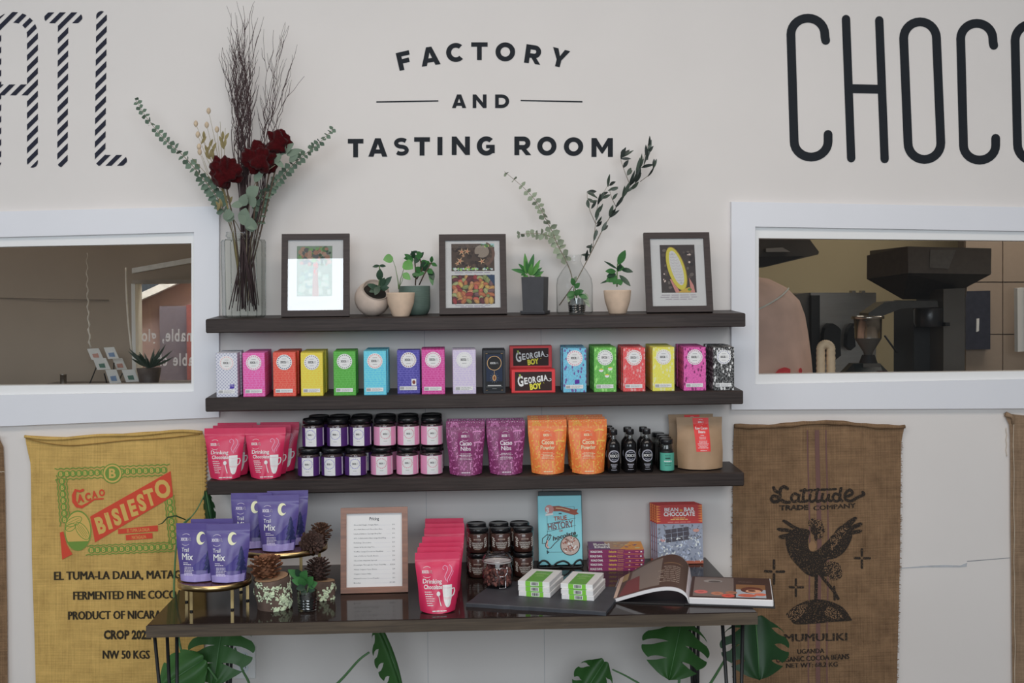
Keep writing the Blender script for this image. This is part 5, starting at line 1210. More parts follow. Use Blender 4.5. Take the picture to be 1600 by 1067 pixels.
# round stone pot, mouth tilted to the front right
pl = Plant('potted_plant', 'small dark jade plant in a round tilted stone pot', 582.5, -.125)
r = 28 / pl.k; mb = MB(); mb.M = Matrix.Translation((0, 0, r * .97)) @ Matrix.Rotation(math.radians(47), 4, Vector((0.75, .35, 0)).normalized())
mb.lathe([(r * math.sin(a), -r * math.cos(a)) for a in [0.02 + .13 * k for k in range(19)]] + [(r * .76, r * .74), (r * .72, r * .70), (r * .68, r * .5), (r * .5, r * .4)], 30, STONE, cap1=False); mb.obj('pot', pl.root)
mb = MB(); mb.M = Matrix.Translation((0, 0, r * .97)) @ Matrix.Rotation(math.radians(47), 4, Vector((0.75, .35, 0)).normalized()); mb.lathe([(.001, r * .50), (r * .68, r * .48)], 20, SOIL, cap1=False); mb.obj('soil', pl.root)
pl.stem([(591, 455, -.04), (593, 436, -.05), (593, 415, -.05)], .0022, STEMG)
for a, b, w in (((593, 438), (594, 420), 11), ((592, 452), (574, 444), 9), ((594, 452), (612, 432), 10), ((592, 446), (586, 461), 10), ((594, 447), (601, 434), 9), ((593, 415), (582, 417), 5), ((593, 415), (603, 416), 5), ((590, 452), (577, 456), 8), ((596, 452), (608, 449), 8)): pl.leaf(a, b, w, LD, -.05, -.065)
# green ribbed pot with a jade plant (behind)
pl = Plant('potted_plant', 'bushy jade plant in a green ribbed pot beside the middle frame', 648, -.085)
r = 24.5 / pl.k; h = 45 / pl.k; mb = MB(); mb.lathe([(r * .72, 0), (r * .86, .006), (r * .97, .02), (r, .03), (r, h * .98), (r * .98, h), (r * .9, h), (r * .88, h * .85)], 36, GPOT, cap1=False); mb.obj('pot', pl.root)
mb = MB(); mb.lathe([(.001, h * .87), (r * .9, h * .85)], 24, SOIL, cap1=False); mb.obj('soil', pl.root)
for pts in (((649, 446, 0), (650, 430, 0), (648, 408, -.01)), ((655, 445, 0), (662, 430, -.01), (668, 420, -.02), (674, 410, -.02)), ((651, 436, 0), (660, 420, -.02), (655, 400, -.02))): pl.stem(pts, .0024, STEMB)
rr = random.Random(8)
for a, b, w in (((646, 407), (632, 397), 8), ((648, 404), (643, 392), 7), ((648, 406), (660, 396), 9), ((654, 404), (662, 394), 7), ((640, 404), (631, 404), 6), ((640, 404), (643, 412), 8), ((655, 400), (648, 412), 9), ((657, 414), (668, 408), 11), ((664, 424), (662, 408), 14), ((660, 425), (648, 418), 10), ((674, 410), (675, 400), 6), ((674, 411), (683, 416), 6), ((672, 413), (664, 409), 7), ((670, 420), (678, 437), 10), ((672, 420), (676, 446), 8), ((651, 432), (644, 428), 8), ((663, 426), (644, 430), 9), ((668, 420), (676, 428), 9), ((650, 394), (660, 398), 6), ((641, 398), (652, 392), 6)): pl.leaf(a, b, w, LG if rr.random() < .6 else LD, -.01, -.03)
# small cream pot with three-stemmed pancake plant
pl = Plant('potted_plant', 'round-leaved seedling in a small cream terracotta pot', 626.5, -.185)
def cream_pot(pl, rt_, rb, h):
    mb = MB(); mb.lathe([(rb * .9, 0), (rb, .003), (rt_ * .93, h * .55), (rt_, h * .93), (rt_ * .99, h), (rt_ * .90, h), (rt_ * .86, h * .85)], 32, TERRA, cap1=False); mb.obj('pot', pl.root)
    mb = MB(); mb.lathe([(.001, h * .92), (rt_ * .88, h * .90)], 24, SOIL, cap1=False); mb.obj('soil', pl.root)
cream_pot(pl, 22 / pl.k, 13.5 / pl.k, 37.5 / pl.k)
pl.stem([(623, 452, 0), (622, 440, 0), (618, 418, -.005), (613, 404, -.01)], [.0022, .0016, .001, .0008], STEMG); pl.stem([(623, 452, 0), (626, 436, 0), (632, 417, -.01)], [.002, .0014, .0009], STEMG); pl.stem([(623, 450, 0), (628, 440, -.01), (631, 428, -.015)], .001, STEMG)
pl.leaf((614, 403), (599, 406), 15, LB_, -.01, -.02, shape=.8); pl.leaf((631, 410), (645, 420), 18, LB_, -.01, -.03, shape=.8, nrm=(-.3, -1, .3)); pl.leaf((630, 427), (641, 437), 11, LB_, -.02, -.03, shape=.8)
# square black pot on its saucer with a succulent
pl = Plant('potted_plant', 'spiky green succulent in a square black pot with saucer', 836.5, -.125)
k = pl.k; mb = MB(); mb.M = Matrix.Rotation(math.radians(-16), 4, 'Z'); a0, a1, h = 16.2 / k, 17.8 / k, 58 / k; z0 = .008
ring_ = lambda a, z: [(-a, -a, z), (a, -a, z), (a, a, z), (-a, a, z)]
vs = ring_(a0, z0) + ring_(a1, h) + ring_(a1 * .86, h) + ring_(a1 * .84, h * .86)
mb.add(vs, [(3, 2, 1, 0)] + [(q * 4 + i_, q * 4 + (i_ + 1) % 4, q * 4 + 4 + (i_ + 1) % 4, q * 4 + 4 + i_) for q in range(3) for i_ in range(4)], BPOT); mb.obj('pot', pl.root)
mb = MB(); mb.M = Matrix.Rotation(math.radians(-16), 4, 'Z'); mb.add(ring_(a1 * .85, h * .88), [(0, 1, 2, 3)], SOIL); mb.obj('soil', pl.root)
mb = MB(); mb.M = Matrix.Rotation(math.radians(-16), 4, 'Z'); a2 = 19.5 / k; mb.box(-a2, a2, -a2, a2, 0, .006, BPOT, .002)
for q in ((-a2, a2, -a2, -a2 + .003), (-a2, a2, a2 - .003, a2), (-a2, -a2 + .003, -a2, a2), (a2 - .003, a2, -a2, a2)): mb.box(*q, .006, .012, BPOT)
mb.obj('saucer', pl.root)
rr = random.Random(3)
for a, b, w in (((823, 428), (820, 396), 8), ((826, 428), (834, 397), 9), ((832, 428), (844, 406), 7), ((822, 426), (799, 421), 7), ((822, 424), (810, 412), 6), ((829, 430), (843, 415), 7), ((824, 430), (816, 438), 7), ((833, 430), (847, 418), 6), ((828, 430), (831, 412), 8), ((836, 432), (848, 426), 6), ((830, 432), (827, 440), 6), ((835, 432), (841, 436), 6), ((821, 428), (814, 430), 6), ((838, 428), (838, 412), 6), ((827, 428), (822, 408), 7), ((840, 430), (846, 434), 5), ((832, 430), (850, 424), 5), ((825, 432), (823, 442), 5)): pl.leaf(a, b, w, LB_ if rr.random() < .5 else LG, -.005, -.025, fold=.3, shape=.75)
# right cream pot
pl = Plant('potted_plant', 'upright dark-leaved plant in a cream pot left of the pod photo', 965, -.165)
cream_pot(pl, 21.5 / pl.k, 14 / pl.k, 37 / pl.k)
pl.stem([(964, 448, 0), (964, 430, 0), (965, 412, 0)], .0022, STEMG)
for a, b, w in (((966, 413), (977, 391), 12), ((964, 420), (944, 408), 4), ((962, 424), (946, 424), 9), ((966, 420), (975, 418), 10), ((970, 420), (989, 425), 8), ((963, 431), (947, 440), 13), ((964, 434), (952, 440), 11), ((966, 436), (970, 446), 11), ((968, 430), (985, 447), 8), ((962, 434), (938, 443), 4), ((965, 436), (958, 444), 10), ((966, 424), (970, 412), 8), ((962, 428), (948, 432), 8)): pl.leaf(a, b, w, LG if w > 8 else LD, -.005, -.03)

# ================================================================ tall vase and its dried stems
VY = -.125; vl = on_shelf(0, 381.5, VY); vk = S(vl)
VG = glass_mat('vase_glass', (0.93, 0.945, 0.93), (0.30, 0.32, 0.31), 0.03, 0.02, 0.6); VE = glass_mat('vase_edge_glass', (0.84, 0.86, 0.85), (0.16, 0.17, 0.17), 0.05, 0.02, 0.2)
t = thing('glass_vase', 'tall octagonal clear glass vase at the left end of the top shelf', 'vase', vl)
mb = MB(); r = 34.5 / vk; mb.lathe([(r * .86, 0), (r * .95, .004), (r * .96, .01), (r, 118 / vk), (r * .93, 121 / vk), (25 / vk, 122 / vk), (24.5 / vk, 125 / vk)], 8, VG, smooth=False, cap1=False); mb.obj('body', t)
for q in range(8):
    a = math.pi / 4 * q; mb = MB(); mb.tube([(r * f * math.cos(a), r * f * math.sin(a), z) for f, z in ((.90, .003), (.965, .008), (1.0, 118 / vk), (.93, 121 / vk))], .0017, VE, 6); mb.obj('corner_edge', t)  # dark tubes added: refraction lines of the corners put into the glass colour
mb = MB(); mb.lathe([(r * .84, .0045), (.001, .0075)], 8, VG, False, cap0=False, cap1=False); mb.obj('thick_base', t)
mb = MB(); mb.lathe([(24.5 / vk, 124 / vk), (27 / vk, 126 / vk), (27 / vk, 129 / vk), (25 / vk, 130 / vk), (26.5 / vk, 131.5 / vk), (26 / vk, 133 / vk), (24 / vk, 133 / vk)], 24, VG, cap0=False, cap1=False); mb.obj('neck_ring', t)
TWIG = M('twig_bark', C(58, 40, 42, .62), rough=0.7, var=0.25, scale=60)
def vp(px, py, dy=0.0): return P(px, py, VY + dy)
rr = random.Random(17)
def twig_bundle(n, x_mid, x_top, y_top, seed, label, group):
    rr = random.Random(seed)
    for q in range(n):
        bx = 381 + rr.uniform(-24, 24); by = 484 + rr.uniform(-14, 3); mx = x_mid + rr.uniform(-11, 11); d0 = rr.uniform(-.03, .03); d1 = d0 + rr.uniform(-.06, .05)
        tx = rr.gauss((x_top[0] + x_top[1]) / 2, (x_top[1] - x_top[0]) / 2.5); ty = rr.uniform(*y_top); pts = [(bx, by, d0 * .8), (381 + (bx - 381) * .3 + (mx - 381) * .3, 400, d0 * .6), (mx * .7 + 381 * .3, 360, d0 * .5), (mx + (tx - mx) * .25, 290, d0)]
        n_ = 13; sw_ = rr.uniform(-9, 9); ph_ = rr.uniform(0, 6)
        for j in range(1, n_ + 1):
            f = j / n_; pts.append((mx + (tx - mx) * (.3 + .7 * f ** 1.25) + rr.uniform(-4, 4) * (1 - .2 * f) + sw_ * math.sin(f * 5 + ph_), 262 + (ty - 262) * f, d0 + (d1 - d0) * f))
        w = [vp(*p) for p in pts]; root = w[0]; r0 = rr.uniform(.0014, .0021)
        mb = MB(); mb.tube([p - root for p in w], [r0 * (1 - .72 * j / (len(w) - 1)) for j in range(len(w))], TWIG, 5)
        for s_ in range(rr.randint(3, 5)):                    # side shoots
            j = rr.randint(5, len(pts) - 3); sx = rr.choice((-1, 1)); L_ = rr.uniform(18, 55); q_ = [pts[j]]
            for m in range(1, 5): q_.append((pts[j][0] + sx * L_ * .28 * (m / 4) ** .8 + rr.uniform(-1.5, 1.5), max(2, pts[j][1] - L_ * m / 4), pts[j][2] + rr.uniform(-.01, .01)))
            mb.tube([vp(*p) - root for p in q_], [.0010, .0009, .0008, .0006, .0004], TWIG, 4)
        o = mb.obj('birch_twig'); o.location = root; tag(o, label, 'twig', group)
twig_bundle(34, 383, (349, 403), (8, 120), 17, 'long dark birch twig in the tall bundle rising from the vase', 'birch twigs of the tall bundle')
twig_bundle(9, 398, (428, 490), (35, 125), 23, 'dark birch twig fanning out to the right of the tall bundle', 'birch twigs fanning out')
EUC = M('eucalyptus_leaf', C(84, 104, 88, .66), rough=0.7, var=0.2, scale=18); EUC2 = M('eucalyptus_pale', C(104, 120, 104, .72), rough=0.75, var=0.12, scale=18); EST = M('eucalyptus_stem', C(110, 100, 84, .62), rough=0.7)
def spline(pts, n):
    out = []
    for i in range(len(pts) - 1):
        p0, p1, p2, p3 = [Vector(pts[max(0, min(len(pts) - 1, i + d))]) for d in (-1, 0, 1, 2)]
        for j in range(n):
            t = j / n; out.append(.5 * ((2 * p1) + (-p0 + p2) * t + (2 * p0 - 5 * p1 + 4 * p2 - p3) * t * t + (-p0 + 3 * p1 - 3 * p2 + p3) * t ** 3))
    return out + [Vector(pts[-1])]
def eucalyptus(label, pts, Y, n, size, start, seed, mat=EUC, branches=()):
    rr = random.Random(seed); q = [P(a, b, Y + d) for a, b, d in [tuple(v) for v in spline(pts, 8)]]; root = thing('eucalyptus_stem', label, 'stem', q[0])
    mb = MB(); m = len(q); mb.tube([p - q[0] for p in q], [.0022 * (1 - .7 * i / m) for i in range(m)], EST, 5)
    lf = MB()
    def run(q, start, n, size):
        m = len(q)
        for i in range(n):
            f = start + (1 - start) * (i + .5) / n; j = min(m - 2, int(f * (m - 1))); p = q[j].lerp(q[j + 1], f * (m - 1) - j) - root.location; d = (q[j + 1] - q[j]).normalized()
            sz = size * (1.15 - .55 * (i / n)) / vk; a0 = rr.uniform(-1.2, 1.2)
            for s_ in (0, math.pi):
                side = d.cross(Vector((0, 1, 0))).normalized(); oth = d.cross(side); a = a0 + s_ + rr.uniform(-.4, .4); dr = (side * math.cos(a) + oth * math.sin(a) * .6 + d * .3 + Vector((0, 0, -.3))).normalized()
                lf.leaf(p, dr, Vector((rr.uniform(-1, 1), -.9, rr.uniform(-.5, .9))), sz * rr.uniform(.8, 1.15), sz * .95, mat, .12, .1, 3, .8)
    run(q, start, n, size)
    for bp, bn, bs in branches:
        bq = [P(a, b, Y + d) for a, b, d in [tuple(v) for v in spline(bp, 6)]]; mb.tube([p - q[0] for p in bq], .0011, EST, 5); run(bq, .1, bn, bs)
    mb.obj('stem', root); o = lf.obj('leaves', root); o['kind'] = 'stuff'; return root
eucalyptus('long eucalyptus stem arching left out of the tall vase', ((376, 470, 0), (372, 400, 0), (358, 350, 0), (340, 310, -.01), (318, 280, -.02), (290, 247, -.03), (258, 218, -.04), (230, 185, -.05), (211, 154, -.05)), VY, 28, 11.5, .30, 3)
eucalyptus('long eucalyptus stem arching right out of the tall vase', ((388, 470, 0), (392, 400, 0), (402, 352, 0), (412, 310, -.01), (430, 288, -.02), (452, 263, -.03), (478, 240, -.03), (500, 222, -.04), (521, 201, -.04)), VY, 27, 11.5, .25, 4)
# broad silver-dollar leaves
t = thing('silver_dollar_stem', 'broad grey-green silver dollar eucalyptus spray above the vase rim', 'stem', vp(384, 470))
mb = MB(); o0 = t.location.copy(); mb.tube([vp(*p) - o0 for p in ((384, 470, 0), (385, 400, -.01), (386, 350, -.03), (392, 300, -.05), (405, 275, -.05), (430, 258, -.05))], .0018, EST, 5); mb.tube([vp(*p) - o0 for p in ((385, 380, -.01), (370, 350, -.03), (360, 335, -.04))], .0014, EST, 5); mb.obj('stem', t)
for a, b, w in (((386, 307), (404, 292), 21), ((380, 318), (361, 322), 12), ((378, 322), (384, 303), 16), ((390, 320), (400, 310), 18), ((380, 346), (384, 325), 19), ((388, 350), (372, 336), 15), ((357, 347), (358, 326), 18), ((352, 340), (366, 334), 12), ((393, 362), (392, 340), 19), ((402, 355), (386, 356), 8), ((398, 284), (412, 262), 13), ((428, 255), (440, 242), 10), ((440, 240), (459, 224), 12), ((448, 242), (472, 234), 12), ((438, 242), (446, 226), 11), ((430, 250), (444, 262), 9), ((452, 252), (466, 242), 11), ((430, 252), (437, 240), 12)):
    leafpart(t, vp(*a, -.055) - o0, vp(*b, -.07) - o0, w / vk, EUC2, fold=.1, curl=.05, shape=.8)
# cockscomb flowers
VEL = M('crimson_velvet', C(62, 4, 10, .80), rough=0.95, var=0.3, scale=120, bump=0.8, sheen=0.1, spec=0.1)
def cockscomb(label, cx, cy, rx, ry, dy, base, seed, rot=0.0):
    c = vp(cx, cy, dy); root = thing('cockscomb_flower', label, 'flower', c); mb = MB(); sd = Vector((seed * 5.1, seed, 0)); cr, sr = math.cos(rot), math.sin(rot)
    def fn(a, b):
        th, ph = 2 * math.pi * a, math.pi * b; d = Vector((math.sin(ph) * math.cos(th), math.sin(ph) * math.sin(th), math.cos(ph)))
        k = 1 + .62 * noise.noise(d * 1.5 + sd) + .22 * noise.noise(d * 4 + sd) + .10 * noise.noise(d * 14 + sd); x, z = d.x * rx / vk * k, d.z * ry / vk * k
        return (x * cr - z * sr, d.y * min(rx, ry) * .7 / vk * k, x * sr + z * cr)
    mb.grid(fn, 40, 26, VEL); mb.obj('bloom', root)
    mb = MB(); mb.tube([Vector((0, .01, -ry / vk * .6)), (vp(*base) - c) * .5 + Vector((.004, .01, 0)), vp(*base) - c], .0028, STEMB, 6); mb.obj('stem', root)
cockscomb('lowest crimson cockscomb flower on the left of the bouquet', 351, 270, 21, 23, -.075, (377, 440, 0), 1, .3)
cockscomb('middle crimson cockscomb flower in front of the twigs', 403, 249, 22, 22, -.07, (384, 440, 0), 2, -.3)
cockscomb('crimson cockscomb flower peeking out under the silver dollar leaves', 421, 250, 14, 22, -.04, (386, 440, .01), 5, -.6)
cockscomb('topmost crimson cockscomb flower to the right of the twigs', 436, 224, 19, 19, -.05, (388, 440, .01), 3, .2)
# dried bunny tails
DRY = M('dried_cream', C(176, 158, 134, .64), rough=0.95, var=0.15, scale=90, bump=0.6); DRYG = M('dried_olive', C(120, 108, 70, .62), rough=0.8, var=0.2)
for q, (x, y) in enumerate(((326, 174), (306, 194), (323, 196), (339, 203), (309, 211), (311, 230), (312, 238))):
    base = vp(374 + q, 452, .01); root = thing('bunny_tail_grass', 'dried cream bunny tail grass head, ' + ['topmost of the spray', 'upper left one of the spray', 'fluffiest upper one', 'one nearest the twigs', 'middle left one', 'lower pair, upper one', 'lower pair, lower one'][q], 'dried grass', base)
    mb = MB(); mb.tube([Vector((0, 0, 0)), vp(364, 360, -.01) - base, vp(348 + .1 * (x - 320), 290, -.03) - base, vp(x + (348 - x) * .4, y + 40, -.04) - base, vp(x, y, -.045) - base], [.0012, .0011, .0009, .0007, .0005], DRYG, 4); mb.obj('stem', root)
    mb = MB(); c = vp(x, y, -.045) - base; mb.M = Matrix.Translation(c); rr = random.Random(q)
    mb.lathe([(.001, -.010), (.006, -.005), (.0078, .002), (.0055, .009), (.001, .013)], 8, DRY)
    for z in range(16): a = rr.uniform(0, 6.28); mb.leaf((0, 0, rr.uniform(-.004, .008)), (math.cos(a), math.sin(a), .6), (0, 0, 1), .011, .002, DRY, n=1)
    mb.obj('seed_head', root)
t = thing('dried_foliage', 'dried olive leaf sprigs between the bunny tails and the twigs', 'stem', vp(376, 456, .012)); o0 = t.location.copy()
mb = MB()
for x, y in ((318, 218), (332, 232), (344, 190), (326, 260), (300, 247), (352, 200)): mb.tube([Vector((0, 0, 0)), vp(362, 360, 0) - o0, vp(349, 300, -.02) - o0, vp(x, y, -.03) - o0], [.0014, .0012, .001, .0006], DRYG, 4)
mb.obj('stem', t)
rr = random.Random(6)
for q in range(20):
    x, y = rr.choice(((318, 222), (330, 228), (341, 215), (330, 250), (326, 246), (350, 226), (334, 242), (344, 330), (350, 320), (356, 315))); x += rr.uniform(-5, 5); y += rr.uniform(-8, 10); a = rr.uniform(-2.2, -.9)
    leafpart(t, vp(x, y, -.03) - o0, vp(x + 14 * math.cos(a), y + 14 * math.sin(a), -.04) - o0, 5 / vk, DRYG)

# ================================================================ carafe, its branches and the little tumbler
CY = -.10; cl = on_shelf(0, 898, CY); ck = S(cl); CG = glass_mat('carafe_glass', (0.94, 0.95, 0.95), (0.42, 0.44, 0.44), 0.02, 0.02, 0.6)
t = thing('glass_carafe', 'clear glass carafe holding eucalyptus and an olive branch', 'vase', cl)
mb = MB(); mb.lathe([(26 / ck, 0), (28.5 / ck, .004), (28.5 / ck, 44 / ck), (27 / ck, 54 / ck), (20 / ck, 66 / ck), (13 / ck, 75 / ck), (10.5 / ck, 81 / ck), (11 / ck, 85 / ck), (12.5 / ck, 91 / ck), (12 / ck, 91.5 / ck)], 32, CG, cap1=False); mb.obj('body', t)
EUC3 = M('eucalyptus_grey', C(122, 132, 112, .62), rough=0.7, var=0.18, scale=18)
eucalyptus('eucalyptus stem arching left out of the carafe with a side spray', ((898, 470, 0), (893, 430, 0), (883, 405, 0), (871, 382, -.01), (862, 360, -.015), (849, 335, -.02), (838, 315, -.02), (818, 293, -.025), (788, 268, -.03)), CY, 17, 11.5, .22, 6, EUC3, (((872, 375, -.01), (850, 366, -.02), (830, 365, -.02), (809, 366, -.025)), 8, 10) and ((((872, 375, -.01), (850, 366, -.02), (830, 365, -.02), (809, 366, -.025)), 8, 10),))
OLV = M('olive_leaf', C(54, 66, 56, .62), rough=0.45, var=0.25, scale=20); OLD = M('olive_dark', C(34, 42, 38, .62), rough=0.45, var=0.25, scale=20)
def op(px, py, d=0.0): return P(px, py, CY + d)
t = thing('olive_branch', 'dark olive branch rising right out of the carafe', 'branch', op(874, 477)); o0 = t.location.copy()
mb = MB(); B1 = ((874, 477), (900, 440), (922, 398), (935, 372), (945, 352), (962, 325), (972, 310), (985, 290), (1000, 262), (1010, 235), (1016, 214)); B2 = ((926, 390), (929, 365), (931, 345), (933, 325), (937, 308), (945, 298), (952, 285), (953, 272)); B3 = ((931, 350), (922, 330), (918, 310), (917, 300)); B4 = ((984, 288), (976, 268), (970, 250), (975, 240)); B5 = ((1000, 284), (1012, 275), (1022, 262), (1025, 250)); B6 = ((962, 322), (956, 310), (952, 296))
for br in (B1, B2, B3, B4, B5, B6): mb.tube([op(x, y, -.012 * i / len(br)) - o0 for i, (x, y) in enumerate(br)], [.0021 * (1 - .7 * i / len(br)) * (1 if br is B1 else .6) for i in range(len(br))], EST, 5)
mb.obj('stem', t)
L_ = [((1012, 250), (1009, 226)), ((1014, 236), (1015, 212)), ((1010, 250), (1018, 218)), ((1006, 258), (1016, 230)), ((1012, 240), (1021, 228)), ((998, 268), (1003, 240)), ((994, 276), (1000, 246)), ((1000, 262), (1006, 248)), ((990, 284), (1000, 262)), ((984, 290), (996, 272)), ((982, 292), (992, 266)), ((992, 286), (1002, 270)), ((986, 296), (998, 284)), ((998, 280), (1001, 262)), ((976, 306), (984, 284)), ((980, 300), (992, 290)), ((972, 312), (976, 290)), ((1002, 262), (1020, 258)), ((1004, 260), (1022, 257)), ((1012, 276), (1022, 260)), ((1020, 264), (1026, 248)), ((1021, 262), (1022, 248)), ((970, 248), (978, 230)), ((972, 244), (984, 234)), ((972, 246), (990, 235)), ((970, 248), (986, 248)), ((974, 262), (982, 250)), ((980, 274), (986, 262)), ((980, 274), (988, 266)), ((970, 240), (976, 232)),
      ((917, 300), (932, 299)), ((918, 302), (934, 310)), ((918, 300), (930, 306)), ((918, 310), (930, 318)), ((922, 316), (934, 314)), ((918, 312), (920, 325)), ((924, 326), (932, 314)), ((930, 340), (938, 322)), ((932, 336), (942, 318)), ((931, 345), (936, 328)), ((934, 320), (938, 302)), ((936, 316), (944, 300)), ((938, 306), (950, 300)), ((940, 310), (954, 304)), ((950, 292), (953, 272)), ((952, 290), (962, 284)), ((950, 298), (966, 292)), ((953, 296), (966, 294)), ((957, 312), (965, 302)), ((932, 350), (940, 338)), ((932, 354), (940, 345)), ((928, 372), (934, 360)), ((952, 338), (958, 320)), ((952, 340), (968, 328)), ((954, 336), (962, 326)), ((940, 362), (948, 346)), ((942, 360), (950, 352)), ((962, 324), (972, 308)), ((966, 320), (974, 306)), ((928, 376), (932, 358)), ((922, 398), (908, 398)), ((922, 396), (925, 380)), ((916, 386), (926, 386)), ((915, 408), (918, 390))]
rr = random.Random(12)
for a, b in L_: leafpart(t, op(*a, -.012) - o0, op(*b, -.012 + rr.uniform(-.03, .01)) - o0, rr.uniform(4.2, 6.4) / ck, OLV if rr.random() < .5 else OLD, nrm=(rr.uniform(-.6, .6), -1, rr.uniform(-.3, .6)), fold=.3)
TG = glass_mat('cut_glass', (0.80, 0.82, 0.82), (0.22, 0.24, 0.24), 0.10, 0.05, 0.4)
def tumbler(root, r, h):
    mb = MB(); n = 24; prof = [(r * .86, 0), (r * .93, .002)]; 
    for q in range(9): prof.append((r * (.93 + .01 * q) * (1.0 if q % 2 else .955), .004 + h * .55 * q / 8))
    prof += [(r, h * .62), (r * 1.0, h), (r * .94, h), (r * .9, h * .6), (r * .84, h * .12), (.001, h * .10)]
    vs = []; fs = []
    for j, (rad, z) in enumerate(prof):
        for i in range(n):
            a = 2 * math.pi * (i + .5 * (j % 2)) / n; k = rad * (1.0 if not (2 <= j < 11) else 1 - .03 * ((i + j) % 2)); vs.append((k * math.cos(a), k * math.sin(a), z))
    fs = [(j * n + i, j * n + (i + 1) % n, (j + 1) * n + (i + 1) % n, (j + 1) * n + i) for j in range(len(prof) - 1) for i in range(n)]
    mb.add(vs, fs, TG, False); mb.obj('cut_glass', root)
pl = Plant('potted_plant', 'trailing succulent cutting in a small cut-glass tumbler before the carafe', 901.5, -.19)
tumbler(pl.root, 14 / pl.k, 26 / pl.k); mb = MB(); mb.lathe([(10.5 / pl.k, 4 / pl.k), (12 / pl.k, 15 / pl.k), (.001, 16 / pl.k)], 16, M('tumbler_roots', (.03, .03, .025), rough=.8, var=.5)); mb.obj('roots', pl.root)
pl.stem([(901, 466, 0), (898, 448, 0), (896, 436, 0)], .002, STEMG)
for a, b, w in (((897, 446), (893, 434), 8), ((898, 450), (906, 442), 8), ((898, 456), (886, 463), 9), ((900, 458), (912, 454), 8), ((904, 460), (918, 466), 8), ((896, 458), (890, 468), 8), ((899, 462), (904, 452), 9), ((910, 462), (920, 474), 7), ((912, 466), (922, 480), 6), ((896, 440), (901, 432), 6), ((890, 460), (888, 472), 7), ((914, 458), (919, 470), 6)): pl.leaf(a, b, w, LG if w > 7 else EUC3, -.03, -.045)

# ================================================================ on the table
def on_table(px, Y, z=TZ): return Vector((XAT(px, Y, z), Y, z))
# cake stands
BRASS = M('brass', (0.62, 0.46, 0.22), rough=0.28, metal=1.0, var=0.06); CHERRY = wood_mat('stand_wood', C(52, 28, 26, .6), C(84, 48, 42, .6), 0.22, 0.1, 1.2)
def stand(label, px, Y, r, zt, legs):
    t = thing('cake_stand', label, 'stand', on_table(px, Y)); h = zt - TZ
    mb = MB(); mb.lathe([(r * .985, h - .016), (r * .985, h)], 56, CHERRY); mb.obj('wooden_top', t)
    mb = MB(); mb.lathe([(r * .985, h - .017), (r, h - .017), (r, h + .001), (r * .985, h + .001)], 56, BRASS, cap0=False, cap1=False); mb.obj('brass_rim', t)
    for a in legs:
        x, y = r * .90 * math.cos(math.radians(a)), r * .90 * math.sin(math.radians(a)); mb = MB()
        mb.box(x - .0045, x + .0045, y - .003, y + .003, 0.004, h - .012, BRASS); mb.lathe([(.005, 0), (.005, .005)], 8, BLACK, c=(x, y)); mb.obj('leg', t)
stand('low round wooden cake stand with a brass rim at the left end of the table', 336, -.545, .112, .840, (238, 312, 20, 160))
stand('taller round wooden cake stand with a brass rim, behind the low one', 441, -.35, .148, .902, (-55, -18, 125, 200))
# trail mix pouches
PUR = M('purple_foil', C(78, 66, 128, .64), rough=0.34, var=0.06, scale=18, bump=0.15, bscale=60)
def art_trail(pr, w1, w0, h):
    w = w1; LT = C(206, 200, 236, .7); TR = C(34, 38, 76, .5)
    pr.part('printed_ground'); pr.poly([(-w * .36, h * .01), (w * .36, h * .01), (w * .38, h * .15), (w * .1, h * .125), (-w * .15, h * .15), (-w * .37, h * .12)], C(142, 130, 184, .64), 0)
    pr.poly([(-w * .2, h * .2), (w * .38, h * .2), (w * .44, h * .58), (w * .2, h * .46), (w * .1, h * .36)], C(66, 58, 124, .64), 0)
    pr.part('printed_logo'); xoco(pr, -w * .25, h * .70, w * .27, LT)
    pr.part('printed_title'); pr.text('Trail', -w * .25, h * .515, h * .068, C(240, 240, 244, .74), 1, 'c', w=w * .17, off=.005); pr.text('Mix', -w * .19, h * .375, h * .115, C(240, 240, 244, .74), 1, 'c', w=w * .27, off=.02)
    pr.part('printed_text'); pr.rows(-w * .29, h * .325, w * .16, 1, 1, h * .012, LT, 1); pr.rows(-w * .29, h * .295, w * .26, 1, 1, h * .014, LT, 1); pr.rows(-w * .26, h * .25, w * .28, 6, h * .026, h * .01, LT, 1, rnd=random.Random(8))
    a = [(w * (.10 + .105 * math.cos(q)), h * .745 + w * .145 * math.sin(q)) for q in [math.radians(40 + 280 * k / 18) for k in range(19)]]
    b = [(w * (.145 + .07 * math.cos(q)), h * .745 + w * .095 * math.sin(q)) for q in [math.radians(320 - 265 * k / 18 + 0) for k in range(19)]]
    pr.part('moon_picture'); pr.poly(a + b, C(244, 234, 180, .74), 1)
    pr.part('tree_picture'); pr.poly([(w * .285, h * .14), (w * .285, h * .22), (w * .315, h * .22), (w * .315, h * .14)], TR, 1)
    for z, q, hh in ((.20, .125, .16), (.30, .105, .14), (.39, .085, .13), (.47, .06, .14)): pr.poly([(w * (.30 - q), h * z), (w * (.30 + q), h * z), (w * (.30 + q * .2), h * (z + hh)), (w * (.30 - q * .2), h * (z + hh))], TR, 1.2 + z)
sp = on_table(338, -.575, .842); s = S(sp)
TM = ['right-hand purple trail mix pouch in front on the low stand', 'left-hand purple trail mix pouch on the low stand', 'purple trail mix pouch half hidden behind the low stand\'s pair', 'front purple trail mix pouch on the taller stand', 'left purple trail mix pouch behind, on the taller stand', 'rearmost purple trail mix pouch on the taller stand']
p0 = make_pouch('trail_mix_pouch', TM[0], 68 / s, 52 / s, 89 / s, .05, PUR, art_trail, 'trail mix pouches', 12)
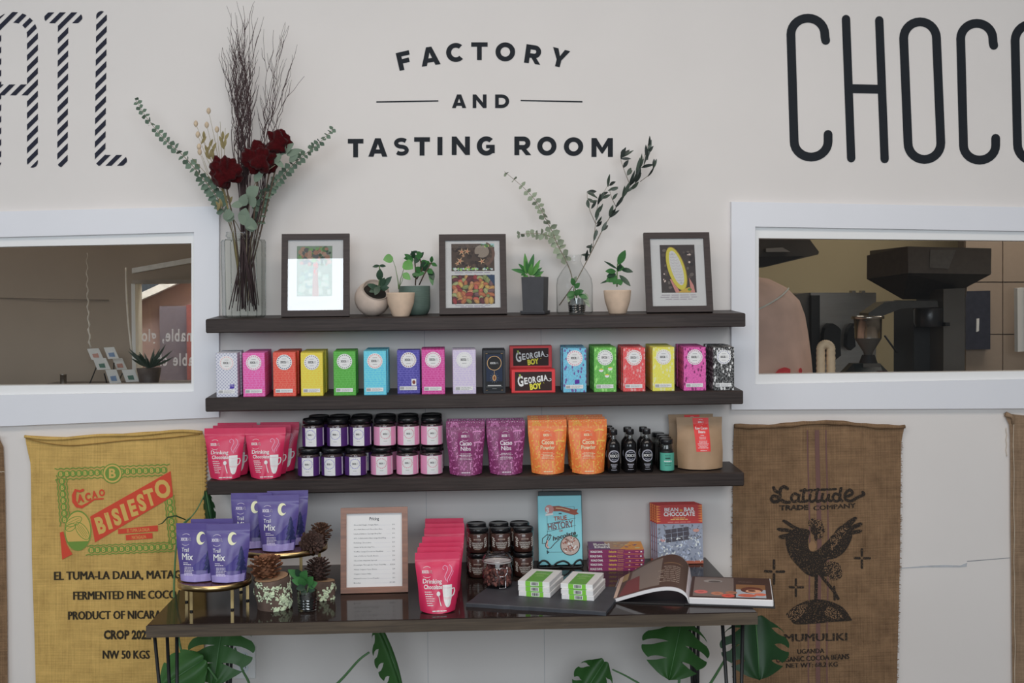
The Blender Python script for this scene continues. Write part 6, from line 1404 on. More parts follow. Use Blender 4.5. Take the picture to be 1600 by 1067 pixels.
for k, (px, Y, z, rz) in enumerate(((357, -.594, .8415, .06), (308, -.575, .8415, -.08), (331, -.505, .8415, -.02), (435, -.448, .9035, .05), (393, -.395, .9035, -.02), (450, -.360, .9035, .06))):
    loc = on_table(px, Y, z - .001); rot = (-.06, 0, rz)
    if k == 0: p0.location = loc; p0.rotation_euler = rot
    else: dup(p0, loc, rot, TM[k])
# pine cones, logs
CONE = M('pine_cone', C(82, 56, 42, .55), rough=0.75, var=0.35, scale=70, bump=0.3); CONED = M('pine_cone_dark', C(58, 40, 34, .55), rough=0.75, var=0.35, scale=70, bump=0.3)
def pinecone(label, loc, r, h, mat, tilt=(0, 0, 0), n=88):
    t = thing('pine_cone', label, 'pine cone', loc, tilt); mb = MB(); mb.lathe([(.002, 0), (r * .45, h * .1), (r * .5, h * .4), (r * .25, h * .85), (.001, h * .95)], 10, mat); mb.obj('core', t)
    sc = MB()
    for i in range(n):
        f = (i + .5) / n; a = i * 2.39996; rad = r * (math.sin(math.pi * (.12 + .80 * f)) ** .8); z = h * f * .92; d = Vector((math.cos(a), math.sin(a), -.05 + .95 * f)).normalized(); sd = Vector((-math.sin(a), math.cos(a), 0)); b = Vector((0, 0, z)); L_ = rad * (1.0 if f < .8 else .8) + .002; w = r * .26 * (1.1 - .6 * f); u = d.cross(sd) * -1
        p0_, p1 = b + d * L_ * .30, b + d * L_ * (1.06 + .1 * ((i * 7) % 3 - 1)); th = r * .05
        sc.add([p0_ - sd * w * .4, p0_ + sd * w * .4, p1 + sd * w * .75 - u * th, p1 - sd * w * .75 - u * th, p1 + u * th * 1.4 + d * w * .2, p1 - u * th * .4 + d * w * .35, p0_ + u * th], [(0, 3, 2, 1), (0, 6, 4, 3), (6, 1, 2, 4), (3, 4, 5), (4, 2, 5), (3, 5, 2)], mat)
    o = sc.obj('scales', t); o['kind'] = 'stuff'
BARK = M('birch_bark', C(84, 68, 60, .55), rough=0.9, var=0.35, scale=22, bump=0.6); CUT = M('cut_wood', C(132, 104, 78, .55), rough=0.8, var=0.12, scale=25, stretch=(1, 1, 1)); LICH = M('lichen', C(176, 190, 160, .58), rough=0.95, var=0.25, scale=90, bump=0.7)
def log_(label, loc, r, h, tilt, seed, nl, side):
    t = thing('wood_log', label, 'log', loc, tilt); mb = MB(); n = 28; sd = Vector((seed, 0, 0))
    def rad(a, z): return r * (1 + .06 * noise.noise(Vector((math.cos(a) * 2, math.sin(a) * 2, z * 30)) + sd) + .03 * noise.noise(Vector((math.cos(a) * 7, math.sin(a) * 7, z * 60)) + sd))
    mb.grid(lambda a, b: (rad(2 * math.pi * a, h * b) * math.cos(2 * math.pi * a), rad(2 * math.pi * a, h * b) * math.sin(2 * math.pi * a), h * b), n, 8, BARK)
    mb.add([(rad(2 * math.pi * i / n, 0) * math.cos(2 * math.pi * i / n), rad(2 * math.pi * i / n, 0) * math.sin(2 * math.pi * i / n), 0) for i in range(n)], [list(range(n))[::-1]], BARK); mb.obj('bark', t)
    mb = MB(); mb.add([(rad(2 * math.pi * i / n, h) * .95 * math.cos(2 * math.pi * i / n), rad(2 * math.pi * i / n, h) * .95 * math.sin(2 * math.pi * i / n), h + .0004) for i in range(n)], [list(range(n))], CUT); mb.obj('cut_face', t)
    lm = MB(); rr = random.Random(seed)
    for cl_ in range(max(5, nl // 8)):
        ca = rr.gauss(*side); cz = min(h * .92, max(h * .06, rr.gauss(h * .42, h * .28))); sp_ = rr.uniform(.003, .0085)
        for k in range(20):
            a = ca + rr.gauss(0, sp_ / r); z = min(h * .98, max(h * .02, cz + rr.gauss(0, sp_))); q = rr.uniform(.0016, .0042); R_ = rad(a, z); c = Vector((R_ * math.cos(a), R_ * math.sin(a), z)); nr = Vector((math.cos(a), math.sin(a), 0)); sx = Vector((-math.sin(a), math.cos(a), 0)); vs = [c + nr * rr.uniform(.0012, .0035)]; m = 6
            for i in range(m): b = 2 * math.pi * i / m; k2 = q * rr.uniform(.5, 1.4); vs.append(c + sx * math.cos(b) * k2 + Vector((0, 0, 1)) * math.sin(b) * k2 + nr * rr.uniform(.0002, .001))
            lm.add(vs, [(0, 1 + i, 1 + (i + 1) % m) for i in range(m)], LICH)
    o = lm.obj('lichen', t); o['kind'] = 'stuff'
l1 = on_table(430, -.60); k1 = S(l1); log_('short birch log stub crusted with pale lichen, a pine cone on it', l1, 27.5 / k1, 49 / k1, (.05, -.12, .3), 3, 260, (-1.45, .75))
l2 = on_table(504, -.505); k2 = S(l2); log_('smaller log stub behind the cut-glass tumbler', l2, 18.5 / k2, 29 / k2, (0, .08, .8), 5, 60, (-1.6, .6))
pinecone('pine cone resting on the lichen-covered log', l1 + Vector((-.022, -.002, 49 / k1 - .004)), .046, .060, M('pine_cone_red', C(104, 66, 42, .55), rough=0.75, var=0.35, scale=70, bump=0.3), (.1, -.1, 0))
pinecone('pine cone resting on the smaller log stub', l2 + Vector((-.014, 0, 29 / k2 - .003)), .036, .072, CONED, (0, .05, 1))
pinecone('front pine cone on the taller cake stand', on_table(482, -.40, .910), .036, .066, CONED, (1.25, .1, .4)); pinecone('rear pine cone at the edge of the taller cake stand', on_table(499, -.335, .903), .033, .062, CONE, (.25, .3, 2))
pl = Plant('potted_plant', 'green cutting in a small cut-glass tumbler on the table', 480, -.2); pl.loc = on_table(480, -.645); pl.root.location = pl.loc; pl.k = S(pl.loc)
tumbler(pl.root, 15.5 / pl.k, 31 / pl.k); mb = MB(); mb.lathe([(11.5 / pl.k, 4 / pl.k), (13 / pl.k, 20 / pl.k), (.001, 21 / pl.k)], 16, _mats['tumbler_roots']); mb.obj('roots', pl.root)
pl.stem([(478, 930, 0), (474, 915, 0), (468, 900, .01)], .0022, STEMG); pl.stem([(479, 930, 0), (482, 915, 0)], .002, STEMG)
for a, b, w in (((470, 902), (450, 890), 13), ((472, 904), (479, 891), 14), ((474, 910), (456, 906), 13), ((476, 916), (463, 920), 12), ((480, 912), (489, 901), 15), ((482, 916), (496, 910), 13), ((474, 916), (470, 902), 14), ((470, 900), (462, 889), 11), ((482, 920), (492, 922), 11), ((476, 922), (472, 930), 10)): pl.leaf(a, b, w, LG if w > 12 else LD, -.01, -.025, shape=.8)

# price list in a copper frame
COPPER = wood_mat('copper_frame', C(88, 54, 38, .62), C(140, 90, 62, .62), 0.3, 0.15, 1.0, spec=.5)
PRICES = [('Xocolatl Single Origin Bars', '$12'), ('Xocolatl Flavored Chocolate Bars', '$12'), ('Limited Edition Georgia Boy Bar', '$10'), ('ATL Collaboration Bars Large/Small Bag', '$10'), ('Drinking Chocolate', '$17'), ('Cacao & Rooibosing Tea', '$12'), ('Truffles: Large/Cocoas to Handmix', '$15'), ('Vial of Whole Vanilla Beans', '$10'), ('Chocolate Hazelnut Spread', '$15'), ('Dreamlight Through the Years Trail Mix', '$6/$18'), ('Whole Organic Cacao Beans', '$18'), ('Organic Cacao Nibs', '$12'), ('Natural Process Cocoa Powder', '$12'), ('Books', '$15-$35')]
def art_price(pr, w, h):
    g = C(62, 60, 70, .6); pr.text('Pricing', 0, h * .905, h * .042, C(40, 38, 48, .6), 1, 'c', w=w * .17, off=.01)
    for k, (a, b) in enumerate(PRICES):
        z = h * (.835 - .0605 * k); pr.text(a, -w * .37, z, h * .016, g, 1, 'l', w=w * min(.58, .0145 * len(a) + .05), res=1); pr.text(b, w * .37, z, h * .016, g, 1, 'r', res=1); pr.rect(-w * .0 + w * .22 * (len(a) > 30), w * .29, z, z + h * .0018, C(170, 170, 180), 1)
fp = on_table(585.5, -.435); s = S(fp)
frame('price_frame', 'copper coloured frame holding a white price list on the table', 'picture frame', fp, 0, 104.5 / s, 131 / s, 9 / s, .018, COPPER, art_price, rot=(-math.radians(8), 0, .02), glass=False)
# row of pink pouches down the table
s = S(on_table(684, -.69)); p1 = make_pouch('drinking_chocolate_pouch', 'front pink drinking chocolate pouch of the row on the table', 69 / s, 53 / s, 92 / s, .06, PINKB, art_drink, 'drinking chocolate pouches on the table', 4)
for k, (px, Y) in enumerate(((684, -.69), (686.5, -.615), (689, -.545), (692.5, -.45), (695, -.30), (695.5, -.225), (695, -.125))):
    loc = on_table(px, Y, TZ - .001); rot = (-.05 - .02 * (k % 2), 0, (.03, -.03, .02, -.04, .03, -.02, .01)[k])
    if k == 0: p1.location = loc; p1.rotation_euler = rot
    else: dup(p1, loc, rot, 'pink drinking chocolate pouch on the table, ' + ORD[k] + ' in the row from the front')
# dark spread jars
DKB = M('spread_filling', C(58, 32, 26, .42), rough=0.35, var=0.08)
def art_spread(pr, r, h):
    WH = C(206, 196, 190, .6); pr.part('printed_title')
    pr.rect(-r * .34, r * .34, h * .55, h * .60, C(150, 130, 120, .5), 0); pr.text('XOCOLATL', 0, h * .555, h * .035, C(60, 30, 26, .5), 1, 'c', w=r * .6)
    for q, st in enumerate(('CHOCOLATE', 'HAZELNUT', 'SPREAD')): pr.text(st, 0, h * (.40 - .085 * q), h * .062, WH, 0, 'c', w=r * (1.1, 1.0, .8)[q], off=.01)
    pr.rows(0, h * .19, r * .7, 1, 1, h * .02, C(150, 130, 120, .5), 0, 'c'); rr = random.Random(2)
    for sx in (-1, 1):
        pr.part('leaf_ornament' if sx < 0 else 'leaf_ornament.001')
        for z in (.60, .52, .44, .36, .28):
            for q in range(2): pr.ell(sx * r * (.72 + .16 * q + rr.uniform(-.04, .04)), h * (z + .03 * q), r * .085, h * .02, WH, 0, 8, sx * (.7 + q))
p0 = on_table(782, -.235); s = S(p0); dr, dh = 16.3 / s, 38.2 / s
dj = jar('spread_jar', 'x', dr, dh, DKB, art_spread, 'dark chocolate spread jars', None)
nm = 0
for lvl in (0, 1):
    for row, Y in ((0, -.245), (1, -.155)):
        for k, px in enumerate((747.5, 782.5, 818)):
            lab = 'dark chocolate spread jar, ' + ('left', 'middle', 'right')[k] + ' of three, ' + (('front of the bottom layer', 'back of the bottom layer'), ('front of the top layer', 'back of the top layer'))[lvl][row]
            loc = on_table(px - (3 if row else 0) * (1 if k < 2 else 2), Y, TZ + lvl * (dh + .0004)); rot = (0, 0, (-.1, .05, .1)[k])
            if nm == 0: dj.location = loc; dj.rotation_euler = rot; dj['label'] = lab
            else: dup(dj, loc, rot, lab)
            nm += 1
# slate board
SLT = M('slate', C(52, 54, 60, .58), rough=0.55, var=0.2, scale=12, bump=0.35); SA = math.radians(-12.5)
fl = PZ(728, 948, TZ); fr2 = PZ(947, 962, TZ); SA = math.atan2(fr2.y - fl.y, fr2.x - fl.x); SW = (fr2 - fl).length; ST = .012; SDp = .31
t = thing('slate_board', 'black slate serving board under the clip jar and white boxes', 'board', (fl.x, fl.y, TZ), (0, 0, SA))
mb = MB(); n = 22; rr = random.Random(3); out = [(SW * i / n, rr.uniform(0, .004) * (0 < i < n)) for i in range(n + 1)] + [(SW - rr.uniform(0, .003), SDp * i / 10) for i in range(1, 11)] + [(SW * (1 - i / n), SDp - rr.uniform(0, .004)) for i in range(1, n + 1)] + [(rr.uniform(0, .003), SDp * (1 - i / 10)) for i in range(1, 10)]
m_ = len(out); vs = [(x, y, 0) for x, y in out] + [(x, y, ST * .8) for x, y in out] + [(x + (SW / 2 - x) * .008, y + (SDp / 2 - y) * .012, ST) for x, y in out]
mb.add(vs, [(i, (i + 1) % m_, m_ + (i + 1) % m_, m_ + i) for i in range(m_)] + [(m_ + i, m_ + (i + 1) % m_, 2 * m_ + (i + 1) % m_, 2 * m_ + i) for i in range(m_)] + [list(range(2 * m_, 3 * m_)), list(range(m_))[::-1]], SLT); mb.obj('slab', t)
# clip-top jar of beans
cj = on_table(777.5, -.435, TZ + ST); s = S(cj); r, h = 23.5 / s, 52 / s
t = thing('clip_top_jar', 'round clip-top glass jar of cocoa beans on the slate board', 'jar', cj)
CJG = glass_mat('clip_jar_glass', (0.90, 0.90, 0.91), (0.35, 0.35, 0.38), 0.05, 0.02, 0.5)
mb = MB(); mb.lathe([(r * .8, 0), (r * .95, .005), (r * 1.0, h * .18), (r * 1.0, h * .52), (r * .90, h * .70), (r * .88, h * .74)], 32, CJG, cap1=False); mb.obj('glass_body', t)
mb = MB(); mb.lathe([(r * .94, h * .765), (r * .98, h * .78), (r * .98, h * .86), (r * .8, h * .97), (r * .62, h), (r * .6, h * .975), (.001, h * .965)], 32, CJG, cap0=False, cap1=False); mb.obj('glass_lid', t)
mb = MB(); mb.lathe([(r * .90, h * .74), (r * .95, h * .742), (r * .95, h * .762), (r * .90, h * .765)], 32, M('seal_white', C(190, 186, 186, .6), rough=.5)); mb.obj('rubber_seal', t)
be = MB(); rr = random.Random(9); BM = [M('cocoa_bean', C(110, 66, 58, .5), rough=.6, var=.3, scale=60), M('cocoa_bean_dark', C(72, 46, 42, .5), rough=.6, var=.3, scale=60)]
for k in range(230):
    a = rr.uniform(0, 6.28); z = rr.uniform(.012, h * .58); R_ = r * (.80 - .05 * (z > h * .5)) * (rr.uniform(.9, 1.0) if z < h * .55 else math.sqrt(rr.random())); be.M = Matrix.Translation((R_ * math.cos(a), R_ * math.sin(a), z)) @ Matrix.Rotation(rr.uniform(0, 6), 4, Vector((rr.uniform(-1, 1), rr.uniform(-1, 1), rr.uniform(-1, 1))).normalized())
    be.lathe([(.001, -.010), (.0045, -.005), (.0055, .001), (.004, .007), (.001, .010)], 6, BM[k % 2])
be.M = None; be.lathe([(r * .6, .008), (r * .66, h * .5)], 14, BM[1]); o = be.obj('cocoa_beans', t); o['kind'] = 'stuff'
CHR = M('clip_wire', (0.62, 0.62, 0.64), rough=.2, metal=1.0); q = 1 / s
mb = MB(); f = lambda x, z: (x * q, -math.sqrt(max(0, (r * 1.04) ** 2 - (x * q) ** 2)) - .003, z * q)
mb.tube([f(2, 3), f(2, 18), f(3, 20), f(11, 20), f(12, 18), f(12, 3), f(11, 2), f(3, 2), f(2, 3)], .0016, CHR, 6); mb.tube([f(-2, 34), f(-1, 24), f(3, 20), f(11, 20), f(15, 26), f(14, 34)], .0014, CHR, 6); mb.tube([f(-4, 31), f(6, 33), f(16, 31)], .0014, CHR, 6); mb.tube([(r * 1.0 * math.cos(a), r * 1.0 * math.sin(a), h * .80) for a in [2 * math.pi * i / 32 for i in range(33)]], .0012, CHR, 5); mb.obj('wire_clip', t)
# white boxes with green bands in two stacks
WB = M('white_card', C(206, 204, 214, .62), rough=.5, var=.02); GB = C(104, 172, 44, .56); GBD = C(88, 142, 54, .58)
def bar_box(label, loc, rz, w, d, h):
    t = thing('white_box', label, 'box', loc, (0, 0, rz), 'white boxes with green bands'); mb = MB(); mb.box(0, w, 0, d, 0, h, WB, .001); mb.obj('carton', t)
    pr = Print(); pr.rect(w * .24, w * .78, h * .02, h * .98, GB, 0); pr.rect(w * .40, w * .66, h * .12, h * .9, C(214, 220, 206, .6), 1)
    rr = random.Random(3)
    x = w * .43
    while x < w * .63: q_ = w * rr.choice((.008, .014, .02)); pr.rect(x, x + q_, h * .22, h * .82, C(30, 34, 30), 2); x += q_ + w * rr.choice((.008, .014))
    pr.build('band_front', t, lambda x, z, u: (x, -u, z), .0003)
    pr = Print(); pr.rect(w * .24, w * .78, 0, d * .84, GBD, 0); pr.text('ORIGIN', w * .51, d * .66, d * .035, WHT, 1, 'c', w=w * .2); pr.text('CHOCOLATE', w * .51, d * .58, d * .055, C(170, 210, 130, .6), 1, 'c', w=w * .42, off=.02); pr.rows(w * .51, d * .5, w * .3, 3, d * .045, d * .012, C(160, 200, 120, .6), 1, 'c')
    pr.build('band_top', t, lambda x, z, u: (x, z, h + u), .0003); return t
a0 = PZ(808.5, 931, TZ + ST); s = S(a0); bw, bd, bh_ = 51 / s, .17, 7.6 / s; nm = None
for st_, (px, py, nml) in enumerate(((810, 931, 'left'), (877, 936, 'right'))):
    a0 = PZ(px, py, TZ + ST)
    for k in range(3):
        off = ((.001, 0), (-.0005, .004), (-.001, .008 if st_ == 0 else .012))[k]; loc = a0 + Vector((off[0], off[1], k * (bh_ + .0003))); lab = ('bottom', 'middle', 'top')[k] + ' white box with a green band in the ' + nml + ' stack'
        if nm is None: nm = bar_box(lab, loc, SA, bw, bd, bh_)
        else: dup(nm, loc, (0, 0, SA - .015 * (k == 1) + .01 * (k == 2)), lab)
# teal books on a black wire stand
TEAL = M('teal_cover', C(108, 178, 188, .56), rough=.45, var=.04, scale=12); PAGE = M('page_edges', C(190, 184, 176, .6), rough=.8, var=.1, scale=200, stretch=(1, 30, 30)); COVD = M('dark_cover', C(50, 62, 66, .56), rough=.5)
tb0 = on_table(875.5, -.105); s = S(tb0); w, h = 68 / s, 106 / s
def book_box(root, w, h, t_, cov, spine_left=True):
    mb = MB(); mb.box(-w / 2, w / 2, -t_, -t_ + .0025, 0, h, cov, .0008); mb.box(-w / 2, w / 2, -.0025, 0, 0, h, cov, .0008); mb.box(-w / 2, -w / 2 + .0025, -t_ + .0025, -.0025, 0, h, cov); mb.obj('cover', root)
    mb = MB(); mb.box(-w / 2 + .0028, w / 2 - .004, -t_ + .0027, -.0027, .003, h - .003, PAGE); mb.obj('pages', root)
lean = math.radians(7)
t = thing('book', 'front teal book with ornate title propped on a wire stand', 'book', tb0 + Vector((0, 0, .006)), (-lean, 0, 0)); book_box(t, w, h, .026, TEAL)
pr = Print(); BR = C(132, 66, 50, .5); DKI = C(40, 62, 70, .5); PK = C(176, 120, 116, .55); tp = C(92, 160, 170, .56)
g = lambda x, y: ((x - 372) / 565.0 * w, (960 - y) / 865.0 * h)
def gp(pts, c, l): pr.poly([g(*p) for p in pts], c, l)
def gs(pts, wd, c, l, **kw): pr.stroke([g(*p) for p in pts], wd / 565.0 * w, c, l, **kw)
gs([(205, 240), (560, 235), (560, 800), (205, 800)], 5, DKI, .2, closed=True, caps=False)
gp([(275, 225), (360, 222), (480, 250), (560, 272), (610, 265), (590, 300), (618, 325), (560, 342), (480, 318), (380, 290), (290, 290)], BR, 1); gs([(320, 250), (400, 256), (500, 285)], 12, C(206, 160, 120, .56), 2, caps=False)
pr.ell(*g(235, 265), 58 / 565 * w, 58 / 565 * w, PK, 1.2, 20); pr.text('3', g(212, 0)[0], g(0, 305)[1], 62 / 865 * h, WHT, 2, 'c', off=.05); gp([(185, 320), (285, 312), (285, 335), (185, 345)], C(210, 214, 216, .6), 1.4); pr.ell(*g(375, 318), .04 * w, .008 * h, DKI, 1, 10)
pr.text('TRUE', *g(378, 402), 52 / 865 * h, BR, 1, 'c', w=170 / 565 * w, off=.03, rot=.08); pr.text('HISTORY', *g(385, 505), 82 / 865 * h, C(96, 74, 78, .5), 1, 'c', w=335 / 565 * w, off=.03, rot=.12); pr.text('THE', *g(375, 330), 14 / 865 * h, DKI, 1, 'c'); pr.text('OF', *g(382, 548), 26 / 865 * h, BR, 1, 'c', off=.03)
gs([(205, 448), (575, 378)], 5, DKI, 1, caps=False); gs([(200, 545), (575, 470)], 5, DKI, 1, caps=False)
pr.text('hocolate', *g(425, 620), 50 / 865 * h, C(50, 40, 40, .5), 2, 'c', w=310 / 565 * w, off=.035, rot=.24, shear=.3)
gs([(250, 590), (200, 580), (140, 630), (135, 690), (180, 690), (230, 640), (255, 590), (240, 575), (200, 640), (175, 720), (195, 755), (245, 750), (300, 690), (360, 640)], 9, C(50, 40, 40, .5), 2); gs([(205, 660), (190, 725), (215, 740)], 20, C(196, 150, 140, .56), 1.8)
pr.ell(*g(497, 720), 128 / 565 * w, 128 / 565 * w, C(60, 40, 36, .5), 2.2, 30); pr.ell(*g(497, 720), 118 / 565 * w, 118 / 565 * w, C(170, 150, 142, .56), 2.4, 30)
rr = random.Random(7)
for k in range(46):
    a = rr.uniform(0, 6.28); q_ = 100 * math.sqrt(rr.random()); pr.ell(*g(497 + q_ * math.cos(a), 720 + q_ * math.sin(a)), .03 * w, .008 * h, (BR, C(96, 70, 62, .5), C(214, 204, 196, .56))[k % 3], 2.6 + .01 * k, 7, rr.uniform(0, 3))
gp([(520, 600), (600, 585), (590, 615), (530, 615)], C(40, 100, 90, .5), 2.7); gs([(205, 800), (400, 800)], 5, DKI, 1, caps=False); gp([(190, 775), (230, 798), (195, 825)], DKI, 1)
pr.build('printed_cover', t, lambda x, z, u: (x, -.026 - u, z), .00025)
t = thing('book', 'second teal book, only its top edge showing behind the front one', 'book', on_table(876.5, -.072) + Vector((0, 0, .006)), (-lean, 0, 0)); book_box(t, w, h + 4.5 / s, .026, COVD)
t = thing('book_stand', 'black wire book stand with two loops in front of the teal books', 'stand', tb0); k = 1 / s; mb = MB(); Yf2 = -.040
lp = lambda pts: [Vector((x * k, Yf2, z * k + .004)) for x, z in pts]
mb.tube(lp([tuple(v) for v in spline([(0, 0), (-33, 0), (-35, 5), (-29, 10.5), (-22, 9), (-14, 1.5), (-6, 7), (3, 9.5), (10, 7), (17, 1), (23, 8), (30, 11), (33, 6), (30, 0), (0, 0)], 5)]), .0034, BLACK, 7); mb.obj('front_loops', t)
for sx in (-22, 22):
    mb = MB(); mb.tube([(sx * k, Yf2, .004), (sx * k, .085, .004)], .003, BLACK, 6); mb.obj('foot_rail', t)
# stack of purple paperbacks
pb = PZ(920, 887, TZ); pb.y = -.20; pb = on_table(920.5, -.195); s = S(pb); w, d, h = 86 / s, .135, 6.55 / s; PBM = M('plum_cover', C(112, 30, 76, .52), rough=.4, var=.08)
proto = None
for k in range(5):
    lab = ('bottom', 'second', 'third', 'fourth', 'top')[k] + ' purple paperback' + (', counting up,' if 0 < k < 4 else '') + ' of the stack of five'
    loc = pb + Vector((.0015 * ((k * 7) % 3 - 1), .001 * ((k * 5) % 3), k * (h + .0003)))
    if proto is None:
        t = proto = thing('paperback', lab, 'book', loc, (0, 0, -.055), 'purple paperbacks in a stack'); mb = MB(); mb.box(0, w, 0, d, 0, .0008, PBM); mb.box(0, w, 0, d, h - .0008, h, PBM); mb.box(0, w, 0, .0008, .0008, h - .0008, PBM); mb.obj('cover', t)
        mb = MB(); mb.box(.001, w - .001, .001, d - .001, .0009, h - .0009, PAGE); mb.obj('pages', t)
        pr = Print(); pr.text('ROALD DAHL', w * .03, h * .26, h * .46, WHT, 0, 'l', w=w * .22, off=.04); pr.text('Charlie and the', w * .36, h * .26, h * .44, C(226, 170, 50), 0, 'l', w=w * .14, off=.03); pr.text('Chocolate', w * .52, h * .55, h * .26, C(220, 160, 60), 0, 'l', w=w * .11); pr.text('Factory', w * .52, h * .15, h * .26, C(220, 160, 60), 0, 'l', w=w * .10)
        pr.rect(w * .72, w * .75, h * .2, h * .4, C(230, 180, 150), 0); pr.rect(w * .84, w * .90, h * .4, h * .55, C(214, 120, 120), 0); pr.rect(w * .66, w * .99, h * .86, h * .97, C(190, 110, 50), 0); pr.rect(w * .935, w * .965, h * .3, h * .6, C(230, 200, 200), 0)
        pr.build('printed_spine', t, lambda x, z, u: (x, -u, z), .0003)
        pr = Print(); pr.rect(0, w, 0, d, C(150, 120, 100, .55), 0); pr.poly([(0, 0), (w * .4, 0), (w * .3, d), (0, d)], C(96, 66, 104, .55), .3); pr.poly([(w, 0), (w * .55, 0), (w * .8, d), (w, d)], C(196, 130, 50, .55), .3); pr.text('Roald', w * .25, d * .5, d * .26, WHT, 1, 'c', w=w * .3, off=.05); pr.text('Dahl', w * .25, d * .18, d * .26, WHT, 1, 'c', w=w * .28, off=.05)
        blobs(pr, w * .45, w * .95, d * .1, d * .9, [C(200, 150, 80), C(160, 90, 60), C(190, 180, 130), C(120, 80, 110)], 22, w * .02, w * .05, 4, .6)
        pr.build('printed_cover', t, lambda x, z, u: (x, z, h + u), .0003)
    else: dup(proto, loc, (0, 0, -.055 + .01 * ((k * 3) % 3 - 1)), lab)
# upright copies of the chocolate book
bb = on_table(1062, -.10); s = S(bb); w, h = 72 / s, 91 / s; RC = M('brick_red_cover', C(150, 46, 44, .54), rough=.4, var=.05)
t = proto = thing('book', 'front copy of the red BEAN to BAR CHOCOLATE book', 'book', bb, (-math.radians(5), 0, 0), 'upright red chocolate books'); book_box(t, w, h, .016, RC)
pr = Print(); pr.rect(-w / 2, w / 2, h * .0, h * .68, C(128, 134, 150, .56), 0); rr = random.Random(2)
blobs(pr, -w / 2, w / 2, h * .02, h * .5, [C(170, 180, 200, .6), C(110, 120, 140, .56), C(200, 206, 220, .64), C(90, 98, 116, .56), C(150, 158, 178, .58)], 220, w * .012, w * .035, 4, .3, .6); blobs(pr, -w / 2, w / 2, h * .40, h * .68, [C(96, 96, 104, .56), C(120, 118, 124, .56), C(80, 80, 90, .56)], 90, w * .012, w * .035, 5, .3, .6)
for r_ in range(3):
    for c in range(4): x0, z0 = -w * .30 + c * w * .13 - r_ * w * .005, h * (.36 + .075 * r_ + .012 * c); pr.poly([(x0, z0), (x0 + w * .118, z0 + h * .011), (x0 + w * .115, z0 + h * .078), (x0 - w * .003, z0 + h * .067)], C(62, 58, 66, .5), 4 + .1 * r_)
pr.ell(w * .36, h * .56, w * .07, h * .03, C(180, 130, 120), 4, 9); pr.ell(-w * .38, h * .40, w * .06, h * .025, C(180, 130, 130), 4, 9)
pr.rect(-w / 2, w / 2, h * .68, h, C(160, 48, 46, .54), 4)
for sx in (-1, 1):
    for q_ in range(7): pr.poly([(sx * w * .5, h * (.70 + .042 * q_)), (sx * w * .40, h * (.72 + .042 * q_)), (sx * w * .5, h * (.74 + .042 * q_))], C(196, 110, 50, .54), 5)
pr.text('BEAN', -w * .17, h * .885, h * .065, WHT, 5, 'c', w=w * .30, off=.03); pr.text('to', w * .04, h * .89, h * .04, C(226, 150, 60), 5, 'c', off=.04); pr.text('BAR', w * .22, h * .885, h * .065, WHT, 5, 'c', w=w * .23, off=.03); pr.text('CHOCOLATE', 0, h * .81, h * .065, WHT, 5, 'c', w=w * .68, off=.03)
pr.rows(0, h * .775, w * .34, 1, 1, h * .012, C(226, 160, 90), 5, 'c'); pr.rows(0, h * .75, w * .5, 1, 1, h * .014, C(226, 160, 90), 5, 'c'); pr.rows(0, h * .705, w * .66, 1, 1, h * .012, C(226, 130, 120), 5, 'c')
pr.rect(-w * .5, w * .5, 0, h * .05, C(150, 80, 60, .54), 5)
pr.build('printed_cover', t, lambda x, z, u: (x, -.016 - u, z), .00025)
for k in range(1, 4): dup(proto, bb + Vector((-.0045 * k, .0175 * k, 0)), (-math.radians(5), 0, 0), 'copy of the red BEAN to BAR CHOCOLATE book, ' + ORD[k] + ' from the front')
# open picture book
ob = PZ(1076, 946, TZ); ra = math.radians(-12.5); t = thing('open_book', 'large open picture book lying across the right end of the table', 'book', ob, (0, 0, ra))
BKD = .285; LW_, RW_ = .238, .252; BLK = M('black_cover', C(30, 30, 32, .6), rough=.5); PGE = M('page_block', C(206, 200, 210, .62), rough=.75, var=.06, scale=300, stretch=(.2, .2, 40)); PGD = M('page_back', C(196, 190, 196, .62), rough=.7)
mb = MB(); mb.box(-LW_ - .004, -.012, -.003, BKD + .003, 0.0, .004, BLK, .001); mb.box(.004, RW_ + .005, -.003, BKD + .003, 0, .004, BLK, .001); mb.box(-.012, .004, -.003, BKD + .003, .001, .006, BLK, .001); mb.obj('cover', t)
RT = .026
mb = MB(); mb.box(.001, RW_, 0, BKD, .0045, RT - .0015, PGE, .002); mb.obj('right_pages', t)
def prof(u):                                          # left leaves rising from the gutter then falling away
    u = max(0, min(1, u)); return math.sin(math.pi * u ** .52) if 0 < u < 1 else 0.0
def pz(u, v): return prof(u) * (.040 + .040 * v) + .016 - .008 * u
mb = MB(); nl = 48
mb.grid(lambda a, b: (-LW_ * a, BKD * b, pz(a, b)), nl, 4, PGD); mb.grid(lambda a, b: (-LW_ * a, BKD * b, max(.0045, pz(a, b) - .010)), nl, 4, PGD)
mb.grid(lambda a, b: (-LW_ * a, 0, pz(a, 0) * b + max(.0045, pz(a, 0) - .010) * (1 - b)), nl, 1, PGE); mb.grid(lambda a, b: (-LW_ * a, BKD, pz(a, 1) * b + max(.0045, pz(a, 1) - .010) * (1 - b)), nl, 1, PGE)
mb.grid(lambda a, b: (-LW_, BKD * a, pz(1, a) * b + max(.0045, pz(1, a) - .006) * (1 - b)), 4, 1, PGE); mb.obj('left_pages', t)
pr = Print(); cs = .55
pr.rect(.002, RW_ - .003, .004, BKD - .004, C(62, 44, 40, cs), 0, 1, 1); pr.rect(.012, .135, .02, BKD * .95, C(110, 98, 94, cs), .5)
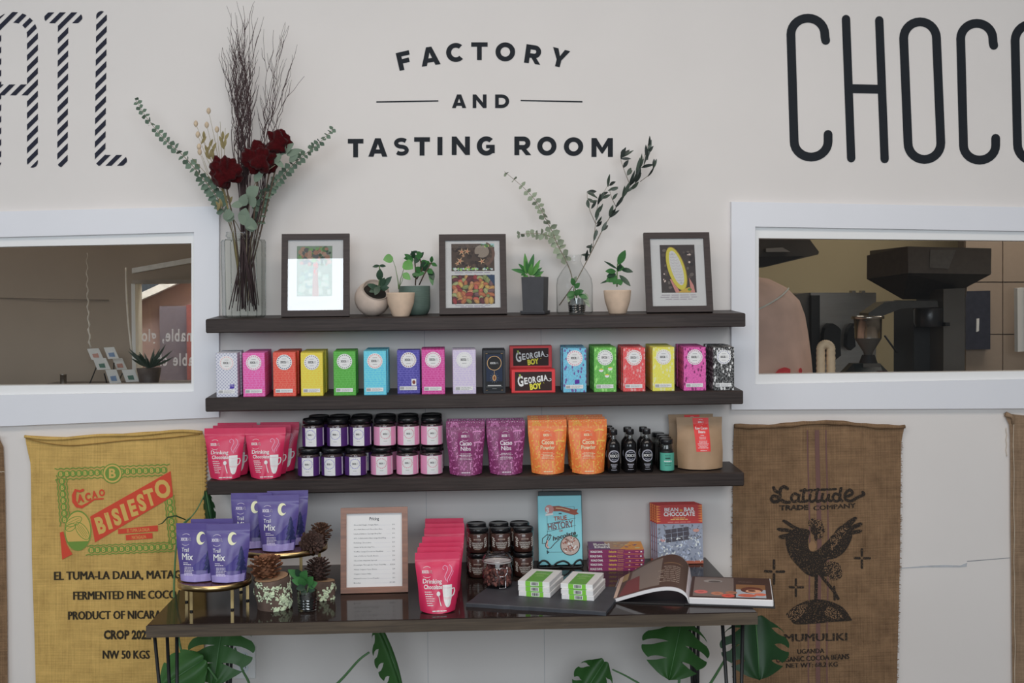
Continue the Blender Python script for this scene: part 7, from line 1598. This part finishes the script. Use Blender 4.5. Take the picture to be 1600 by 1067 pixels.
for x, y, c, q_ in ((.035, .075, C(190, 96, 92, cs), .021), (.085, .06, C(170, 110, 84, cs), .019), (.118, .035, C(190, 74, 60, cs), .02), (.128, .075, C(150, 100, 76, cs), .018)): pr.ell(x, y, q_, q_ * 1.1, c, 1, 18); pr.ell(x, y + .003, q_ * .45, q_ * .45, tuple(v * .75 for v in c), 1.2, 12)
pr.ell(.07, .22, .03, .02, C(140, 134, 132, cs), 1, 14); pr.ell(.075, .215, .02, .012, C(80, 72, 70, cs), 1.1, 12)
pr.rect(.142, .232, .018, .185, C(150, 158, 168, cs), .6); pr.rect(.142, .232, .12, .185, C(120, 84, 54, cs), .7); pr.ell(.19, .115, .034, .04, C(88, 46, 36, cs), 1, 18); pr.ell(.195, .10, .024, .022, C(206, 140, 110, cs), 1.2, 16); pr.ell(.19, .105, .012, .012, C(90, 46, 36, cs), 1.4, 12); pr.ell(.175, .045, .028, .02, C(180, 88, 66, cs), 1.2, 14); pr.ell(.215, .06, .018, .018, C(190, 96, 72, cs), 1.3, 14)
pr.rows(.15, .225, .06, 2, .012, .003, C(110, 90, 84, cs), .6)
pr.build('printed_page', t, lambda x, y, u: (x, y, RT - .0012 + u), .0003)
pr = Print(); pr.rect(.008, LW_ - .002, .003, BKD - .003, C(74, 56, 50, cs), 0); pr.rect(.09, .19, .02, BKD * .92, C(108, 96, 90, cs), .4); pr.poly([(.15, .01), (.215, .01), (.20, BKD * .6), (.16, BKD * .6)], C(104, 50, 52, cs), .6); pr.rect(.219, .232, .01, BKD * .97, C(176, 152, 138, cs), .8); pr.rect(.20, .2185, BKD * .66, BKD * .97, C(140, 116, 80, cs), .9)
pr.rows(.03, BKD * .62, .07, 9, .016, .004, C(150, 136, 124, cs), .6); pr.rect(.025, .085, BKD * .72, BKD * .735, C(130, 100, 70, cs), .6)
pr.build('printed_page', t, lambda x, y, u: (-x, y, pz(x / LW_, y / BKD) + u + .0006), .0003, cut=.008)

# ================================================================ burlap sacks hung on the wall
YEL = burlap_mat('yellow_jute', C(146, 116, 60, .66), C(206, 170, 94, .66), 700, 0.25); YELD = M('yellow_thread', C(150, 118, 56, .6), rough=.9, bump=.4, var=.2, scale=120)
BUR = burlap_mat('brown_burlap', C(72, 54, 39, .62), C(138, 109, 80, .62), 520, 0.55); BURD = M('burlap_thread', C(120, 92, 66, .6), rough=.95, bump=.5, var=.3, scale=120)
BUG = burlap_mat('grey_burlap', C(90, 72, 56, .62), C(146, 122, 98, .62), 700, 0.3)
def ripple(x, y, sd): return .004 * noise.noise(Vector((x * .012, y * .006, sd))) + .0025 * noise.noise(Vector((x * .03, y * .012, sd + 5)))
def sack(name, label, left, right, ytop, mat, thread, sd, nx=30, ny=36):
    """left, right: measured edge columns down the sack, (x, y) from top to bottom; hangs flat on the wall"""
    def at(e, y):
        for i in range(len(e) - 1):
            if y <= e[i + 1][1]: return e[i][0] + (e[i + 1][0] - e[i][0]) * (y - e[i][1]) / (e[i + 1][1] - e[i][1])
        return e[-1][0]
    y1 = left[-1][1]; org = P(left[0][0], ytop(left[0][0]), 0); root = thing(name, label, 'sack', org)
    def pt(u, v, back=False):
        xm = left[0][0] + (right[0][0] - left[0][0]) * u; y = ytop(xm) + (y1 - ytop(xm)) * v; xl, xr = at(left, y), at(right, y); x = xl + (xr - xl) * u
        return P(x, y, -.001 if back else -.014 + ripple(x, y, sd) - .004 * math.sin(math.pi * u)) - org
    mb = MB(); mb.grid(lambda a, b: pt(a, b), nx, ny, mat); mb.grid(lambda a, b: pt(1 - a, b, True), nx, ny, mat)
    mb.grid(lambda a, b: pt(0, b, True) * (1 - a) + pt(0, b) * a, 1, ny, mat); mb.grid(lambda a, b: pt(1, b) * (1 - a) + pt(1, b, True) * a, 1, ny, mat); mb.grid(lambda a, b: pt(a, 0) * (1 - b) + pt(a, 0, True) * b, nx, 1, mat)
    mb.obj('cloth', root)
    return root, org, pt, at, (lambda x, y, u: P(x, y, -.014 + ripple(x, y, sd) - .0052 - u) - org)
root, org, pt, at, on = sack('yellow_sack', 'yellow jute cacao sack printed BISIESTO hanging left of the shelves', ((39, 681), (42, 700), (48, 725), (50, 880), (54, 1000), (56, 1075), (58, 1190)), ((317, 677), (322, 690), (322, 760), (319, 900), (318, 1190)), lambda x: 680 + 3.5 * math.sin((x - 40) / 280 * 6.0) - 4 * (x - 39) / 280, YEL, YELD, 1.5)
mb = MB(); mb.tube([pt(i / 40, .003 + .004 * math.sin(i * .3)) + Vector((0, -.004, 0)) for i in range(41)], .0055, YEL, 7); mb.obj('rolled_hem', root)
mb = MB(); mb.tube([P(x, y, -.021 + ripple(x, y, 1.5)) - org for x, y in [tuple(v)[:2] for v in spline([(41, 685, 0), (70, 692, 0), (110, 696, 0), (150, 693, 0), (200, 688, 0), (250, 685, 0), (290, 681, 0), (312, 678, 0)], 6)]], .0020, M('jute_dark', C(128, 98, 44, .6), rough=.95), 5); mb.obj('fold_edge', root)  # darker jute line along the top fold
mb = MB()
for i in range(46): y = 690 + i * 6.2; a = P(at(((317, 677), (322, 690), (322, 760), (319, 900), (318, 1190)), y), y, -.014) - org; mb.tube([a + Vector((-.004, -.004, -.004)), a + Vector((.004, -.001, .004))], .0022, YELD, 5)
o = mb.obj('side_stitching', root); o['kind'] = 'stuff'
pr = Print(flip=True); GR = C(98, 128, 52, .62); RDD = C(186, 62, 40, .62); CL = C(186, 152, 78, .62); BK = C(46, 40, 30, .62)
def qs(x, y): return (x / 6.276 + 80, y / 6.276 + 710)
def chain(p0, p1, n, skip=(), nrm=52):
    dx, dy = (p1[0] - p0[0]) / (n - 1), (p1[1] - p0[1]) / (n - 1); L_ = math.hypot(dx, dy); nx_, ny_ = -dy / L_, dx / L_
    for sgn in (-1, 1):
        pts = []
        for i in range((n - 1) * 6 + 13):
            f = (i - 6) / 6; w = nrm * (1 + .10 * math.cos(f * 2 * math.pi)); pts.append(qs(p0[0] + dx * f + nx_ * w * sgn, p0[1] + dy * f + ny_ * w * sgn))
        pr.stroke(pts, 9 / 6.276, GR, 0, caps=False)
    for i in range(n):
        if i in skip: continue
        x, y = p0[0] + dx * i, p0[1] + dy * i; pr.ell(*qs(x, y), 33 / 6.276, 33 / 6.276, GR, .2 + .05 * (i % 2), 16); pr.text('B', *qs(x, y + 20), 40 / 6.276, CL, .6, 'c', off=.02)
pr.part('printed_border'); chain((95, 192), (1105, 152), 18, skip=(8, 9)); chain((105, 262), (132, 640), 7, nrm=46); chain((395, 938), (1165, 905), 14, nrm=44); chain((1162, 465), (1200, 850), 7, nrm=44)
pr.ell(*qs(600, 187), 98 / 6.276, 98 / 6.276, GR, 1, 30); pr.ell(*qs(600, 187), 88 / 6.276, 88 / 6.276, CL, 1.2, 30); pr.ell(*qs(600, 187), 72 / 6.276, 72 / 6.276, GR, 1.4, 30); pr.text('B', *qs(600, 228), 88 / 6.276, CL, 1.6, 'c', off=.03)
pr.part('red_banner'); pr.poly([qs(*p) for p in ((382, 608), (1170, 163), (1194, 408), (430, 862))], RDD, 2)
for ch, x, y, hh, wd in (('B', 484, 690, 150, 84), ('I', 562, 650, 150, None), ('S', 640, 610, 150, 76), ('I', 716, 566, 150, None), ('E', 800, 520, 150, 72), ('S', 886, 470, 150, 74), ('T', 968, 420, 152, 98), ('O', 1092, 336, 162, 150)):
    r_ = .30; pr.text(ch, *qs(x + hh / 2 * math.sin(r_) * .95, y + hh / 2 * math.cos(r_)), hh / 6.276, CL, 2.5, 'c', w=None if wd is None else wd / 6.276, rot=r_, off=.05)
for nm_, p in (('origin_strip', ((655, 732), (1044, 694), (1048, 752), (656, 780))), ('region_strip', ((730, 790), (992, 768), (995, 822), (735, 842))), ('red_wedge', ((85, 766), (118, 755), (150, 880), (208, 978), (108, 1030)))): pr.part(nm_); pr.poly([qs(*v) for v in p], RDD, 2.2)
pr.part('origin_strip'); pr.text('EL TUMA, LA DALIA', *qs(855, 756), 32 / 6.276, CL, 2.6, 'c', w=220 / 6.276, rot=.06); pr.part('region_strip'); pr.text('MATAGALPA', *qs(862, 826), 32 / 6.276, CL, 2.6, 'c', w=140 / 6.276, rot=.06)
pr.part('printed_word'); pr.stroke([qs(*p) for p in ((310, 350), (280, 362), (240, 350), (222, 400), (225, 460), (255, 505), (300, 515), (360, 480), (420, 440), (510, 434))], [w / 6.276 for w in (28, 24, 30, 40, 42, 36, 28, 20, 18, 14)], RDD, 1)
for ch, x, y, hh, wd in (('A', 292, 466, 74, 66), ('C', 365, 450, 72, 56), ('A', 430, 424, 66, 58), ('O', 502, 405, 62, 58)): pr.text(ch, *qs(x, y), hh / 6.276, RDD, 1.2, 'c', w=wd / 6.276, off=.045, rot=.16)
pr.part('pod_emblem'); pr.ell(*qs(262, 746), 134 / 6.276, 198 / 6.276, CL, 2.8, 36); pr.ring(*qs(262, 746), 122 / 6.276, 132 / 6.276, GR, 3, 36, ky=1.5)
pr.part('emblem_ground'); pr.poly([qs(*p) for p in [(152, 858)] + [(262 + 124 * math.cos(a), 746 + 184 * math.sin(a)) for a in [2.5 - 1.9 * i / 12 for i in range(13)]] + [(372, 848)]], GR, 3.1)
def pod(cx, cy, rx, ry, rot, n):
    pr.ring(0, 0, 0, 0, GR, 3.2, 3)
    pts = [(cx + rx * math.cos(a) * math.cos(rot) - ry * math.sin(a) * math.sin(rot), cy + rx * math.cos(a) * math.sin(rot) + ry * math.sin(a) * math.cos(rot)) for a in [2 * math.pi * i / 20 for i in range(20)]]; pr.stroke([qs(*p) for p in pts], 7 / 6.276, GR, 3.2, closed=True)
    for i in range(1, n): k_ = -1 + 2 * i / n; pr.stroke([qs(cx + rx * .86 * t_ * math.cos(rot) - ry * k_ * .8 * math.sin(rot), cy + rx * .86 * t_ * math.sin(rot) + ry * k_ * .8 * math.cos(rot)) for t_ in (-1 + k_ * k_, 0, 1 - k_ * k_)], 4 / 6.276, GR, 3.2, caps=False)
def podline():
    pod(222, 658, 84, 40, -.45, 3); pod(190, 715, 52, 34, -.5, 2); pod(305, 750, 98, 48, .95, 5)
pr.part('pod_drawing'); podline()
for st, x, y, wd, rot in (('EL TUMA-LA DALIA, MATAGALPA', 85, 906, 237, .012), ('FERMENTED FINE COCOA', 115, 937, 172, .014), ('PRODUCT OF NICARAGUA', 107, 968, 176, .012), ('CROP 2022', 162, 998, 74, 0), ('NW 50 KGS', 161, 1029, 74, 0)): pr.part('text_line.%03d' % (y % 97)); pr.text(st, x, y, 13, BK, 0, 'l', w=wd, rot=rot, off=.05, res=2)
pr.build('printed_design', root, on, .0002, .9, cut=9)

R2L = ((1147, 664), (1146, 690), (1144, 880), (1147, 1075), (1148, 1190)); R2R = ((1413, 668), (1408, 690), (1406, 880), (1403, 1000), (1401, 1075), (1400, 1190))
root, org, pt, at, on = sack('burlap_sack', 'brown burlap cocoa sack printed with a crested bird right of the shelves', R2L, R2R, lambda x: 663 - 3 * math.sin((x - 1147) / 266 * 3.1) + 2.5 * math.sin((x - 1147) / 30), BUR, BURD, 4.2)
mb = MB(); mb.tube([pt(i / 30, .004) + Vector((0, -.005, .001 * math.sin(i * 1.7))) for i in range(31)], [.008 + .0015 * math.sin(i * .8) for i in range(31)], BUR, 7); mb.obj('rolled_hem', root)
fm = MB(); rr = random.Random(4)
for i in range(240):
    y = rr.uniform(690, 1100); right_ = i % 5; x = at(R2R if right_ else R2L, y); a = P(x, y, -.012) - org; s_ = 1 if right_ else -1; fm.tube([a - Vector((s_ * .003, 0, 0)), a + Vector((s_ * rr.uniform(.002, .008), rr.uniform(-.003, .003), rr.uniform(-.005, .005)))], [.0013, .0006], BURD, 4)
o = fm.obj('frayed_threads', root); o['kind'] = 'stuff'
pr = Print(flip=True); STR = C(98, 70, 66, .62)
for nn_, (x0, w) in zip('abc', ((1263, 2.2), (1278, 7), (1292, 2.2))): pr.part('woven_stripe' + {'a': '', 'b': '.001', 'c': '.002'}[nn_]); pr.stroke([(x0 + 1.5 * math.sin(y / 60) + (y - 670) * .004, y) for y in range(672, 1180, 20)], w, STR, 0, caps=False)
pr.build('woven_stripe', root, on, .0002, .9, cut=14)
m_, tt, bb_ = newmat('sack_ink'); tc2 = ND(tt, 'ShaderNodeTexCoord'); n2 = ND(tt, 'ShaderNodeTexNoise', Scale=260.0, Detail=3.0); r2 = ND(tt, 'ShaderNodeValToRGB'); tt.links.new(tc2.outputs['Object'], n2.inputs['Vector']); tt.links.new(n2.outputs['Fac'], r2.inputs['Fac']); r2.color_ramp.elements[0].position = .56; r2.color_ramp.elements[1].position = .66; r2.color_ramp.elements[0].color = (*C(34, 28, 24, .62), 1); r2.color_ramp.elements[1].color = (*C(92, 70, 50, .62), 1); tt.links.new(r2.outputs['Color'], bb_.inputs['Base Color']); bb_.inputs['Roughness'].default_value = .95
m3, tt, bb_ = newmat('sack_ink_worn'); tc2 = ND(tt, 'ShaderNodeTexCoord'); n2 = ND(tt, 'ShaderNodeTexVoronoi', Scale=210.0); r2 = ND(tt, 'ShaderNodeValToRGB'); tt.links.new(tc2.outputs['Object'], n2.inputs['Vector']); tt.links.new(n2.outputs['Distance'], r2.inputs['Fac']); r2.color_ramp.elements[0].position = .42; r2.color_ramp.elements[1].position = .52; r2.color_ramp.elements[1].color = (*C(34, 28, 24, .62), 1); r2.color_ramp.elements[0].color = (*C(112, 86, 62, .62), 1); tt.links.new(r2.outputs['Color'], bb_.inputs['Base Color']); bb_.inputs['Roughness'].default_value = .95
INKS = {0: m_, 1: m3}
A_, B_ = (0.01, 0.01, 0.01), (0.02, 0.02, 0.02)
pr = Print(flip=True)
def z5(x, y): return (x / 3.335 + 1180, y / 3.335 + 740)
def zs(pts, w, c=A_, l=0, **k): pr.stroke([z5(*p) for p in [tuple(v)[:2] for v in spline([(*p, 0) for p in pts], 5)]], w / 3.335, c, l, **k)
def zp(pts, c=A_, l=0): pr.poly([z5(*p) for p in [tuple(v)[:2] for v in spline([(*p, 0) for p in list(pts) + [pts[0]]], 4)][:-1]], c, l)
pr.part('script_name')
zs([(96, 72), (104, 88), (118, 96)], 16); zs([(168, 78), (150, 68), (132, 80), (130, 110), (122, 140), (96, 146), (84, 130), (96, 116), (120, 124), (150, 146), (178, 148)], 17, l=.1)
zs([(226, 112), (204, 104), (188, 124), (198, 144), (222, 138), (230, 108), (226, 140), (244, 146)], 14, l=.2); zs([(258, 82), (250, 120), (254, 144), (274, 140)], 15, l=.3); zs([(288, 110), (284, 136), (294, 146), (310, 138)], 14, l=.4); pr.ell(*z5(290, 92), 8 / 3.335, 8 / 3.335, A_, 0, 10)
zs([(326, 80), (318, 120), (322, 144), (340, 140)], 15, l=.5); zs([(236, 88), (330, 84), (420, 80)], 12, l=.6); zs([(352, 106), (348, 134), (364, 144), (380, 124), (384, 106), (382, 136), (396, 142)], 14, l=.7)
zs([(440, 112), (418, 104), (404, 122), (414, 142), (438, 134), (448, 70), (440, 120), (452, 142)], 14, l=.8); zs([(470, 122), (506, 104), (494, 84), (470, 104), (472, 134), (500, 142), (532, 124), (566, 108), (560, 96)], 15, l=.9)
for st, x, y, h, wd, r_ in (('TRADE', 202, 188, 24, 152, .02), ('COMPANY', 414, 184, 24, 222, .07), ('MUMULIKI', 316, 872, 40, 330, .02), ('UGANDA', 290, 936, 24, 142, .03), ('ORGANIC COCOA BEANS', 300, 974, 26, 384, .05), ('NET WT: 68.2 KG', 296, 1008, 24, 270, .03)): pr.part('text_line.%03d' % (y % 97)); pr.text(st, *z5(x, y), h / 3.335, A_, 0, 'c', w=wd / 3.335, off=.055, rot=r_, res=2)
pr.part('ghost_stamp'); pr.text('FOB 55175', *z5(570, 890), 18 / 3.335, C(112, 86, 62, .62), 0, 'c', w=130 / 3.335, rot=.08)
pr.part('bird_picture')
zp([(160, 320), (200, 290), (250, 285), (285, 300), (275, 350), (285, 400), (320, 400), (395, 330), (440, 275), (500, 270), (505, 330), (470, 400), (420, 440), (375, 450), (370, 480), (320, 535), (270, 525), (230, 490), (180, 430), (160, 370)], A_, 1)
for pts in (((215, 300), (160, 262), (140, 246), (156, 240), (200, 268), (240, 290)), ((190, 305), (140, 302), (114, 292), (122, 282), (170, 286), (210, 300)), ((190, 330), (150, 340), (122, 332), (130, 320), (170, 312), (200, 310))): zp(pts, A_, 1.2)
for pts in (((440, 280), (490, 240), (520, 225), (530, 236), (490, 280), (460, 300)), ((470, 290), (520, 262), (552, 254), (556, 268), (510, 292), (480, 305)), ((480, 305), (530, 292), (556, 294), (548, 308), (500, 318), (480, 322))): zp(pts, A_, 1.3)
for x, y, r_ in ((300, 258, 24), (330, 262, 22), (345, 292, 20), (318, 290, 30), (335, 322, 18)): pr.ell(*z5(x, y), r_ / 3.335, r_ * 1.1 / 3.335, B_ if x != 318 else A_, 1.4 + x * .0005, 14)
pr.ell(*z5(298, 378), 20 / 3.335, 26 / 3.335, C(128, 98, 70, .62), 1.9, 16); zp([(318, 300), (326, 330), (318, 352), (306, 330)], A_, 2.0)
for x, y, a, b_ in ((400, 490, 46, 34), (430, 520, 26, 28), (410, 535, 30, 20), (365, 500, 34, 36)): pr.ell(*z5(x, y), a / 3.335, b_ / 3.335, B_ if x > 380 else A_, 1.5 + x * .0004, 16)
zp([(390, 330), (450, 285), (480, 290), (440, 350), (400, 400)], B_, 1.8)
pr.stroke([z5(319, 525), z5(316, 660)], 18 / 3.335, A_, 1.1, caps=False); pr.stroke([z5(338, 525), z5(410, 612), z5(432, 650)], 16 / 3.335, A_, 1.15); pr.stroke([z5(412, 590), z5(414, 655)], 12 / 3.335, A_, 1.18)
pr.part('hill_picture'); zp([(165, 730), (200, 695), (270, 662), (330, 655), (400, 668), (460, 700), (500, 755), (495, 766), (400, 772), (300, 782), (210, 784), (185, 760)], A_, 1); zp([(160, 732), (210, 695), (270, 680), (250, 730), (200, 770)], B_, 1.2); zp([(380, 690), (440, 720), (450, 750), (400, 760), (360, 730)], B_, 1.2); zp([(300, 740), (360, 735), (400, 768), (280, 776)], A_, 1.4)
for cx, cy, k_ in ((98, 510, 1.0), (212, 592, .72), (556, 440, .8)):
    pr.part('spark' + {98: '', 212: '.001', 556: '.002'}[cx])
    for a, b_ in (((0, -58), (0, -16)), ((0, 14), (0, 62)), ((-46, -2), (-14, 0)), ((14, 0), (52, 0))): pr.stroke([z5(cx + a[0] * k_, cy + a[1] * k_), z5(cx + b_[0] * k_, cy + b_[1] * k_)], 13 * k_ ** .5 / 3.335, A_, 1.1)
pr.build('printed_design', root, on, .00025, .9, mat=lambda c: INKS[0] if c == A_ else INKS[1] if c == B_ else PM(c, .95), cut=9)
# sacks cut by the picture's edges
root, org, pt, at, on = sack('burlap_sack', 'grey-brown burlap sack cut off by the right edge of the picture', ((1569, 646), (1574, 652), (1578, 668), (1579, 800), (1581, 1000), (1582, 1075), (1583, 1190)), ((1840, 650), (1842, 1190)), lambda x: 645.5 + (x - 1569) * .12, BUG, BURD, 7.7, 20, 30)
mb = MB(); WT = M('white_thread', C(180, 168, 150, .62), rough=.9)
mb.tube([P(1583.5 + .006 * (y - 650) + .6 * math.sin(y * .07), y, -.021 + ripple(1584, y, 7.7)) - org for y in range(652, 1180, 6)], .0011, WT, 5); mb.tube([P(1572.5 + .8 * math.sin(y * .4), y, -.006) - org for y in range(668, 716, 3)], .0012, WT, 5); mb.obj('white_seam', root)
mb = MB(); mb.tube([pt(0, .004) + Vector((.0, -.004, .002)), pt(.03, .008) + Vector((0, -.006, 0)), pt(.02, .03) + Vector((0, -.006, 0))], [.010, .008, .004], BUG, 7); mb.obj('folded_corner', root)
root, org, pt, at, on = sack('burlap_sack', 'brown burlap sack of which a sliver shows at the left edge of the picture', ((-260, 690), (-262, 1190)), ((-2, 682), (5, 690), (8, 760), (10, 880), (11.5, 960), (12, 1075), (12, 1190)), lambda x: 681 - 1.5 * math.sin(x / 40), BUR, BURD, 9.1, 20, 30)
mb = MB(); mb.tube([pt(i / 20, .004) + Vector((0, -.004, 0)) for i in range(21)], .007, BUR, 7); mb.obj('rolled_hem', root)
mb = MB(); mb.tube([P(x, 737 + .3 * math.sin(x), -.024) - org for x in range(-30, 8)], .0012, WT, 5); mb.obj('white_seam', root)

# ================================================================ wall socket
c = P(382.5, 1034, 0); s = S(c); t = thing('wall_outlet', 'white double wall socket low on the wall under the table', 'outlet', c)
mb = MB(); mb.box(-17 / s, 17 / s, -.006, 0, -26 / s, 26 / s, M('socket_white', C(196, 202, 212, .56), rough=.35, var=.01), .003); mb.obj('cover_plate', t)
for sg in (1, -1):
    mb = MB(); mb.M = Matrix.Translation((-1 / s, 0, sg * 9.5 / s)); mb.prism([(7.5 / s * math.cos(a) * (1 if abs(math.cos(a)) < .8 else .95), 7 / s * max(-.85, min(.85, math.sin(a)))) for a in [2 * math.pi * i / 24 for i in range(24)]], -.0085, -.006, M('socket_face', C(184, 190, 202, .56), rough=.35, var=.01))
    for x in (-2.6, 2.6): mb.box((x - .5) / s, (x + .5) / s, -.0088, -.0086, .5 / s, 4 / s, BLACK)
    mb.lathe([(1.1 / s, 0), (1.1 / s, .0001)], 8, BLACK, c=(0, -.0088)) if False else mb.box(-.9 / s, .9 / s, -.0088, -.0086, -4 / s, -2.2 / s, BLACK); mb.obj('socket', t)

# ================================================================ monstera plants
MG = M('monstera_green', C(40, 78, 32, .60), rough=.42, spec=.3, var=.16, scale=9); MGD = M('monstera_dark', C(28, 58, 30, .62), rough=.42, spec=.3, var=.16, scale=9); MGL = M('monstera_light', C(48, 90, 38, .58), rough=.42, spec=.3, var=.14, scale=9); MST = M('monstera_stem', C(64, 100, 60, .52), rough=.5, var=.1)
def monstera_leaf(parent, org, base, tip, width, mat, lobes=5, split=.55, droop=.05, side=None, tilt=0.0, skew=0.0, lab=None):
    """heart-shaped leaf with deep cuts between its lobes, built lobe by lobe from the midrib outwards"""
    base, tip = Vector(base) - org, Vector(tip) - org; d = (tip - base); L_ = d.length; d.normalize(); nr = Vector((tilt, -1, .25)).normalized(); sx = d.cross(nr).normalized(); nr = sx.cross(d).normalized()
    def outer(t): return width * (math.sin(math.pi * min(1, max(0, (t + .18) / 1.20))) ** .62) if t < 1 else 0
    mb = MB()
    for sg in (-1, 1):
        edges = [-.16 + 1.14 * i / lobes for i in range(lobes + 1)]
        for i in range(lobes):
            t0, t1 = edges[i], edges[i + 1]; last = i == lobes - 1
            def fn(a, b):
                # a along the midrib inside the lobe, b outwards
                ta = t0 + (t1 - t0) * a; m = min(1, max(0.0, ta * .92 + .02 + (.09 * a if last else 0))); o = outer(min(.99, ta + .07)) if not last else outer(t0 + .07 + (1.02 - t0 - .07) * a)
                cut = 0.0 if (last and a > .5) else split
                pinch = max(0, (b - (1 - cut)) / max(cut, .01)) if cut else 0
                ac = a + (.5 - a) * (.60 if not last else .34 * (a < .5)) * min(1, pinch * 1.9) ** .55 * (1 - .60 * pinch ** 3); ta2 = t0 + (t1 - t0) * ac
                roundn = math.sqrt(max(0, 1 - (2 * a - 1) ** 2 * .55)) if b > .99 else 1
                w = o * b * (1 - .035 * (2 * a - 1) ** 2 * b * (not last)); al = (m * (1 - b) + (ta2 + .16 * b * (1 - ta2)) * b)
                p = base + d * L_ * al + sx * sg * w + sx * skew * al * (1 - al) * L_ - nr * (droop * (w / width) ** 2 + droop * .8 * al * al) + nr * .012 * math.sin(math.pi * min(1, b * 1.6)) * .6
                return p
            mb.grid(fn, 6, 8, mat)
    mb.tube([base - nr * 0 + nr * .0015, base + d * L_ * .5 - nr * droop * .2 + sx * skew * .25 * L_ + nr * .0015, base + d * L_ * .97 - nr * droop * .76 + nr * .001], [.0028, .002, .0008], MST, 5)
    o = mb.obj('leaf', parent)
    if lab: o['label'] = lab
def pot_plant(label, x, y):
    t = thing('monstera_plant', label, 'plant', (x, y, 0)); mb = MB(); mb.lathe([(.085, 0), (.09, .01), (.115, .20), (.118, .22), (.108, .22), (.104, .19)], 28, M('grey_planter', C(120, 118, 116, .5), rough=.7, var=.1), cap1=False); mb.obj('pot', t); mb = MB(); mb.lathe([(.001, .20), (.106, .195)], 20, SOIL, cap1=False); mb.obj('soil', t); return t, t.location.copy()
def stalk(t, org, pts, r0, r1):
    q = [Vector(v) for v in spline([tuple(Vector(p) - org) for p in pts], 6)]; mb = MB(); mb.tube(q, [r0 + (r1 - r0) * i / (len(q) - 1) for i in range(len(q))], MST, 7); mb.obj('stalk', t)
# left plant
t, o0 = pot_plant('monstera plant standing under the left half of the table', XAT(395, -.30, .3), -.30)
crown = o0 + Vector((0, 0, .22))
stalk(t, o0, (crown, P(392, 1080, -.33), P(378, 1045, -.36), P(367, 1012, -.37)), .005, .0032)
monstera_leaf(t, o0, P(350, 968, -.33), P(331, 1070, -.43), 0.116, MG, 4, .78, .02, tilt=-.2)
stalk(t, o0, (crown, P(360, 1090, -.36), P(338, 1060, -.42), P(325, 1042, -.44)), .005, .003)
monstera_leaf(t, o0, P(318, 1030, -.42), P(250, 1075, -.47), .075, MGL, 3, .1, .02, tilt=-.1)
stalk(t, o0, (crown, P(480, 1110, -.28), P(530, 1065, -.28), P(560, 1032, -.30), P(577, 1019, -.30)), .0055, .0035)
monstera_leaf(t, o0, P(589, 976, -.28), P(640, 1100, -.32), .040, MG, 6, .35, .05, tilt=.8, skew=-.12)
stalk(t, o0, (crown, P(300, 1060, -.22), P(274, 960, -.18), P(274, 870, -.16), P(282, 825, -.15), P(298, 808, -.14)), .005, .0022)
mb = MB(); mb.tube([v - o0 for v in (P(290, 812, -.15), P(275, 806, -.16), P(262, 808, -.17), P(254, 817, -.18), P(247, 820, -.18))], [.002, .003, .0028, .0022, .0008], MGD, 5); mb.obj('new_shoot', t)
monstera_leaf(t, o0, P(322, 768, -.12), P(332, 830, -.13), .020, MGD, 4, .2, .01); stalk(t, o0, (P(282, 825, -.15), P(305, 800, -.13), P(320, 772, -.12)), .0025, .002)
# right plant
t, o0 = pot_plant('monstera plant standing under the right half of the table', XAT(1050, -.28, .3), -.28)
crown = o0 + Vector((0, 0, .22))
stalk(t, o0, (crown, P(1010, 1080, -.24), P(985, 1060, -.24), P(957, 1046, -.25)), .0045, .0026)
monstera_leaf(t, o0, P(944, 1034, -.25), P(905, 1095, -.30), .068, MG, 3, .40, .02, tilt=-.15)
stalk(t, o0, (crown, P(1064, 1040, -.22), P(1066, 1000, -.24), P(1064, 985, -.27)), .005, .0035)
monstera_leaf(t, o0, P(1065, 968, -.27), P(1046, 1062, -.37), .116, MG, 4, .72, .02, tilt=-.1)
stalk(t, o0, (crown, P(1105, 1075, -.30), P(1140, 1020, -.38), P(1172, 985, -.44)), .0055, .0035)
monstera_leaf(t, o0, P(1180, 965, -.44), P(1190, 1062, -.52), .118, MGD, 4, .5, .03, tilt=.1)
